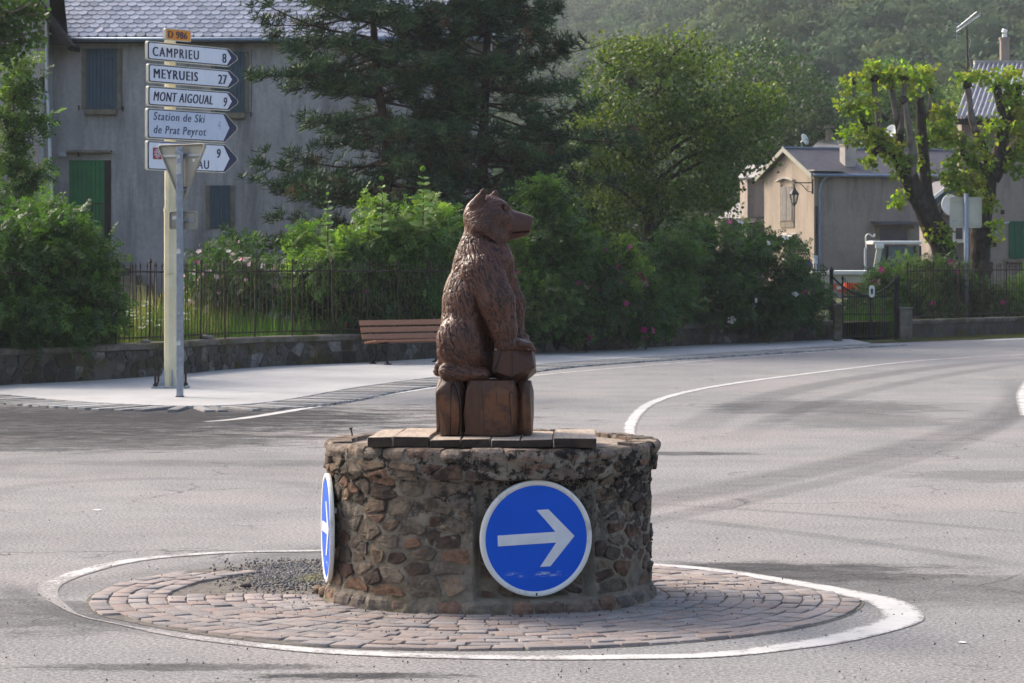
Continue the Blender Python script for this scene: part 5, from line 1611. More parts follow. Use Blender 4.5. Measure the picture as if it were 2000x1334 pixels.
m = MB(); m.tube([CP(.45, -ov - .05, GE - .05), CP(.30, -.10, GE - .35), CP(.22, -.08, GE - .7), CP(.22, -.08, 0)], .06, 8); m.build('downpipe', M['zinc'], cot)
m = MB(); m.tube([CP(.02, -.08, 1.9), CP(.02, -.08, .3)], .10, 8); m.build('pipe_guard', M['pvc'], cot)
MB().tube([CP(.08, -.05, 3.9), CP(.08, -.05, 1.9)], .04, 6).build('cable', M['black_iron'], cot)
# chimney on the front slope
q_ = CP(1.95, .75, 0); rzc = math.atan2(wd.y, wd.x)
ch = MB().box((q_.x, q_.y, 5.92), (.50, .50, 1.0), rz=rzc).build('chimney', M['pale_roof'], cot, bevel=.02)
MB().box((q_.x, q_.y, 6.44), (.56, .56, .10), rz=rzc).build('chimney_band', M['stucco_brown'], ch)
for dx in (-.12, .12): MB().tube([(q_.x + dx, q_.y, 6.48), (q_.x + dx, q_.y, 6.72)], .07, 8).build('chimney_pot', M['stucco_brown'], ch)
# gable windows with shutters
def gable_window(b0, b1, z0, z1, name='window'):
    fr = MB(); fr.prism([CP(-.03, b0, z0), CP(-.03, b1, z0), CP(-.03, b1, z1), CP(-.03, b0, z1)], wd * .06); w_ = fr.build('window', M['grey_shutter'], cot)
    mid = (b0 + b1) / 2; g_ = .02
    for (p0, p1) in ((b0, mid - g_), (mid + g_, b1)):
        n_ = 3
        for k in range(n_):
            q0 = p0 + (p1 - p0) * k / n_ + .008; q1 = p0 + (p1 - p0) * (k + 1) / n_ - .008
            m = MB(); m.prism([CP(-.07, q0, z0), CP(-.07, q1, z0), CP(-.07, q1, z1), CP(-.07, q0, z1)], wd * .04); m.build('shutter_board', M['grey_shutter'], w_)
    fr = MB()
    for (p0, p1, a, b) in ((b0 - .12, b0, z0 - .1, z1 + .1), (b1, b1 + .12, z0 - .1, z1 + .1), (b0 - .12, b1 + .12, z0 - .28, z0 - .02)):
        fr.prism([CP(-.04, p0, a), CP(-.04, p1, a), CP(-.04, p1, b), CP(-.04, p0, b)], wd * .05)
    fr.build('window_trim', M['stone_trim'], w_)
gable_window(1.85, 2.85, 3.33, 4.75)
m = MB()
for k in range(8):
    t0, t1 = k / 8, (k + 1) / 8; f_ = lambda t_: (1.62 + 1.5 * t_, 4.98 + .13 * math.sin(math.pi * t_))
    a, b = f_(t0), f_(t1); m.bar(CP(-.10, a[0], a[1]), CP(-.10, b[0], b[1]), .16, .07)
m.build('arched_hood', M['pale_roof'], cot)
gable_window(1.75, 2.45, .9, 2.35)
m = MB(); m.prism([CP(-.02, 1.5, 2.75), CP(-.5, 1.5, 2.5), CP(-.5, 2.75, 2.5), CP(-.02, 2.75, 2.75)], (0, 0, .07)); m.build('window_canopy', M['pale_roof'], cot)
# window in the front wall behind the tractor
a_, b_ = 3.0, 4.3
m = MB(); m.prism([CP(a_, -.03, 1.9), CP(b_, -.03, 1.9), CP(b_, -.03, 3.0), CP(a_, -.03, 3.0)], gd * .02); w_ = m.build('window', M['dark_slate'], cot)
m = MB(); m.prism([CP(a_ - .18, -.05, 3.0), CP(b_ + .3, -.05, 3.0), CP(b_ + .3, -.05, 3.14), CP(a_ - .18, -.05, 3.14)], gd * .05)
m.prism([CP(a_ - .12, -.04, 1.8), CP(a_, -.04, 1.8), CP(a_, -.04, 3.0), CP(a_ - .12, -.04, 3.0)], gd * .04); m.prism([CP(b_, -.04, 1.8), CP(b_ + .12, -.04, 1.8), CP(b_ + .12, -.04, 3.0), CP(b_, -.04, 3.0)], gd * .04)
m.build('window_trim', M['stone_trim'], w_)
m = MB(); m.prism([CP(a_ - .4, -.02, 3.25), CP(a_ - .4, -.75, 3.16), CP(b_ + .5, -.75, 3.16), CP(b_ + .5, -.02, 3.25)], (0, 0, .04)); m.build('window_canopy', M['dark_slate'], cot)
# street lantern on a wrought bracket
lb = CP(-.02, .05, 4.38)
lan = empty('wall_lantern', lb, 0, 'black wrought iron street lantern on a bracket at the cottage corner', 'lantern')
tip_ = P(1551, 357, 114.2); root_ = P(1587, 357, 114.8)
m = MB(); m.bar(root_ + Vector((0, 0, .15)), root_ + Vector((0, 0, -.45)), .07, .05); m.tube([root_, tip_], .025, 6)
pts_ = [root_ + Vector((-.02, 0, -.38)), root_.lerp(tip_, .28) + Vector((0, 0, -.33)), root_.lerp(tip_, .5) + Vector((0, 0, -.14)), root_.lerp(tip_, .72) + Vector((0, 0, -.02))]
m.tube(catmull(pts_, .08), .018, 5)
m.tube([root_.lerp(tip_, .25) + Vector((.06 * math.cos(a), 0, -.20 + .06 * math.sin(a))) for a in np.linspace(0, 5.5, 10)], .012, 5)
m.build('bracket', M['black_iron'], lan)
tc = tip_ + Vector((0, 0, -.06))
def ngon(c_, r_, n_=6): return [c_ + Vector((r_ * math.cos(2 * math.pi * k / n_ + .3), r_ * math.sin(2 * math.pi * k / n_ + .3), 0)) for k in range(n_)]
m = MB(); m.tube([tc, tc + Vector((0, 0, -.12))], .03, 6); m.tube([tc + Vector((0, 0, -.10)), tc + Vector((0, 0, -.20)), tc + Vector((0, 0, -.40))], [.04, .07, .21], 6); m.build('lantern_hood', M['black_iron'], lan)
m = MB(); A_, B2 = ngon(tc + Vector((0, 0, -.40)), .19), ngon(tc + Vector((0, 0, -.80)), .085)
for k in range(6): m.bar(A_[k], B2[k], .028); m.bar(A_[k], A_[(k + 1) % 6], .03); m.bar(B2[k], B2[(k + 1) % 6], .03)
m.tube([tc + Vector((0, 0, -.80)), tc + Vector((0, 0, -.90))], [.06, .02], 6); m.build('lantern_frame', M['black_iron'], lan)
t = NT('lantern_glass'); t.finish((.8, .85, .85), .1, None, 0, .5, {'Transmission Weight': .9, 'IOR': 1.1}); M['glass'] = t.m
m = MB(); m.tube([tc + Vector((0, 0, -.41)), tc + Vector((0, 0, -.79))], [.17, .07], 6); m.build('lantern_glass', M['glass'], lan)

# annex left of the cottage and its sheds
an = empty('cottage_annex', P(1475, 590, 122), 0, 'narrow rendered annex with thin pale roof at the left side of the cottage', 'annex')
AD = 122
def slab(px0, py0, px1, py1, d0, d1, name, mat, parent, th=.06):
    """box from photo rectangle"""
    a, b = P(px0, py1, d0), P(px1, py0, d0)
    return MB().box(((a.x + b.x) / 2, (d0 + d1) / 2, (a.z + b.z) / 2), (b.x - a.x, d1 - d0, b.z - a.z)).build(name, mat, parent)
slab(1460, 350, 1512, 590, AD, AD + 4, 'wall', M['stucco_brown'], an)
m = MB(); m.prism([P(1440, 351, AD - .3), P(1515, 348, AD - .3), P(1522, 325, AD + 4), P(1462, 325, AD + 4)], (0, 0, .08)); m.build('roof', M['pale_roof'], an)
m = MB(); m.prism([P(1446, 440, AD - .9), P(1494, 434, AD - .9), P(1496, 426, AD), P(1458, 428, AD)], (0, 0, .07)); m.build('porch_roof', M['dark_wood'], an)
for k in range(5):
    q_ = P(1464 + 6 * k, 434, AD - .95); MB().box((q_.x, q_.y, q_.z), (.10, .1, .06)).build('porch_tile', M['pale_roof'], an)
slab(1468, 438, 1492, 462, AD - .1, AD, 'window', M['grey_shutter'], an)
for k in (0, 1): slab(1470 + 11 * k, 441, 1479 + 11 * k, 461, AD - .14, AD - .1, 'pane', M['dark_slate'], an)
sh = empty('pale_roofed_shed', P(1430, 590, 128), 0, 'low shed with pale slanting roof behind the dark rose bush', 'shed')
slab(1412, 428, 1462, 590, 126, 131, 'wall', M['stucco_brown'], sh)
m = MB(); m.prism([P(1400, 430, 125.5), P(1462, 430, 125.5), P(1462, 388, 130), P(1452, 392, 130)], (0, 0, .08)); m.build('roof', M['pale_roof'], sh)
# building behind the cottage
bb = empty('back_house', P(1640, 590, 135), 0, 'house behind the cottage showing only its pale ridge, chimney and flue', 'house')
slab(1585, 300, 1900, 590, 136, 144, 'wall', M['stucco_brown'], bb)
m = MB(); m.prism([P(1575, 300, 134), P(1720, 300, 134), P(1702, 285, 137), P(1672, 272, 138), P(1600, 273, 138)], (0, .4, -.1)); m.build('roof', M['pale_roof'], bb)
m = MB(); m.tube([P(1620, 276, 137), P(1620, 252, 137)], .20, 8); m.tube([P(1620, 250, 137), P(1620, 247, 137), P(1620, 243, 137)], [.28, .26, .05], 8); m.build('flue', M['stone_trim'], bb)
def dish(px, py, r_px, d, yaw, label, post_px=None, tilt=20):
    c_ = P(px, py, d); r_ = r_px * d / F
    root = empty('satellite_dish', c_, 0, label, 'satellite dish', 'satellite dishes on the village houses')
    Mr = Matrix.Rotation(R(yaw), 3, 'Z') @ Matrix.Rotation(R(-tilt), 3, 'X')
    v, f = [], []; nr, nt = 5, 24
    for j in range(nr + 1):
        for k in range(nt):
            q_ = j / nr; a = 2 * math.pi * k / nt
            v.append(c_ + Mr @ Vector((q_ * r_ * math.cos(a), -.28 * r_ * q_ * q_, q_ * r_ * 1.08 * math.sin(a))))
    for j in range(nr):
        for k in range(nt): f.append((j * nt + k, j * nt + (k + 1) % nt, (j + 1) * nt + (k + 1) % nt, (j + 1) * nt + k))
    me = mesh('reflector', v, f, True); o = link('reflector', me, M['white_paint'], root)
    md = o.modifiers.new('solid', 'SOLIDIFY'); md.thickness = .02
    m = MB(); foc = c_ + Mr @ Vector((0, -r_ * .95, -r_ * .25)); m.tube([c_ + Mr @ Vector((0, -.28 * r_, -r_ * 1.05)), foc], .018, 6); m.tube([foc, foc + Mr @ Vector((0, .12, .03))], .04, 6); m.build('feed_arm', M['galv'], root)
    m = MB(); m.tube([c_ + Mr @ Vector((0, .02, 0)), c_ + Mr @ Vector((0, .18, -.05)), c_ + Vector((0, .25, -.1 - (post_px or 10) * d / F))], .03, 6); m.build('mast', M['galv'], root)
dish(1570, 273, 10.5, 133, 50, 'white satellite dish on the roof ridge left of the flue', 26)
dish(1742, 257, 12, 126, -35, 'white satellite dish seen through the branches of the left pollard tree', 40)
dish(1822, 300, 9, 124, 65, 'small tilted white satellite dish between the two pollard trees', 26)
dish(1855, 402, 20, 86, 15, 'large white satellite dish behind the square sign back', 12, 12)
MB_ = MB(); q_ = P(1574, 270, 133); 

# ------------------------------------------------------------------ buildings at the right edge
rh = empty('corrugated_roof_house', P(1950, 590, 95), 0, 'rendered house with grey corrugated roof and green shutter at right edge', 'house')
RD = 95.0
slab(1930, 330, 2140, 592, 85, 86, 'wall', M['stucco_brown'], rh)
slab(1878, 222, 2140, 592, RD, RD + 1, 'upper_wall', M['stucco_brown'], rh)
# corrugated roof as real corrugation
A, B_, C, D_ = P(1866, 228, RD - .6), P(2130, 228, RD - .6), P(2150, 124, RD + 5.4), P(1903, 124, RD + 5.4)
v, f = [], []; n_ = 30 * 8
for i in range(n_ + 1):
    t_ = i / n_; h = .055 * math.sin(2 * math.pi * t_ * 27)
    for j in range(5):
        s_ = j / 4; q_ = A.lerp(B_, t_).lerp(D_.lerp(C, t_), s_); q_ += Vector((0, 0, h - .05 * math.sin(math.pi * s_)))
        v.append(q_)
for i in range(n_):
    for j in range(4): f.append((i * 5 + j, (i + 1) * 5 + j, (i + 1) * 5 + j + 1, i * 5 + j + 1))
o = link('roof', mesh('roof', v, f), M['corrugated'], rh); md = o.modifiers.new('solid', 'SOLIDIFY'); md.thickness = .02
MB().bar(A + Vector((0, .1, -.16)), B_ + Vector((0, .1, -.16)), .1, .2).build('eaves_board', M['dark_wood'], rh)
MB().bar(D_ + Vector((0, .1, .05)), C + Vector((0, .1, .05)), .3, .12).build('ridge_cap', M['pale_roof'], rh)
q_ = P(1962, 100, RD + 6); ch = MB().box((q_.x, q_.y, q_.z), (.30, .34, .95)).build('chimney', M['stucco_brown'], rh)
MB().box((q_.x, q_.y, q_.z + .45), (.36, .38, .08)).build('chimney_band', M['stucco_brown'], ch)
m = MB(); m.tube([(q_.x, q_.y, q_.z + .48), (q_.x, q_.y, q_.z + .62)], .09, 8); m.tube([(q_.x - .02, q_.y, q_.z + .66), (q_.x, q_.y, q_.z + .72), (q_.x + .1, q_.y, q_.z + .74)], [.10, .12, .03], 8); m.build('chimney_pot', M['white_paint'], ch)
a, b, c_, d_ = px_rect(1970, 2040, 432, 505, 85)
shutter(rh, a, b, c_, d_, 84.95, M['green_dark'], 'shutter', 6)
MB().box(((a + b) / 2, 84.93, c_ - .06), (b - a + .3, .2, .10)).build('sill', M['stone_trim'], rh)
for (px, py) in ((1958, 414), (1942, 478), (1935, 516)):
    q_ = P(px, py, 84.95); MB().box(q_, (.10, .06, .13)).build('wall_anchor', M['iron'], rh)
MB().tube([P(1935, 436, 84.9), P(1950, 438, 84.9), P(1972, 434, 84.9)], .018, 5).build('cable', M['pvc'], rh)
# TV aerial
ae = empty('tv_aerial', P(1889, 160, RD + 1), 0, 'tall TV aerial on a mast above the corrugated roof', 'aerial')
MB().tube([P(1890, 135, RD + 1), P(1888, 52, RD + 1)], .035, 6).build('mast', M['iron'], ae)
a, b = P(1869, 62, RD + 1), P(1914, 31, RD + .2)
m = MB(); m.tube([a, b], .03, 6); m.tube([a + Vector((0, 0, .12)), b + Vector((-.1, 0, .14))], .02, 5)
for k in range(15):
    q_ = a.lerp(b, k / 14); L_ = .22; m.bar(q_ + Vector((-.05, -L_, 0.06)), q_ + Vector((.05, L_, 0.06)), .015)
    m.bar(q_, q_ + Vector((0.02, 0, .13)), .015)
for k in range(5):
    zz = a.z - .28 + .14 * k; m.bar((a.x - .16, a.y - .3, zz), (a.x + .16, a.y + .3, zz), .015)
m.bar((a.x, a.y, a.z - .32), (a.x, a.y, a.z + .32), .02); m.build('antenna', M['galv'], ae)
MB().tube([P(1891, 70, RD + 1), P(1896, 80, RD + 1), P(1891, 100, RD + 1), P(1897, 138, RD + 1)], .012, 4).build('cable', M['galv'], ae)
# lean-to between the pollards
lt = empty('lean_to', P(1870, 590, 92), 0, 'low rendered lean-to with slanting pale barge board behind the left pollard', 'outbuilding')
slab(1822, 405, 1935, 592, 91, 94, 'wall', M['stucco_brown'], lt)
m = MB(); m.prism([P(1800, 413, 90.6), P(1862, 361, 90.6), P(1866, 352, 93), P(1822, 362, 93)], (0, 0, .1)); m.build('roof', M['dark_slate'], lt)
MB().bar(P(1800, 414, 90.4), P(1866, 362, 90.4), .1, .22).build('fascia', M['blue_shutter'], lt)
MB().bar(P(1800, 405, 90.3), P(1862, 356, 90.3), .1, .10).build('barge_board', M['white_paint'], lt)
MB().prism([P(1822, 420, 90.8), P(1935, 420, 90.8), P(1935, 340, 90.8), P(1866, 360, 90.8)], (0, .2, 0)).build('gable', M['stucco_brown'], lt)
slab(1862, 436, 1885, 474, 90.85, 91, 'window', M['white_paint'], lt); slab(1867, 445, 1880, 467, 90.8, 90.86, 'pane', M['dark_slate'], lt)

# ------------------------------------------------------------------ tractor and trailer
TD = 84.0
def TP(px, py, dy=0): return P(px, py, TD + dy)
tr = empty('tractor', G(1750, 490 + 11482 / TD), 0, 'old tractor with white cab roof and pale pillars parked behind roses', 'tractor')
m = MB()
a = TP(1704, 474); b = TP(1800, 474)
w_ = b.x - a.x
m.box(((a.x + b.x) / 2, TD + .75, TP(0, 474).z), (w_, 1.6, .11)); m.build('cab_roof', M['white_paint'], tr, bevel=.05, seg=3)
MB().box(((a.x + b.x) / 2 - .52, TD - .02, TP(0, 481).z), (.26, .12, .14)).build('roof_lamp', M['white_paint'], tr, bevel=.02)
for (p0, p1, w) in (((1719, 478), (1707, 545), .16), ((1733, 480), (1731, 545), .07), ((1787, 480), (1792, 545), .08), ((1797, 480), (1799, 545), .06)):
    MB().bar(TP(*p0), TP(*p1), w, .08).build('cab_pillar', M['sign_back_cream'] if p0[0] == 1719 else M['black_iron'], tr)
    MB().bar(TP(p0[0], p0[1], 1.5), TP(p1[0], p1[1], 1.5), w, .08).build('cab_pillar', M['black_iron'], tr)
t = NT('cab_glass'); t.finish((.35, .45, .42), .05, None, 0, .5, {'Transmission Weight': .75, 'IOR': 1.1}); M['cabglass'] = t.m
MB().prism([TP(1735, 482, .02), TP(1786, 482, .02), TP(1790, 540, .02), TP(1733, 540, .02)], (0, .02, 0)).build('side_window', M['cabglass'], tr)
MB().prism([TP(1720, 482, .02), TP(1731, 482, .02), TP(1729, 540, .02), TP(1711, 540, .02)], (0, .02, 0)).build('quarter_window', M['cabglass'], tr)
m = MB(); c_ = TP(1752, 558, .75); m.box((c_.x, c_.y, c_.z - .1), (1.3, 1.2, .7)); m.build('body', M['orange_red'], tr, bevel=.06)
m = MB(); c_ = TP(1690, 556, .75); m.box((c_.x, c_.y, c_.z - .05), (1.3, .8, .5)); m.build('bonnet', M['orange_red'], tr, bevel=.08)
for (px, r_, dy) in ((1775, .68, -.1), (1775, .68, 1.55), (1690, .42, .1), (1690, .42, 1.35)):
    x = TP(px, 0).x; y = TD + dy
    m = MB(); m.prism([(x + r_ * math.cos(2 * math.pi * k / 28), y, r_ + r_ * math.sin(2 * math.pi * k / 28)) for k in range(28)], (0, .3, 0)); wh = m.build('wheel', M['rubber'], tr, bevel=.03)
    m = MB(); m.prism([(x + r_ * .5 * math.cos(2 * math.pi * k / 20), y - .01, r_ + r_ * .5 * math.sin(2 * math.pi * k / 20)) for k in range(20)], (0, .32, 0)); m.build('rim', M['orange_red'], wh)
m = MB(); m.tube([TP(1690, 530), TP(1690, 484)], .035, 8); m.build('exhaust', M['pvc'], tr)
m = MB(); m.tube(catmull([TP(1692, 486), TP(1691, 462), TP(1697, 457), TP(1704, 462), TP(1708, 461), TP(1708, 456)], .05), .02, 6); m.build('hose', M['white_paint'], tr)
TD = 80.0
tl_ = empty('flat_trailer', G(1650, 490 + 11482 / TD), 0, 'long white sided trailer with orange red undercarriage behind the gate', 'trailer')
a, b = TP(1586, 534), TP(1706, 534)
MB().box(((a.x + b.x) / 2, TD + .9, a.z + .02), (b.x - a.x, 1.9, .11)).build('top_rail', M['white_paint'], tl_, bevel=.01)
MB().box(((a.x + b.x) / 2, TD + .95, TP(0, 544).z), (b.x - a.x - .04, 1.8, .24)).build('side_board', M['sign_back_cream'], tl_)
m = MB(); m.prism([TP(1622, 552), TP(1664, 567), TP(1664, 575), TP(1641, 570), TP(1622, 560)], (0, .5, 0)); m.build('undercarriage', M['orange_red'], tl_)
MB().box((TP(1638, 0).x, TD - .03, TP(0, 562).z), (.12, .04, .09)).build('reflector_plate', M['white_paint'], tl_)
for px in (1612, 1680):
    x = TP(px, 0).x
    m = MB(); m.prism([(x + .40 * math.cos(2 * math.pi * k / 24), TD + .1, .40 + .40 * math.sin(2 * math.pi * k / 24)) for k in range(24)], (0, .22, 0)); m.build('wheel', M['rubber'], tl_, bevel=.03)
    MB().box((x, TD + .9, .5), (.1, 1.6, .5)).build('axle', M['iron'], tl_)
# no parking sign
NP = 78.0
np_ = empty('no_parking_sign', P(1577, 637, NP), 0, 'small round blue no parking sign with red ring above the rose bush', 'road sign')
c_ = P(1577, 516, NP)
MB().tube([Vector((c_.x, NP + .04, 0)), Vector((c_.x, NP + .04, c_.z + .1))], .03, 8).build('post', M['galv'], np_)
def disc_at(c_, r_, y0, y1, name, mat, parent, n=32): return MB().prism([(c_.x + r_ * math.cos(2 * math.pi * k / n), y0, c_.z + r_ * math.sin(2 * math.pi * k / n)) for k in range(n)], (0, y1 - y0, 0)).build(name, mat, parent)
red = simple('sign_ring_red', (.45, .03, .05), (.4, .03, .05), 4, .45, 0)
disc_at(c_, .135, NP - .01, NP, 'ring', red, np_)
disc_at(c_, .098, NP - .014, NP - .011, 'face', simple('sign_plain_blue', (.02, .05, .35), (.02, .06, .4), 4, .45, 0), np_)
MB().bar((c_.x - .075, NP - .017, c_.z + .075), (c_.x + .075, NP - .017, c_.z - .075), .028, .004, up=(0, 1, 0)).build('slash', red, np_)
# ------------------------------------------------------------------ garden ground and grass
gb = [(w.x - .1, w.y + .30) for w in wall_line] + [(14, 74), (14, 100), (-40, 100), (-40, 46)]
sheet('garden_ground', gb, 0.40, M['soil'])
BLADE = np.array([(0, -.5, 0), (0, .5, 0), (.55, .35, .03), (.55, -.35, .03), (1, 0, .16)], float)
def blades(name, pts, hts, colr, wid=.02, lean=.35, parent=None, kind='stuff'):
    n = len(pts); pts = np.asarray(pts, float)
    T = np.array([(0, -1, 0), (0, 1, 0), (.5, .8, .02), (.5, -.8, .02), (1, .1, .12), (1, -.1, .12)], float); T[:, 1] *= wid / 2
    TF = np.array([(0, 1, 2, 3), (3, 2, 4, 5)])
    f = rdir(n) * lean; f[:, 2] = 1
    nn = rdir(n); nn[:, 1] -= 1.0
    V = T
    return scatter(name, V, TF, pts, f, nn, hts, colr, M['grass'], parent, kind)
def grass_region(n, fpx, hz, cols, z, name, label, wid=.03):
    pts = []; hs = []
    while len(pts) < n:
        g = fpx()
        if g is None: continue
        k = 0.6 + 0.6 * mnoise.noise(Vector((g[0] * .9, g[1] * .9, 3)))
        pts.append((g[0], g[1], z)); hs.append(U(*hz) * max(.35, k + .3))
    cc = np.array([cols[i] for i in rng.integers(0, len(cols), n)]) * rng.uniform(.7, 1.25, (n, 1))
    return tag(blades(name, pts, np.array(hs), cc, wid), label, 'grass')
def behind_wall(umin, umax, dmin, dmax):
    def f():
        p_, d, nn = wall_at(U(umin, umax)); q_ = p_ - nn * U(dmin, dmax); return q_.x, q_.y
    return f
gcols = [(.055, .12, .02), (.075, .15, .03), (.10, .16, .045), (.04, .09, .018)]
grass_region(26000, behind_wall(0, 13, .4, 7), (.25, .75), gcols, .40, 'meadow_grass', 'tall unmown green meadow grass behind the iron fence', .022)
grass_region(700, behind_wall(1.5, 9, .5, 4), (.5, .85), [(.06, .11, .03)], .40, 'flower_stalks', 'green stalks of white umbel wildflowers in the meadow', .01)
fp = []
for _ in range(420):
    x_, y_ = behind_wall(1.5, 9, .5, 5)(); z_ = .40 + U(.35, .85)
    fp += [(x_ + random.gauss(0, .035), y_ + random.gauss(0, .035), z_ + random.gauss(0, .006)) for _ in range(12)]
n_ = len(fp)
tag(scatter('umbel_flowers', np.array([(-.5, -.5, 0), (.5, -.5, 0), (.5, .5, 0), (-.5, .5, 0)]), np.array([(0, 1, 2, 3)]), np.array(fp), rdir(n_), rdir(n_) * .5 + np.array([0, -.3, 1]), rng.uniform(.015, .03, n_), np.tile([[.62, .62, .56]], (n_, 1)), M['petal'], None, 'stuff'), 'small white umbel wildflowers scattered in the tall meadow', 'wildflowers')
grass_region(5000, behind_wall(1.5, 10, .5, 5), (.6, 1.05), [(.30, .24, .12), (.22, .19, .10), (.16, .17, .06)], .40, 'dry_grass', 'straw coloured seeding grass stalks mixed into the meadow', .012)
def vf():
    t_ = U(0, 1); a = verge[0].lerp(verge[2], t_); b = rw_line[0].lerp(rw_line[-1], t_ * .9); 
    q_ = a.lerp(b, U(0, 1)); return q_.x, q_.y
sheet('verge', [(v.x, v.y) for v in verge] + [(v.x, v.y + .1) for v in reversed(rw_line)] + [(gl.x + .2, gl.y + .5)], .012, M['soil'])
grass_region(8000, vf, (.03, .09), [(.10, .11, .035), (.16, .135, .06), (.07, .085, .03)], .012, 'verge_grass', 'short yellowish grass on the verge by the low wall', .03)
def gf():
    return U(P(1645, 0, 68).x, P(1760, 0, 68).x), U(67.3, 72)
grass_region(2500, gf, (.2, .7), gcols, 0, 'gate_grass', 'green grass growing behind the bars of the iron gate', .025)
# tufts by the plinth and weeds in the joints
pts = []
for (px, py, n_, sp) in ((600, 1137, 260, .05), (625, 1133, 200, .05), (530, 1140, 40, .03), (1262, 1128, 60, .04)):
    g = G(px, py)
    for _ in range(n_): pts.append((g.x + random.gauss(0, sp), g.y + random.gauss(0, sp * 1.4), .01))
cc = np.array([(.30, .26, .12), (.22, .22, .07), (.33, .30, .16)])[rng.integers(0, 3, len(pts))]
tag(blades('dry_tuft', pts, rng.uniform(.02, .065, len(pts)), cc, .006, 1.0), 'straw yellow tuft of dry grass at the left foot of the plinth', 'grass')
pts = []
for _ in range(75):
    a = U(-1.2, 0.75); r_ = .93 + rw * random.randint(1, 10)
    if random.random() < .35: a = U(-2.2, -1.0)
    c0_ = (PC.x + r_ * math.cos(a), PC.y + r_ * math.sin(a))
    for _ in range(random.randint(3, 16)): pts.append((c0_[0] + random.gauss(0, .012), c0_[1] + random.gauss(0, .03), .02))
cc = np.array([(.10, .13, .03), (.16, .17, .04), (.08, .10, .03)])[rng.integers(0, 3, len(pts))]
tag(blades('joint_weeds', pts, rng.uniform(.015, .04, len(pts)), cc, .008, 1.4), 'tiny green weeds in the joints of the paved apron', 'weeds')

# ------------------------------------------------------------------ foliage machinery
LEAF = np.array([(0, 0, 0), (.45, .30, .06), (1, 0, -.04), (.45, -.30, .06)], float); LF = np.array([(0, 1, 2, 3)])
LEAF2 = np.array([(0, 0, 0), (.25, .34, .05), (.6, .36, .0), (1, 0, -.10), (.6, -.36, .0), (.25, -.34, .05)], float); LF2 = np.array([(0, 1, 2, 3), (0, 3, 4, 5)])
def frond_template(n=4, w=.10):
    v, f = [], []
    for k in range(n):
        x = .12 + .80 * k / (n - 1); L = .34 * math.sin(math.pi * min(1, .25 + .62 * (1 - abs(2 * k / (n - 1) - .9) * .7)))
        for s in (-1, 1):
            b = len(v); dz = -.16 * x * x
            v += [(x, 0, dz), (x - .06, s * L * .50, dz + .03), (x + .13, s * L * 1.05, dz - .05), (x + .17, s * L * .45, dz + .02)]
            f.append((b, b + 1, b + 2, b + 3) if s > 0 else (b + 3, b + 2, b + 1, b))
    b = len(v); v += [(.9, 0, -.13), (1.03, .09, -.17), (1.25, 0, -.26), (1.03, -.09, -.17)]; f.append((b, b + 1, b + 2, b + 3))
    return np.array(v), np.array(f)
FT, FF_ = frond_template()
def tuft_template(n=7):
    v, f = [], []; r_ = random.Random(5)
    for k in range(n):
        a = 2 * math.pi * k / n + r_.uniform(-.2, .2); e = r_.uniform(.35, 1.15)
        d = Vector((math.sin(e), math.cos(e) * math.cos(a), math.cos(e) * math.sin(a))); d.normalize()
        s = d.cross(Vector((r_.uniform(-1, 1), r_.uniform(-1, 1), r_.uniform(-1, 1)))).normalized() * .13
        b = len(v); v += [tuple(s * -.5), tuple(s * .5), tuple(d * .6 + s * .55), tuple(d * .98)]; f.append((b, b + 1, b + 2, b + 3))
    return np.array(v), np.array(f)
TT, TTF = tuft_template()
def blob_leaves(blobs, n_cl, per, cr, size, cols, parent, name='crown', tmpl='leaf', up=.5, hollow=.55, mat='leaf', vary=.35, tipcol=None, seedn=0, gap=None):
    """blobs: (px, py, rx_px, ry_px, d, depth_m). leaves sit in clumps on the outer part of each blob"""
    vol = np.array([b[2] * b[3] * (1 if len(b) < 7 else b[6]) for b in blobs], float); cnt = np.maximum(1, (n_cl * vol / vol.sum()).astype(int))
    CC, CN, CK = [], [], []
    for b, k in zip(blobs, cnt):
        c_ = np.array(P(b[0], b[1], b[4])); s_ = b[4] / F
        u = rdir(k); rr = hollow + (1 - hollow) * rng.random(k) ** .6
        off = u * rr[:, None] * np.array([b[2] * s_, b[5], b[3] * s_])
        CC.append(c_ + off); CN.append(u)
    CC = np.concatenate(CC); CN = np.concatenate(CN)
    if gap:
        keep = np.array([mnoise.noise(Vector(c_) * gap[0] + Vector((seedn, 0, 0))) > gap[1] for c_ in CC]); CC, CN = CC[keep], CN[keep]
    N = len(CC); ccol = np.array([cols[i] for i in rng.integers(0, len(cols), N)]) * rng.uniform(1 - vary, 1 + vary, (N, 1))
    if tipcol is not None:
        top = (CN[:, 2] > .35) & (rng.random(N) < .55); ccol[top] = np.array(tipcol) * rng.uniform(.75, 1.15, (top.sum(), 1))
    pos = np.repeat(CC, per, 0) + rng.normal(size=(N * per, 3)) * cr * np.array([1, 1, .7])
    out = np.repeat(CN, per, 0)
    colr = np.repeat(ccol, per, 0) * rng.uniform(.75, 1.25, (N * per, 1))
    fw = out * .7 + rdir(N * per) * .9 + np.array([0, 0, -.25 if tmpl != 'tuft' else .55])
    nr = rdir(N * per) * .75 + out * .35 + np.array([0, 0, up])
    T, TF = {'leaf': (LEAF, LF), 'leaf2': (LEAF2, LF2), 'frond': (FT, FF_), 'tuft': (TT, TTF)}[tmpl]
    sz = rng.uniform(size * .65, size * 1.3, N * per)
    return scatter(name, T, TF, pos, fw, nr, sz, colr, M[mat], parent), CC
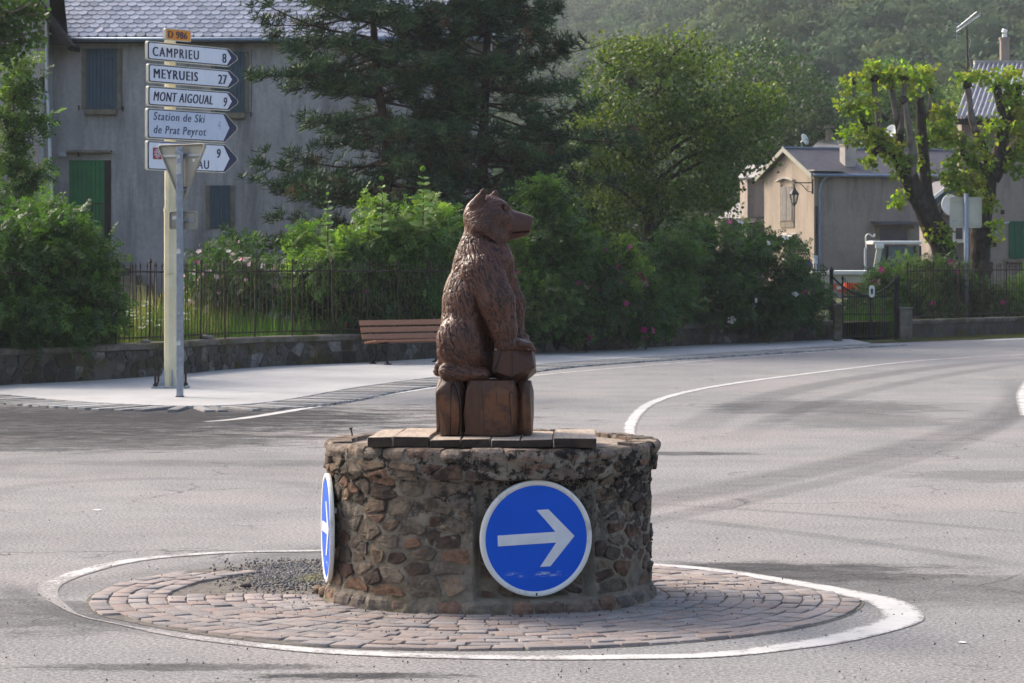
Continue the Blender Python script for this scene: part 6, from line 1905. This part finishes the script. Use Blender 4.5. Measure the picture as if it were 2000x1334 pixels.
def limbs(m, start, r0, targets, n_seg=5, rmin=.012, sag=.0):
    for t_ in targets:
        t_ = Vector(t_); s = Vector(start); L = (t_ - s).length
        mid = s.lerp(t_, .5) + Vector((U(-.08, .08), U(-.08, .08), U(0, .10))) * L
        pts_ = catmull([s, mid, t_], L / n_seg)
        m.tube(pts_, list(np.linspace(r0, rmin, len(pts_))), 6)
dkg = [(.026, .060, .016), (.035, .075, .020), (.048, .090, .022), (.030, .066, .026)]
mdg = [(.045, .095, .022), (.060, .115, .028), (.075, .13, .030), (.050, .085, .022)]
ltg = [(.090, .165, .030), (.11, .19, .035), (.075, .15, .032), (.13, .20, .05)]
def flowers(parent, blobs, n, colr, size=.05, name='flowers'):
    pos, nn = [], []
    vol = np.array([b[2] * b[3] for b in blobs]); pr = vol / vol.sum()
    for _ in range(n):
        b = blobs[rng.choice(len(blobs), p=pr)]; c_ = np.array(P(b[0], b[1], b[4])); s_ = b[4] / F
        u = rdir(1)[0]; u[1] = -abs(u[1]); u /= np.linalg.norm(u)
        pos.append(c_ + u * 1.04 * np.array([b[2] * s_, b[5], b[3] * s_])); nn.append(u)
    T, TF = [], []
    for k in range(5):
        a = 2 * math.pi * k / 5; b = len(T); ca, sa = math.cos(a), math.sin(a)
        T += [(0, 0, 0), (ca * .7 - sa * .45, sa * .7 + ca * .45, .25), (ca * 1.05, sa * 1.05, .15), (ca * .7 + sa * .45, sa * .7 - ca * .45, .25)]; TF.append((b, b + 1, b + 2, b + 3))
    n_ = np.array(nn) + np.array([0, -.8, .3]); fw = rdir(n)
    cc = np.array([colr[i] for i in rng.integers(0, len(colr), n)]) * rng.uniform(.8, 1.1, (n, 1))
    o = scatter(name, np.array(T), np.array(TF), np.array(pos), fw, n_, rng.uniform(size * .6, size * 1.2, n), cc, M['petal'], parent); o['kind'] = 'stuff'
    return o
def shrub(name, label, cat, blobs, n_cl, per, cr, size, cols, tmpl='frond', base=None, group=None, tipcol=None, fl=(), up=.5, hollow=.45, gap=None, vary=.35, z0=.42):
    b0 = blobs[0]; base = base or (P(b0[0], 0, b0[4]).x, b0[4])
    root = empty(name, (base[0], base[1], z0), 0, label, cat, group)
    o, CC = blob_leaves(blobs, n_cl, per, cr, size, cols, root, 'foliage', tmpl, up, hollow, tipcol=tipcol, gap=gap, vary=vary)
    o['kind'] = 'stuff'
    m = MB(); idx = rng.choice(len(CC), min(len(CC), 26), replace=False)
    limbs(m, (base[0], base[1], z0 - .05), .03, [CC[i] for i in idx], 5, .006); m.build('stems', M['stem'], root)
    for f_ in fl: flowers(root, blobs, *f_)
    return root
PINK = [(.55, .03, .22), (.62, .05, .30), (.45, .02, .18)]; WHITE = [(.75, .74, .68), (.7, .7, .66)]; PALE = [(.68, .48, .50), (.60, .34, .40), (.7, .6, .58)]

# bushes along the fence, left to right
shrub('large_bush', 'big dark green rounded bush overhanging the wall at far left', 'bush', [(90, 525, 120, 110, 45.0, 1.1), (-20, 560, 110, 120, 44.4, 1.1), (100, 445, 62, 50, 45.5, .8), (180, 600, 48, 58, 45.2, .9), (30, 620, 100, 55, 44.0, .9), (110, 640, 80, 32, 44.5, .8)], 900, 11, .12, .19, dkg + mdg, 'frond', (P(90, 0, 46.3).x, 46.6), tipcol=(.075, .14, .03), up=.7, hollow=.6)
shrub('rose_bush', 'loose rose bush with pale pink blooms between signpost and pines', 'bush', [(430, 530, 60, 55, 54, .9), (400, 560, 45, 45, 53, .7), (480, 500, 45, 40, 55, .7), (500, 550, 50, 50, 53, .7)], 260, 12, .11, .13, dkg + [(.05, .085, .03)], 'frond', fl=((42, PALE, .055), (4, PINK, .06)), hollow=.4)
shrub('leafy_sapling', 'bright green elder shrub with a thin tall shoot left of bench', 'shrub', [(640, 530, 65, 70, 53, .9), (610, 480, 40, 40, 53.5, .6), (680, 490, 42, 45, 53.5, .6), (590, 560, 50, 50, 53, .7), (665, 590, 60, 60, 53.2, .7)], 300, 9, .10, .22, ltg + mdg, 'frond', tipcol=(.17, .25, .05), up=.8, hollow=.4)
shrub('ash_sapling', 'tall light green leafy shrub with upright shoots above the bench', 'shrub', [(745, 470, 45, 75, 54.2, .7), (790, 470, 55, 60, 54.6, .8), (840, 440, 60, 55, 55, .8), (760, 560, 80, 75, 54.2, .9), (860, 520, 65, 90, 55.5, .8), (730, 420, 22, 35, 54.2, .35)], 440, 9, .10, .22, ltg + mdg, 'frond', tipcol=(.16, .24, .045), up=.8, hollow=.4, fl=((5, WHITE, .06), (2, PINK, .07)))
shrub('low_shrub', 'green shrub behind the fence right beside the bench end', 'shrub', [(800, 600, 90, 55, 54.2, .6), (880, 620, 70, 40, 55, .5), (700, 610, 60, 45, 53, .5)], 230, 10, .10, .17, mdg, 'frond', hollow=.4, fl=((3, PINK, .07), (4, WHITE, .05)))
shrub('feathery_shrub', 'tall feathery mid green shrub right behind the bear head', 'shrub', [(1065, 440, 50, 80, 57, .8), (1040, 500, 60, 60, 57, .8), (1110, 500, 55, 60, 57, .8), (1060, 400, 30, 50, 57, .5)], 330, 9, .11, .24, mdg + ltg[:1], 'frond', up=.8, hollow=.4)
shrub('rose_hedge', 'broad green rose hedge with magenta blooms right of the bear', 'hedge', [(1060, 590, 80, 70, 56.3, .8), (1150, 570, 85, 80, 57.3, .9), (1200, 520, 60, 60, 58, .8), (1240, 590, 70, 70, 58.4, .8), (1140, 640, 35, 22, 56.8, .4)], 520, 10, .11, .18, dkg + mdg, 'frond', fl=((13, PINK, .07),), hollow=.45)
shrub('yellow_shrub', 'small yellow green shrub with magenta flowers behind the fence', 'shrub', [(1215, 500, 32, 34, 57.5, .4), (1235, 530, 25, 30, 57.5, .3)], 60, 9, .08, .16, [(.17, .24, .04), (.13, .20, .035)], 'frond', fl=((7, PINK, .07),), hollow=.3)
shrub('grey_green_shrub', 'loose green shrub between the rose hedge and dark bush', 'shrub', [(1310, 520, 60, 70, 60.5, .8), (1290, 590, 60, 55, 60, .7)], 200, 10, .12, .19, mdg, 'frond', hollow=.4)
shrub('dark_rose_bush', 'large dark green rose bush with white blooms before the cottage', 'bush', [(1420, 500, 95, 65, 62.5, 1.2), (1500, 530, 80, 70, 63, 1.1), (1390, 570, 85, 65, 61.8, .9), (1560, 580, 50, 55, 64, .7), (1480, 600, 100, 40, 62.8, .8), (1350, 470, 35, 30, 62, .5), (1590, 600, 28, 34, 64.5, .4)], 760, 11, .12, .16, dkg, 'frond', tipcol=(.06, .12, .028), fl=((13, WHITE, .085), (6, PINK, .07)), hollow=.6)
shrub('pink_rose_bush', 'rounded rose bush with pink blooms right of the gate', 'bush', [(1785, 550, 90, 50, 72, 1.0), (1740, 570, 50, 45, 71.5, .8), (1850, 560, 45, 50, 72, .8), (1790, 610, 100, 45, 71, .7)], 480, 11, .13, .17, mdg + dkg, 'frond', (P(1790, 0, 72).x, 71.8), tipcol=(.10, .16, .04), fl=((11, PINK, .085),), hollow=.5, z0=0)
shrub('low_rose_bush', 'lower dark bush behind the square sign post', 'bush', [(1925, 600, 60, 50, 72, .8), (1900, 570, 35, 30, 72, .5)], 190, 11, .12, .17, dkg + mdg, 'frond', fl=((3, PINK, .08),), z0=0)
shrub('yellow_bush', 'yellow green bush at the right edge behind the fence', 'bush', [(1990, 590, 30, 40, 72, .6), (2020, 560, 40, 50, 73, .6)], 110, 10, .12, .17, ltg, 'frond', z0=0)
shrub('gate_bush', 'dark bush filling the garden behind the iron gate', 'bush', [(1700, 600, 45, 40, 72.5, .7), (1680, 640, 50, 25, 71.5, .6)], 170, 10, .12, .16, dkg, 'frond', z0=0)

# upright shoots with whorls of leaves
def shoot(px, y_top, y_bot, d, label, size=.24, cols=ltg, lean=0, n=None):
    a, b = P(px, y_bot, d), P(px + lean, y_top, d)
    root = empty('tall_shoot', a, 0, label, 'shoot')
    m = MB(); pts_ = catmull([a, a.lerp(b, .5) + Vector((U(-.03, .03), 0, 0)), b], .15); m.tube(pts_, list(np.linspace(.014, .004, len(pts_))), 6); m.build('stem', M['stem'], root)
    pos, fw, nr, sz = [], [], [], []
    n = n or int((a - b).length / .12)
    for k in range(n):
        t_ = k / n; c_ = a.lerp(b, t_); s_ = size * (1.1 - .55 * t_)
        for j in range(6):
            an = 2 * math.pi * j / 6 + k * .9 + U(-.3, .3)
            if k % 2 and j % 2: continue
            pos.append(c_); fw.append((math.cos(an), math.sin(an), U(.15, .6))); nr.append((-.3 * math.cos(an), -.6, .9)); sz.append(s_ * U(.75, 1.2))
    for j in range(5): pos.append(b); fw.append((U(-.6, .6), U(-.6, .6), 1)); nr.append((0, -1, .3)); sz.append(size * .5)
    cc = np.array([cols[i] for i in rng.integers(0, len(cols), len(pos))]) * rng.uniform(1.0, 1.6, (len(pos), 1))
    o = scatter('foliage', LEAF2, LF2, np.array(pos), np.array(fw), np.array(nr), np.array(sz) * .85, cc, M['leaf'], root); o['kind'] = 'stuff'
shoot(640, 382, 480, 51.6, 'single slender light green shoot left of the bench', .17)
shoot(745, 352, 450, 52.4, 'light green shoot with yellowish tip above the bench', .20)
shoot(826, 335, 440, 53.4, 'tall bright green shoot just left of the bear head', .27)
shoot(1052, 345, 430, 57, 'pointed green shoot right of the bear head', .27, mdg)
shoot(1100, 372, 450, 57.2, 'shorter green shoot right of the bear snout', .24, mdg)
# young tree in front of the wing
yt = empty('young_tree', (P(30, 0, 53).x, 53, .4), 0, 'slender young tree with airy light foliage at left edge', 'tree')
o, CC = blob_leaves([(30, 150, 38, 40, 53, .4), (22, 215, 45, 45, 53, .5), (50, 250, 48, 22, 53, .4), (10, 300, 40, 40, 53, .4), (60, 345, 42, 22, 53, .4), (20, 370, 45, 35, 53, .4), (85, 238, 15, 12, 53, .2)], 135, 9, .09, .21, mdg + ltg[:2], yt, 'crown', 'frond', .8, .2, tipcol=(.14, .20, .05)); o['kind'] = 'stuff'
m = MB(); tp = [P(31, 640, 53), P(30, 420, 53), P(32, 300, 53), P(26, 200, 53), P(30, 120, 53)]; m.tube(catmull(tp, .3), list(np.linspace(.05, .012, len(catmull(tp, .3)))), 7)
for i in range(0, len(CC), 5): 
    s = P(29, min(430, (490 - (CC[i][2] - CH) / 53 * F) + 25), 53); m.tube([s, Vector(CC[i])], [.014, .005], 5)
m.build('trunk', M['stem'], yt)
bt = empty('overhanging_tree', (P(-140, 0, 50).x, 50, .4), 0, 'tree whose drooping leafy branches enter the top left corner', 'tree')
o, CC = blob_leaves([(20, 10, 60, 60, 50, .9), (50, 40, 35, 50, 50, .7), (0, 80, 45, 40, 50, .7), (-60, 30, 80, 90, 50, 1.0)], 300, 14, .09, .09, mdg + [(.08, .10, .03)], bt, 'crown', 'leaf2', .3, .3); o['kind'] = 'stuff'
m = MB(); limbs(m, P(-140, 120, 50), .06, [CC[i] for i in range(0, len(CC), 9)]); tp = [P(-140, 660, 50), P(-140, 300, 50), P(-130, 60, 50), P(-100, -60, 50)]; m.tube(tp, [.14, .12, .09, .03], 8); m.build('trunk', M['bark_grey'], bt)

# ------------------------------------------------------------------ pines
def pine(px, d, ptrunk, left, right, label, ytop=-130, ybot=480, lev=.43, seed=1, depth=2.6, trunk_r=.17):
    r_ = random.Random(seed)
    root = empty('pine_tree', (P(px, 0, d).x, d, .4), 0, label, 'tree', 'dark pines in front of the big house')
    tp = [P(*q_, d) for q_ in ptrunk]; path = catmull(tp, .4)
    m = MB(); m.tube(path, list(np.linspace(trunk_r, .05, len(path))), 9, .12); m.build('trunk', M['bark_pine'], root, smooth=True)
    def axis(z):
        b = min(path, key=lambda q_: abs(q_.z - z)); return Vector((b.x, b.y, z))
    pos, fw, cc = [], [], []; mb = MB()
    z = P(0, ybot, d).z; zt = P(0, ytop, d).z
    while z < zt:
        py = YH - (z - CH) / d * F
        rl_ = abs(np.interp(py, [a for a, b in left], [b for a, b in left]) - (1000 + axis(z).x / d * F)) * d / F
        rr_ = abs(np.interp(py, [a for a, b in right], [b for a, b in right]) - (1000 + axis(z).x / d * F)) * d / F
        nb = r_.randint(6, 8); a0 = r_.uniform(0, 6.28)
        for k in range(nb):
            a = a0 + 2 * math.pi * k / nb + r_.uniform(-.25, .25)
            ca, sa = math.cos(a), math.sin(a)
            side = rr_ if ca > 0 else rl_
            L = math.hypot(ca * side, sa * min(depth, .5 * (rl_ + rr_) + .4)) * r_.uniform(.72, 1.05)
            if L < .25: continue
            s = axis(z + r_.uniform(-.15, .15)); e = s + Vector((ca * L, sa * L, L * r_.uniform(-.26, .34)))
            mid = s.lerp(e, .5) + Vector((0, 0, -.06 * L)); bp = catmull([s, mid, e], L / 7)
            mb.tube(bp, list(np.linspace(.035, .008, len(bp))), 5)
            for i, q_ in enumerate(bp):
                t_ = i / (len(bp) - 1)
                if t_ < .18: continue
                w = .62 * math.sin(math.pi * min(1, t_ * .75 + .18)) + .12
                ntw = 4
                for j in range(ntw):
                    sd_ = Vector((-sa, ca, 0)) * r_.choice((-1, 1)) * r_.uniform(.2, 1) * w + Vector((ca, sa, 0)) * r_.uniform(.0, .35)
                    tw = q_ + sd_ + Vector((0, 0, r_.uniform(-.02, .10)))
                    if j == 0: mb.tube([q_, tw], [.008, .004], 3)
                    base_c = np.array(r_.choice([(.022, .052, .020), (.028, .066, .024), (.040, .084, .028), (.022, .050, .026), (.062, .110, .036)]))
                    if r_.random() < .035: base_c = np.array((.10, .065, .03))
                    for h in range(8):
                        t2 = r_.uniform(.25, 1.05); p_ = q_.lerp(tw, t2) + Vector((r_.gauss(0, .09), r_.gauss(0, .09), r_.gauss(.01, .08)))
                        pos.append(p_); dd = sd_.normalized() * .5 + Vector((ca, sa, 0)) * .4 + Vector((0, 0, r_.uniform(.4, 1.1))); fw.append(dd); cc.append(base_c * r_.uniform(.75, 1.3))
        z += lev * r_.uniform(.7, 1.25)
    mb.build('boughs', M['bark_pine'], root)
    kp = [i for i, p_ in enumerate(pos) if mnoise.noise(p_ * 1.15 + Vector((seed, 0, 0))) > -.14]
    pos = [pos[i] for i in kp]; fw = [fw[i] for i in kp]; cc = [cc[i] for i in kp]
    n = len(pos); o = scatter('needles', TT, TTF, np.array(pos), np.array(fw), rdir(n), rng.uniform(.12, .22, n), np.array(cc), M['needle'], root); o['kind'] = 'stuff'
    return n
n1 = pine(745, 61, [(752, 640), (748, 470), (757, 300), (735, 140), (728, 0), (722, -140)],
     [(-130, 560), (0, 505), (50, 470), (100, 452), (135, 530), (170, 610), (240, 585), (290, 530), (330, 480), (350, 450), (400, 405), (460, 392), (490, 470)],
     [(-130, 900), (0, 880), (200, 900), (350, 900), (480, 860)], 'dark left pine tree with trunk hidden by layered boughs', seed=3)
n2 = pine(950, 62.5, [(936, 640), (940, 400), (945, 240), (950, 110), (956, 0), (958, -140)],
     [(-130, 850), (0, 830), (150, 850), (300, 820), (480, 800)],
     [(-130, 1060), (0, 1085), (40, 1095), (62, 1120), (85, 1195), (115, 1150), (150, 1100), (180, 1190), (230, 1262), (270, 1255), (310, 1180), (350, 1120), (420, 1080), (480, 1060)], 'dark right pine tree with reddish trunk above the bear head', seed=8)

# ------------------------------------------------------------------ broadleaf trees
def tree(label, blobs, trunk, d, n_cl, per, cr, size, cols, tmpl='leaf2', r0=.16, bark='bark_grey', hollow=.5, group=None, gap=None, tipcol=None, z0=.0, name='broadleaf_tree', nl=26, up=.4):
    b = P(trunk[0][0], 0, d); root = empty(name, (b.x, d, z0), 0, label, 'tree', group)
    o, CC = blob_leaves(blobs, n_cl, per, cr, size, cols, root, 'crown', tmpl, up, hollow, gap=gap, tipcol=tipcol, seedn=trunk[0][0])
    o['kind'] = 'stuff'
    tp = [Vector((b.x, d, z0 - .1))] + [P(q_[0], q_[1], d) for q_ in trunk]; path = catmull(tp, .5)
    m = MB(); m.tube(path, list(np.linspace(r0, r0 * .3, len(path))), 8, .15)
    for i in rng.choice(len(CC), min(nl, len(CC)), replace=False):
        c_ = Vector(CC[i]); s = min(path[len(path) // 3:], key=lambda q_: (q_ - c_).length + abs(q_.z - c_.z + 1.2) * .8); limbs(m, s, r0 * .35, [c_], 4)
    m.build('trunk', M[bark], root)
    return root
olive = [(.055, .092, .020), (.072, .108, .024), (.045, .078, .018), (.085, .115, .026)]
tree('wide olive green broadleaf tree behind fence right of the pines', [(1250, 180, 130, 105, 66, 2.4), (1380, 200, 110, 110, 67, 2.4), (1180, 280, 90, 90, 65, 1.8), (1300, 330, 130, 90, 66, 2.2), (1440, 270, 80, 90, 67, 1.8), (1210, 110, 60, 45, 66, 1.2), (1330, 110, 70, 50, 66, 1.3), (1490, 210, 50, 50, 67, 1.0), (1230, 410, 110, 70, 66, 1.6), (1380, 375, 60, 55, 67, 1.4)],
     [(1268, 560), (1268, 420), (1262, 330), (1275, 240), (1290, 150)], 66, 1900, 22, .17, .08, olive, 'leaf2', .17, bark='bark', hollow=.35, gap=(.9, -.22), tipcol=(.15, .18, .035), up=.3)
tree('dark green tree filling the gap under the pines', [(1130, 400, 80, 70, 70, 1.5), (1050, 330, 60, 80, 71, 1.5), (1010, 420, 70, 70, 72, 1.5), (1180, 460, 60, 50, 70, 1.0)], [(1120, 560), (1118, 430), (1110, 350)], 71, 330, 18, .18, .12, dkg, 'leaf2', .12, hollow=.3)
tree('dense dark tree behind the olive tree at centre right', [(1545, 190, 75, 75, 138, 4), (1590, 240, 55, 60, 140, 3.5), (1490, 130, 60, 50, 142, 3.5), (1480, 280, 90, 80, 142, 4), (1400, 330, 80, 100, 144, 4), (1420, 160, 60, 60, 144, 3), (1380, 440, 90, 70, 144, 3)], [(1530, 420), (1530, 300), (1540, 200)], 141, 1300, 16, .34, .17, [(.026, .052, .016), (.034, .064, .018), (.044, .072, .020)], 'leaf2', .3, hollow=.5)
tree('bright pale tree showing behind the left pollard crown', [(1740, 165, 50, 40, 140, 3), (1700, 215, 45, 45, 140, 3), (1800, 200, 40, 40, 141, 3)], [(1740, 420), (1740, 240)], 140, 420, 14, .36, .18, [(.06, .12, .03), (.075, .13, .035)], 'leaf2', .25)
tree('sunlit shrubby tree between the pollards below the hill', [(1850, 230, 60, 50, 150, 4), (1840, 290, 60, 50, 148, 3), (1900, 200, 50, 40, 152, 3)], [(1850, 460), (1850, 300)], 150, 420, 14, .4, .18, [(.10, .14, .035), (.08, .12, .03)], 'leaf2', .25)
tree('dark tree behind the cottage roof ridge', [(1640, 240, 70, 60, 150, 4), (1720, 290, 80, 60, 150, 4), (1570, 230, 60, 70, 150, 4), (1800, 320, 80, 60, 152, 4)], [(1640, 460), (1640, 300)], 150, 700, 14, .42, .19, dkg, 'leaf2', .3)

# ------------------------------------------------------------------ pollarded trees
lime = [(.15, .24, .03), (.19, .28, .035), (.12, .20, .03), (.22, .29, .04), (.23, .24, .05)]
def pollard(label, d, paths, tufts, bx, per=62):
    b = P(bx, 0, d); root = empty('pollard_tree', (b.x, d, 0), 0, label, 'tree', 'pollarded trees on the right')
    mk, mg = MB(), MB()
    for (pts_, r0, r1, grey, dy) in paths:
        w = [P(x, y, d + dd * 1.0) for (x, y, dd) in pts_]; pth = catmull(w, .12)
        rr = np.linspace(r0, r1, len(pth)) * d / F
        rr = [r_ * (1 + .16 * mnoise.noise(q_ * 4)) for r_, q_ in zip(rr, pth)]
        (mg if grey else mk).tube(pth, rr, 9, .25)
        if grey:   # knuckle at the cut head
            e = pth[-1]; mk.tube([e - Vector((0, 0, .12)), e, e + Vector((0, 0, .10))], [rr[-1] * .9, rr[-1] * 1.7, rr[-1] * .8], 8, .4)
    mk.build('trunk', M['bark'], root, smooth=True)
    if mg.v: mg.build('limbs', M['bark_grey'], root, smooth=True)
    bl = [(x, y, rx, ry, d + dd, (rx + ry) / 2 * d / F * .9) for (x, y, rx, ry, dd) in tufts]
    vol = sum(t_[2] * t_[3] for t_ in tufts)
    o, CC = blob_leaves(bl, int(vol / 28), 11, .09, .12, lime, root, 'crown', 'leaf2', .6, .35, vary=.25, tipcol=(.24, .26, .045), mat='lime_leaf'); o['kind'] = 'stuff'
    return root
pollard('left pollarded tree leaning left with upright cut limbs', 73, [
    ([(1855, 545, 0), (1838, 480, 0), (1800, 400, 0), (1778, 350, 0), (1762, 315, 0)], 24, 17, False, 0),
    ([(1862, 545, .3), (1846, 470, .3), (1815, 400, .3), (1806, 330, .3), (1800, 250, .3), (1796, 190, .3)], 17, 8, False, 0),
    ([(1765, 325, 0), (1748, 300, 0), (1722, 288, -.3), (1706, 300, -.4)], 11, 6, False, 0),
    ([(1768, 330, 0), (1757, 295, .2), (1757, 260, .2), (1752, 235, .2)], 12, 7, False, 0),
    ([(1740, 292, 0), (1722, 268, 0), (1718, 250, 0)], 8, 5, False, 0),
    ([(1718, 258, 0), (1715, 220, 0), (1709, 180, 0), (1707, 152, 0)], 6.5, 5.5, True, 0),
    ([(1752, 240, .2), (1746, 200, .2), (1739, 165, .2), (1736, 150, .2)], 6.5, 5, True, 0),
    ([(1757, 262, .1), (1763, 225, .1), (1765, 190, .1), (1767, 152, .1)], 6, 5, True, 0),
    ([(1778, 345, -.1), (1784, 300, -.1), (1775, 250, -.1), (1766, 195, -.1)], 10, 5, True, 0),
    ([(1735, 235, 0), (1722, 225, 0), (1712, 215, 0)], 4, 3, False, 0),
    ([(1700, 245, 0), (1680, 222, 0), (1672, 205, 0)], 5, 3, False, 0), ([(1722, 290, -.2), (1700, 262, -.2), (1680, 235, -.2)], 6, 4, False, 0),
    ([(1806, 230, .3), (1815, 215, .3), (1818, 175, .3)], 4, 3, True, 0),
    ([(1830, 480, 0), (1835, 440, -.2), (1840, 410, -.3)], 3, 2, False, 0), ([(1668, 190, 0), (1667, 170, 0), (1668, 158, 0)], 3, 2.5, True, 0)],
    [(1705, 150, 20, 24, 0), (1737, 152, 18, 20, .2), (1767, 148, 20, 20, .1), (1800, 150, 24, 22, .3), (1668, 160, 20, 14, 0), (1700, 128, 12, 12, 0), (1662, 200, 28, 20, 0), (1690, 215, 24, 22, -.2), 
     (1680, 265, 42, 18, -.3), (1710, 275, 30, 24, -.3), (1735, 290, 22, 25, 0), (1700, 310, 18, 14, 0), (1785, 178, 12, 14, .2),
     (1835, 235, 26, 26, .3), (1845, 215, 20, 16, .3), (1830, 265, 22, 18, .3), (1760, 305, 18, 22, -.2), (1752, 335, 14, 14, -.2), (1800, 285, 14, 20, .3), (1790, 320, 12, 14, .2), (1758, 390, 14, 15, -.2), (1765, 375, 10, 12, 0),
     (1833, 455, 16, 16, -.3), (1848, 445, 10, 10, -.3), (1845, 480, 12, 12, -.3), (1812, 335, 8, 12, .2)], 1858)
pollard('right pollarded tree with thick dark fork behind the sign', 73.5, [
    ([(1915, 545, 0), (1916, 470, 0), (1922, 400, 0), (1930, 345, 0), (1945, 305, 0)], 20, 21, False, 0),
    ([(1935, 350, 0), (1952, 310, 0), (1958, 260, 0), (1965, 235, 0)], 20, 11, False, 0),
    ([(1945, 330, 0), (1975, 300, .2), (1995, 275, .2), (2020, 230, .2)], 17, 10, False, 0),
    ([(1935, 345, 0), (1925, 300, -.2), (1913, 275, -.2), (1905, 255, -.2)], 10, 7, False, 0),
    ([(1928, 335, -.3), (1900, 315, -.4), (1882, 300, -.5), (1882, 265, -.5)], 8, 6, False, 0),
    ([(1905, 258, -.2), (1897, 225, -.2), (1893, 190, -.2), (1889, 165, -.2)], 7, 6, True, 0),
    ([(1962, 240, 0), (1955, 215, 0), (1948, 180, 0), (1948, 165, 0)], 9, 8, False, 0),
    ([(1970, 235, .1), (1985, 205, .1), (1990, 165, .1)], 8, 6, False, 0)],
    [(1890, 155, 24, 20, -.2), (1950, 158, 26, 20, 0), (1985, 155, 22, 22, .2), (1920, 150, 14, 12, 0), (1975, 205, 30, 28, 0), (1995, 235, 25, 30, .2), (1945, 245, 26, 20, -.2), (1965, 190, 20, 18, 0),
     (1895, 300, 28, 22, -.5), (1870, 275, 22, 22, -.5), (1915, 320, 26, 22, -.4), (1860, 335, 28, 22, -.5), (1880, 355, 28, 22, -.5), (1905, 370, 28, 30, -.5), (1925, 400, 18, 18, -.4), (1985, 320, 26, 24, -.3), (2005, 290, 25, 25, -.2), (1990, 270, 20, 14, -.2), (1925, 275, 18, 14, -.3),
     (1940, 440, 14, 16, -.3), (1955, 465, 10, 8, -.3), (1868, 310, 14, 14, -.5)], 1915)

# ------------------------------------------------------------------ wooded hill
t = NT('hill_crown')
c = t.mix(t.ramp(t.noise(1.1, 6, .7), .35, .65), t.attr(), t.mix(1.0, t.attr(), (.55, .6, .5), 'MULTIPLY'))
M['hill_crown'] = t.finish(c, .95, t.bump(t.noise(1.6, 8, .75), 1.0, .6), 0, .05)
def hill_z(x, y):
    y0 = 190 + 110 * (1 - min(1, max(0, (x / max(y, 1) * F - 100) / 400))) 
    return max(0, (y - y0)) * .16 + 5 * mnoise.noise(Vector((x * .012, y * .008, 1))) * min(1, max(0, (y - y0) / 80))
xs = np.linspace(-260, 420, 70); ys = np.linspace(150, 900, 90)
v = [(x, y, hill_z(x, y) - .5) for y in ys for x in xs]; f = []
for j in range(len(ys) - 1):
    for i in range(len(xs) - 1): f.append((j * 70 + i, j * 70 + i + 1, (j + 1) * 70 + i + 1, (j + 1) * 70 + i))
o = link('hillside', mesh('hillside', v, f, True), M['soil']); o['kind'] = 'structure'
CC, CN, cc, SZ = [], [], [], []
CV_, CF_, CK_ = [], [], []
bm = bmesh.new(); bmesh.ops.create_icosphere(bm, subdivisions=3, radius=1); ICV = np.array([v_.co[:] for v_ in bm.verts]); ICF = np.array([[v_.index for v_ in f_.verts] for f_ in bm.faces]); bm.free()
pr = random.Random(4); made = 0; pts = []
tries = 0
while made < 620 and tries < 60000:
    tries += 1
    y = 190 + 420 * pr.random() ** .8; px = pr.uniform(1000, 2040); x = (px - 1000) / F * y
    if pr.random() > y / 500: continue
    z = hill_z(x, y)
    if y > 250 and z < .5: continue
    if any((x - a) ** 2 + (y - b) ** 2 < 34 for a, b in pts): continue
    pts.append((x, y)); made += 1
    R_ = pr.uniform(3.4, 6.0); hgt = pr.uniform(6, 11)
    base = np.array(pr.choice([(.035, .068, .022), (.030, .058, .022), (.048, .078, .024), (.034, .066, .026), (.06, .088, .028)])) * pr.uniform(.8, 1.2)
    k = 85
    u = rdir(k); u[:, 2] = np.abs(u[:, 2]) * 1.0 - .25
    lump = np.array([1 + .30 * mnoise.noise(Vector(q_) * 1.8 + Vector((x, y, 0))) for q_ in u])
    k0_ = len(CV_) * len(ICV); lm_ = np.array([1 + .30 * mnoise.noise(Vector(q_) * 1.8 + Vector((x, y, 0))) + .12 * mnoise.noise(Vector(q_) * 4.5 + Vector((x, y, 9))) for q_ in ICV])
    CV_.append(np.array([x, y, z + hgt * .55]) + ICV * lm_[:, None] * np.array([R_, R_, R_ * .85]) * .86); CF_.append(ICF + k0_); CK_.append(np.repeat(base[None], len(ICV), 0))
    c_ = np.array([x, y, z + hgt * .55]) + u * lump[:, None] * np.array([R_, R_, R_ * .85])
    CC.append(np.repeat(c_, 11, 0) + rng.normal(size=(k * 11, 3)) * .55); CN.append(np.repeat(u, 11, 0)); cc.append(np.repeat(base[None] * rng.uniform(.5, 1.6, (k, 1)), 11, 0)); SZ.append(np.full(k * 11, .78))
o = link('forest_crowns', npmesh('forest_crowns', np.concatenate(CV_), np.concatenate(CF_), np.concatenate(CK_), True), M['hill_crown']); o['kind'] = 'stuff'; tag(o, 'rounded dark inner masses of the hillside wood', 'forest')
CC = np.concatenate(CC); CN = np.concatenate(CN); cc = np.concatenate(cc); SZ = np.concatenate(SZ); n = len(CC)
o = scatter('hill_forest', LEAF, LF, CC, rdir(n) + CN * .1, rdir(n) * .45 + CN * 1.0 + np.array([0, 0, .15]), SZ * rng.uniform(.5, 1.2, n), cc, M['hill_leaf'], None, 'stuff')
tag(o, 'hazy wooded hillside of broadleaf trees rising behind the village', 'forest')

# ------------------------------------------------------------------ haze
hz = NT('summer_haze')
vol = hz.n('VolumePrincipled', {'Color': (.85, .90, 1.0), 'Density': .00026, 'Anisotropy': .1})
hz.t.links.new(vol.outputs[0], hz.out.inputs['Volume'])
o = MB().box((60, 430, 69), (900, 1000, 142)).build('haze', hz.m); o['kind'] = 'stuff'
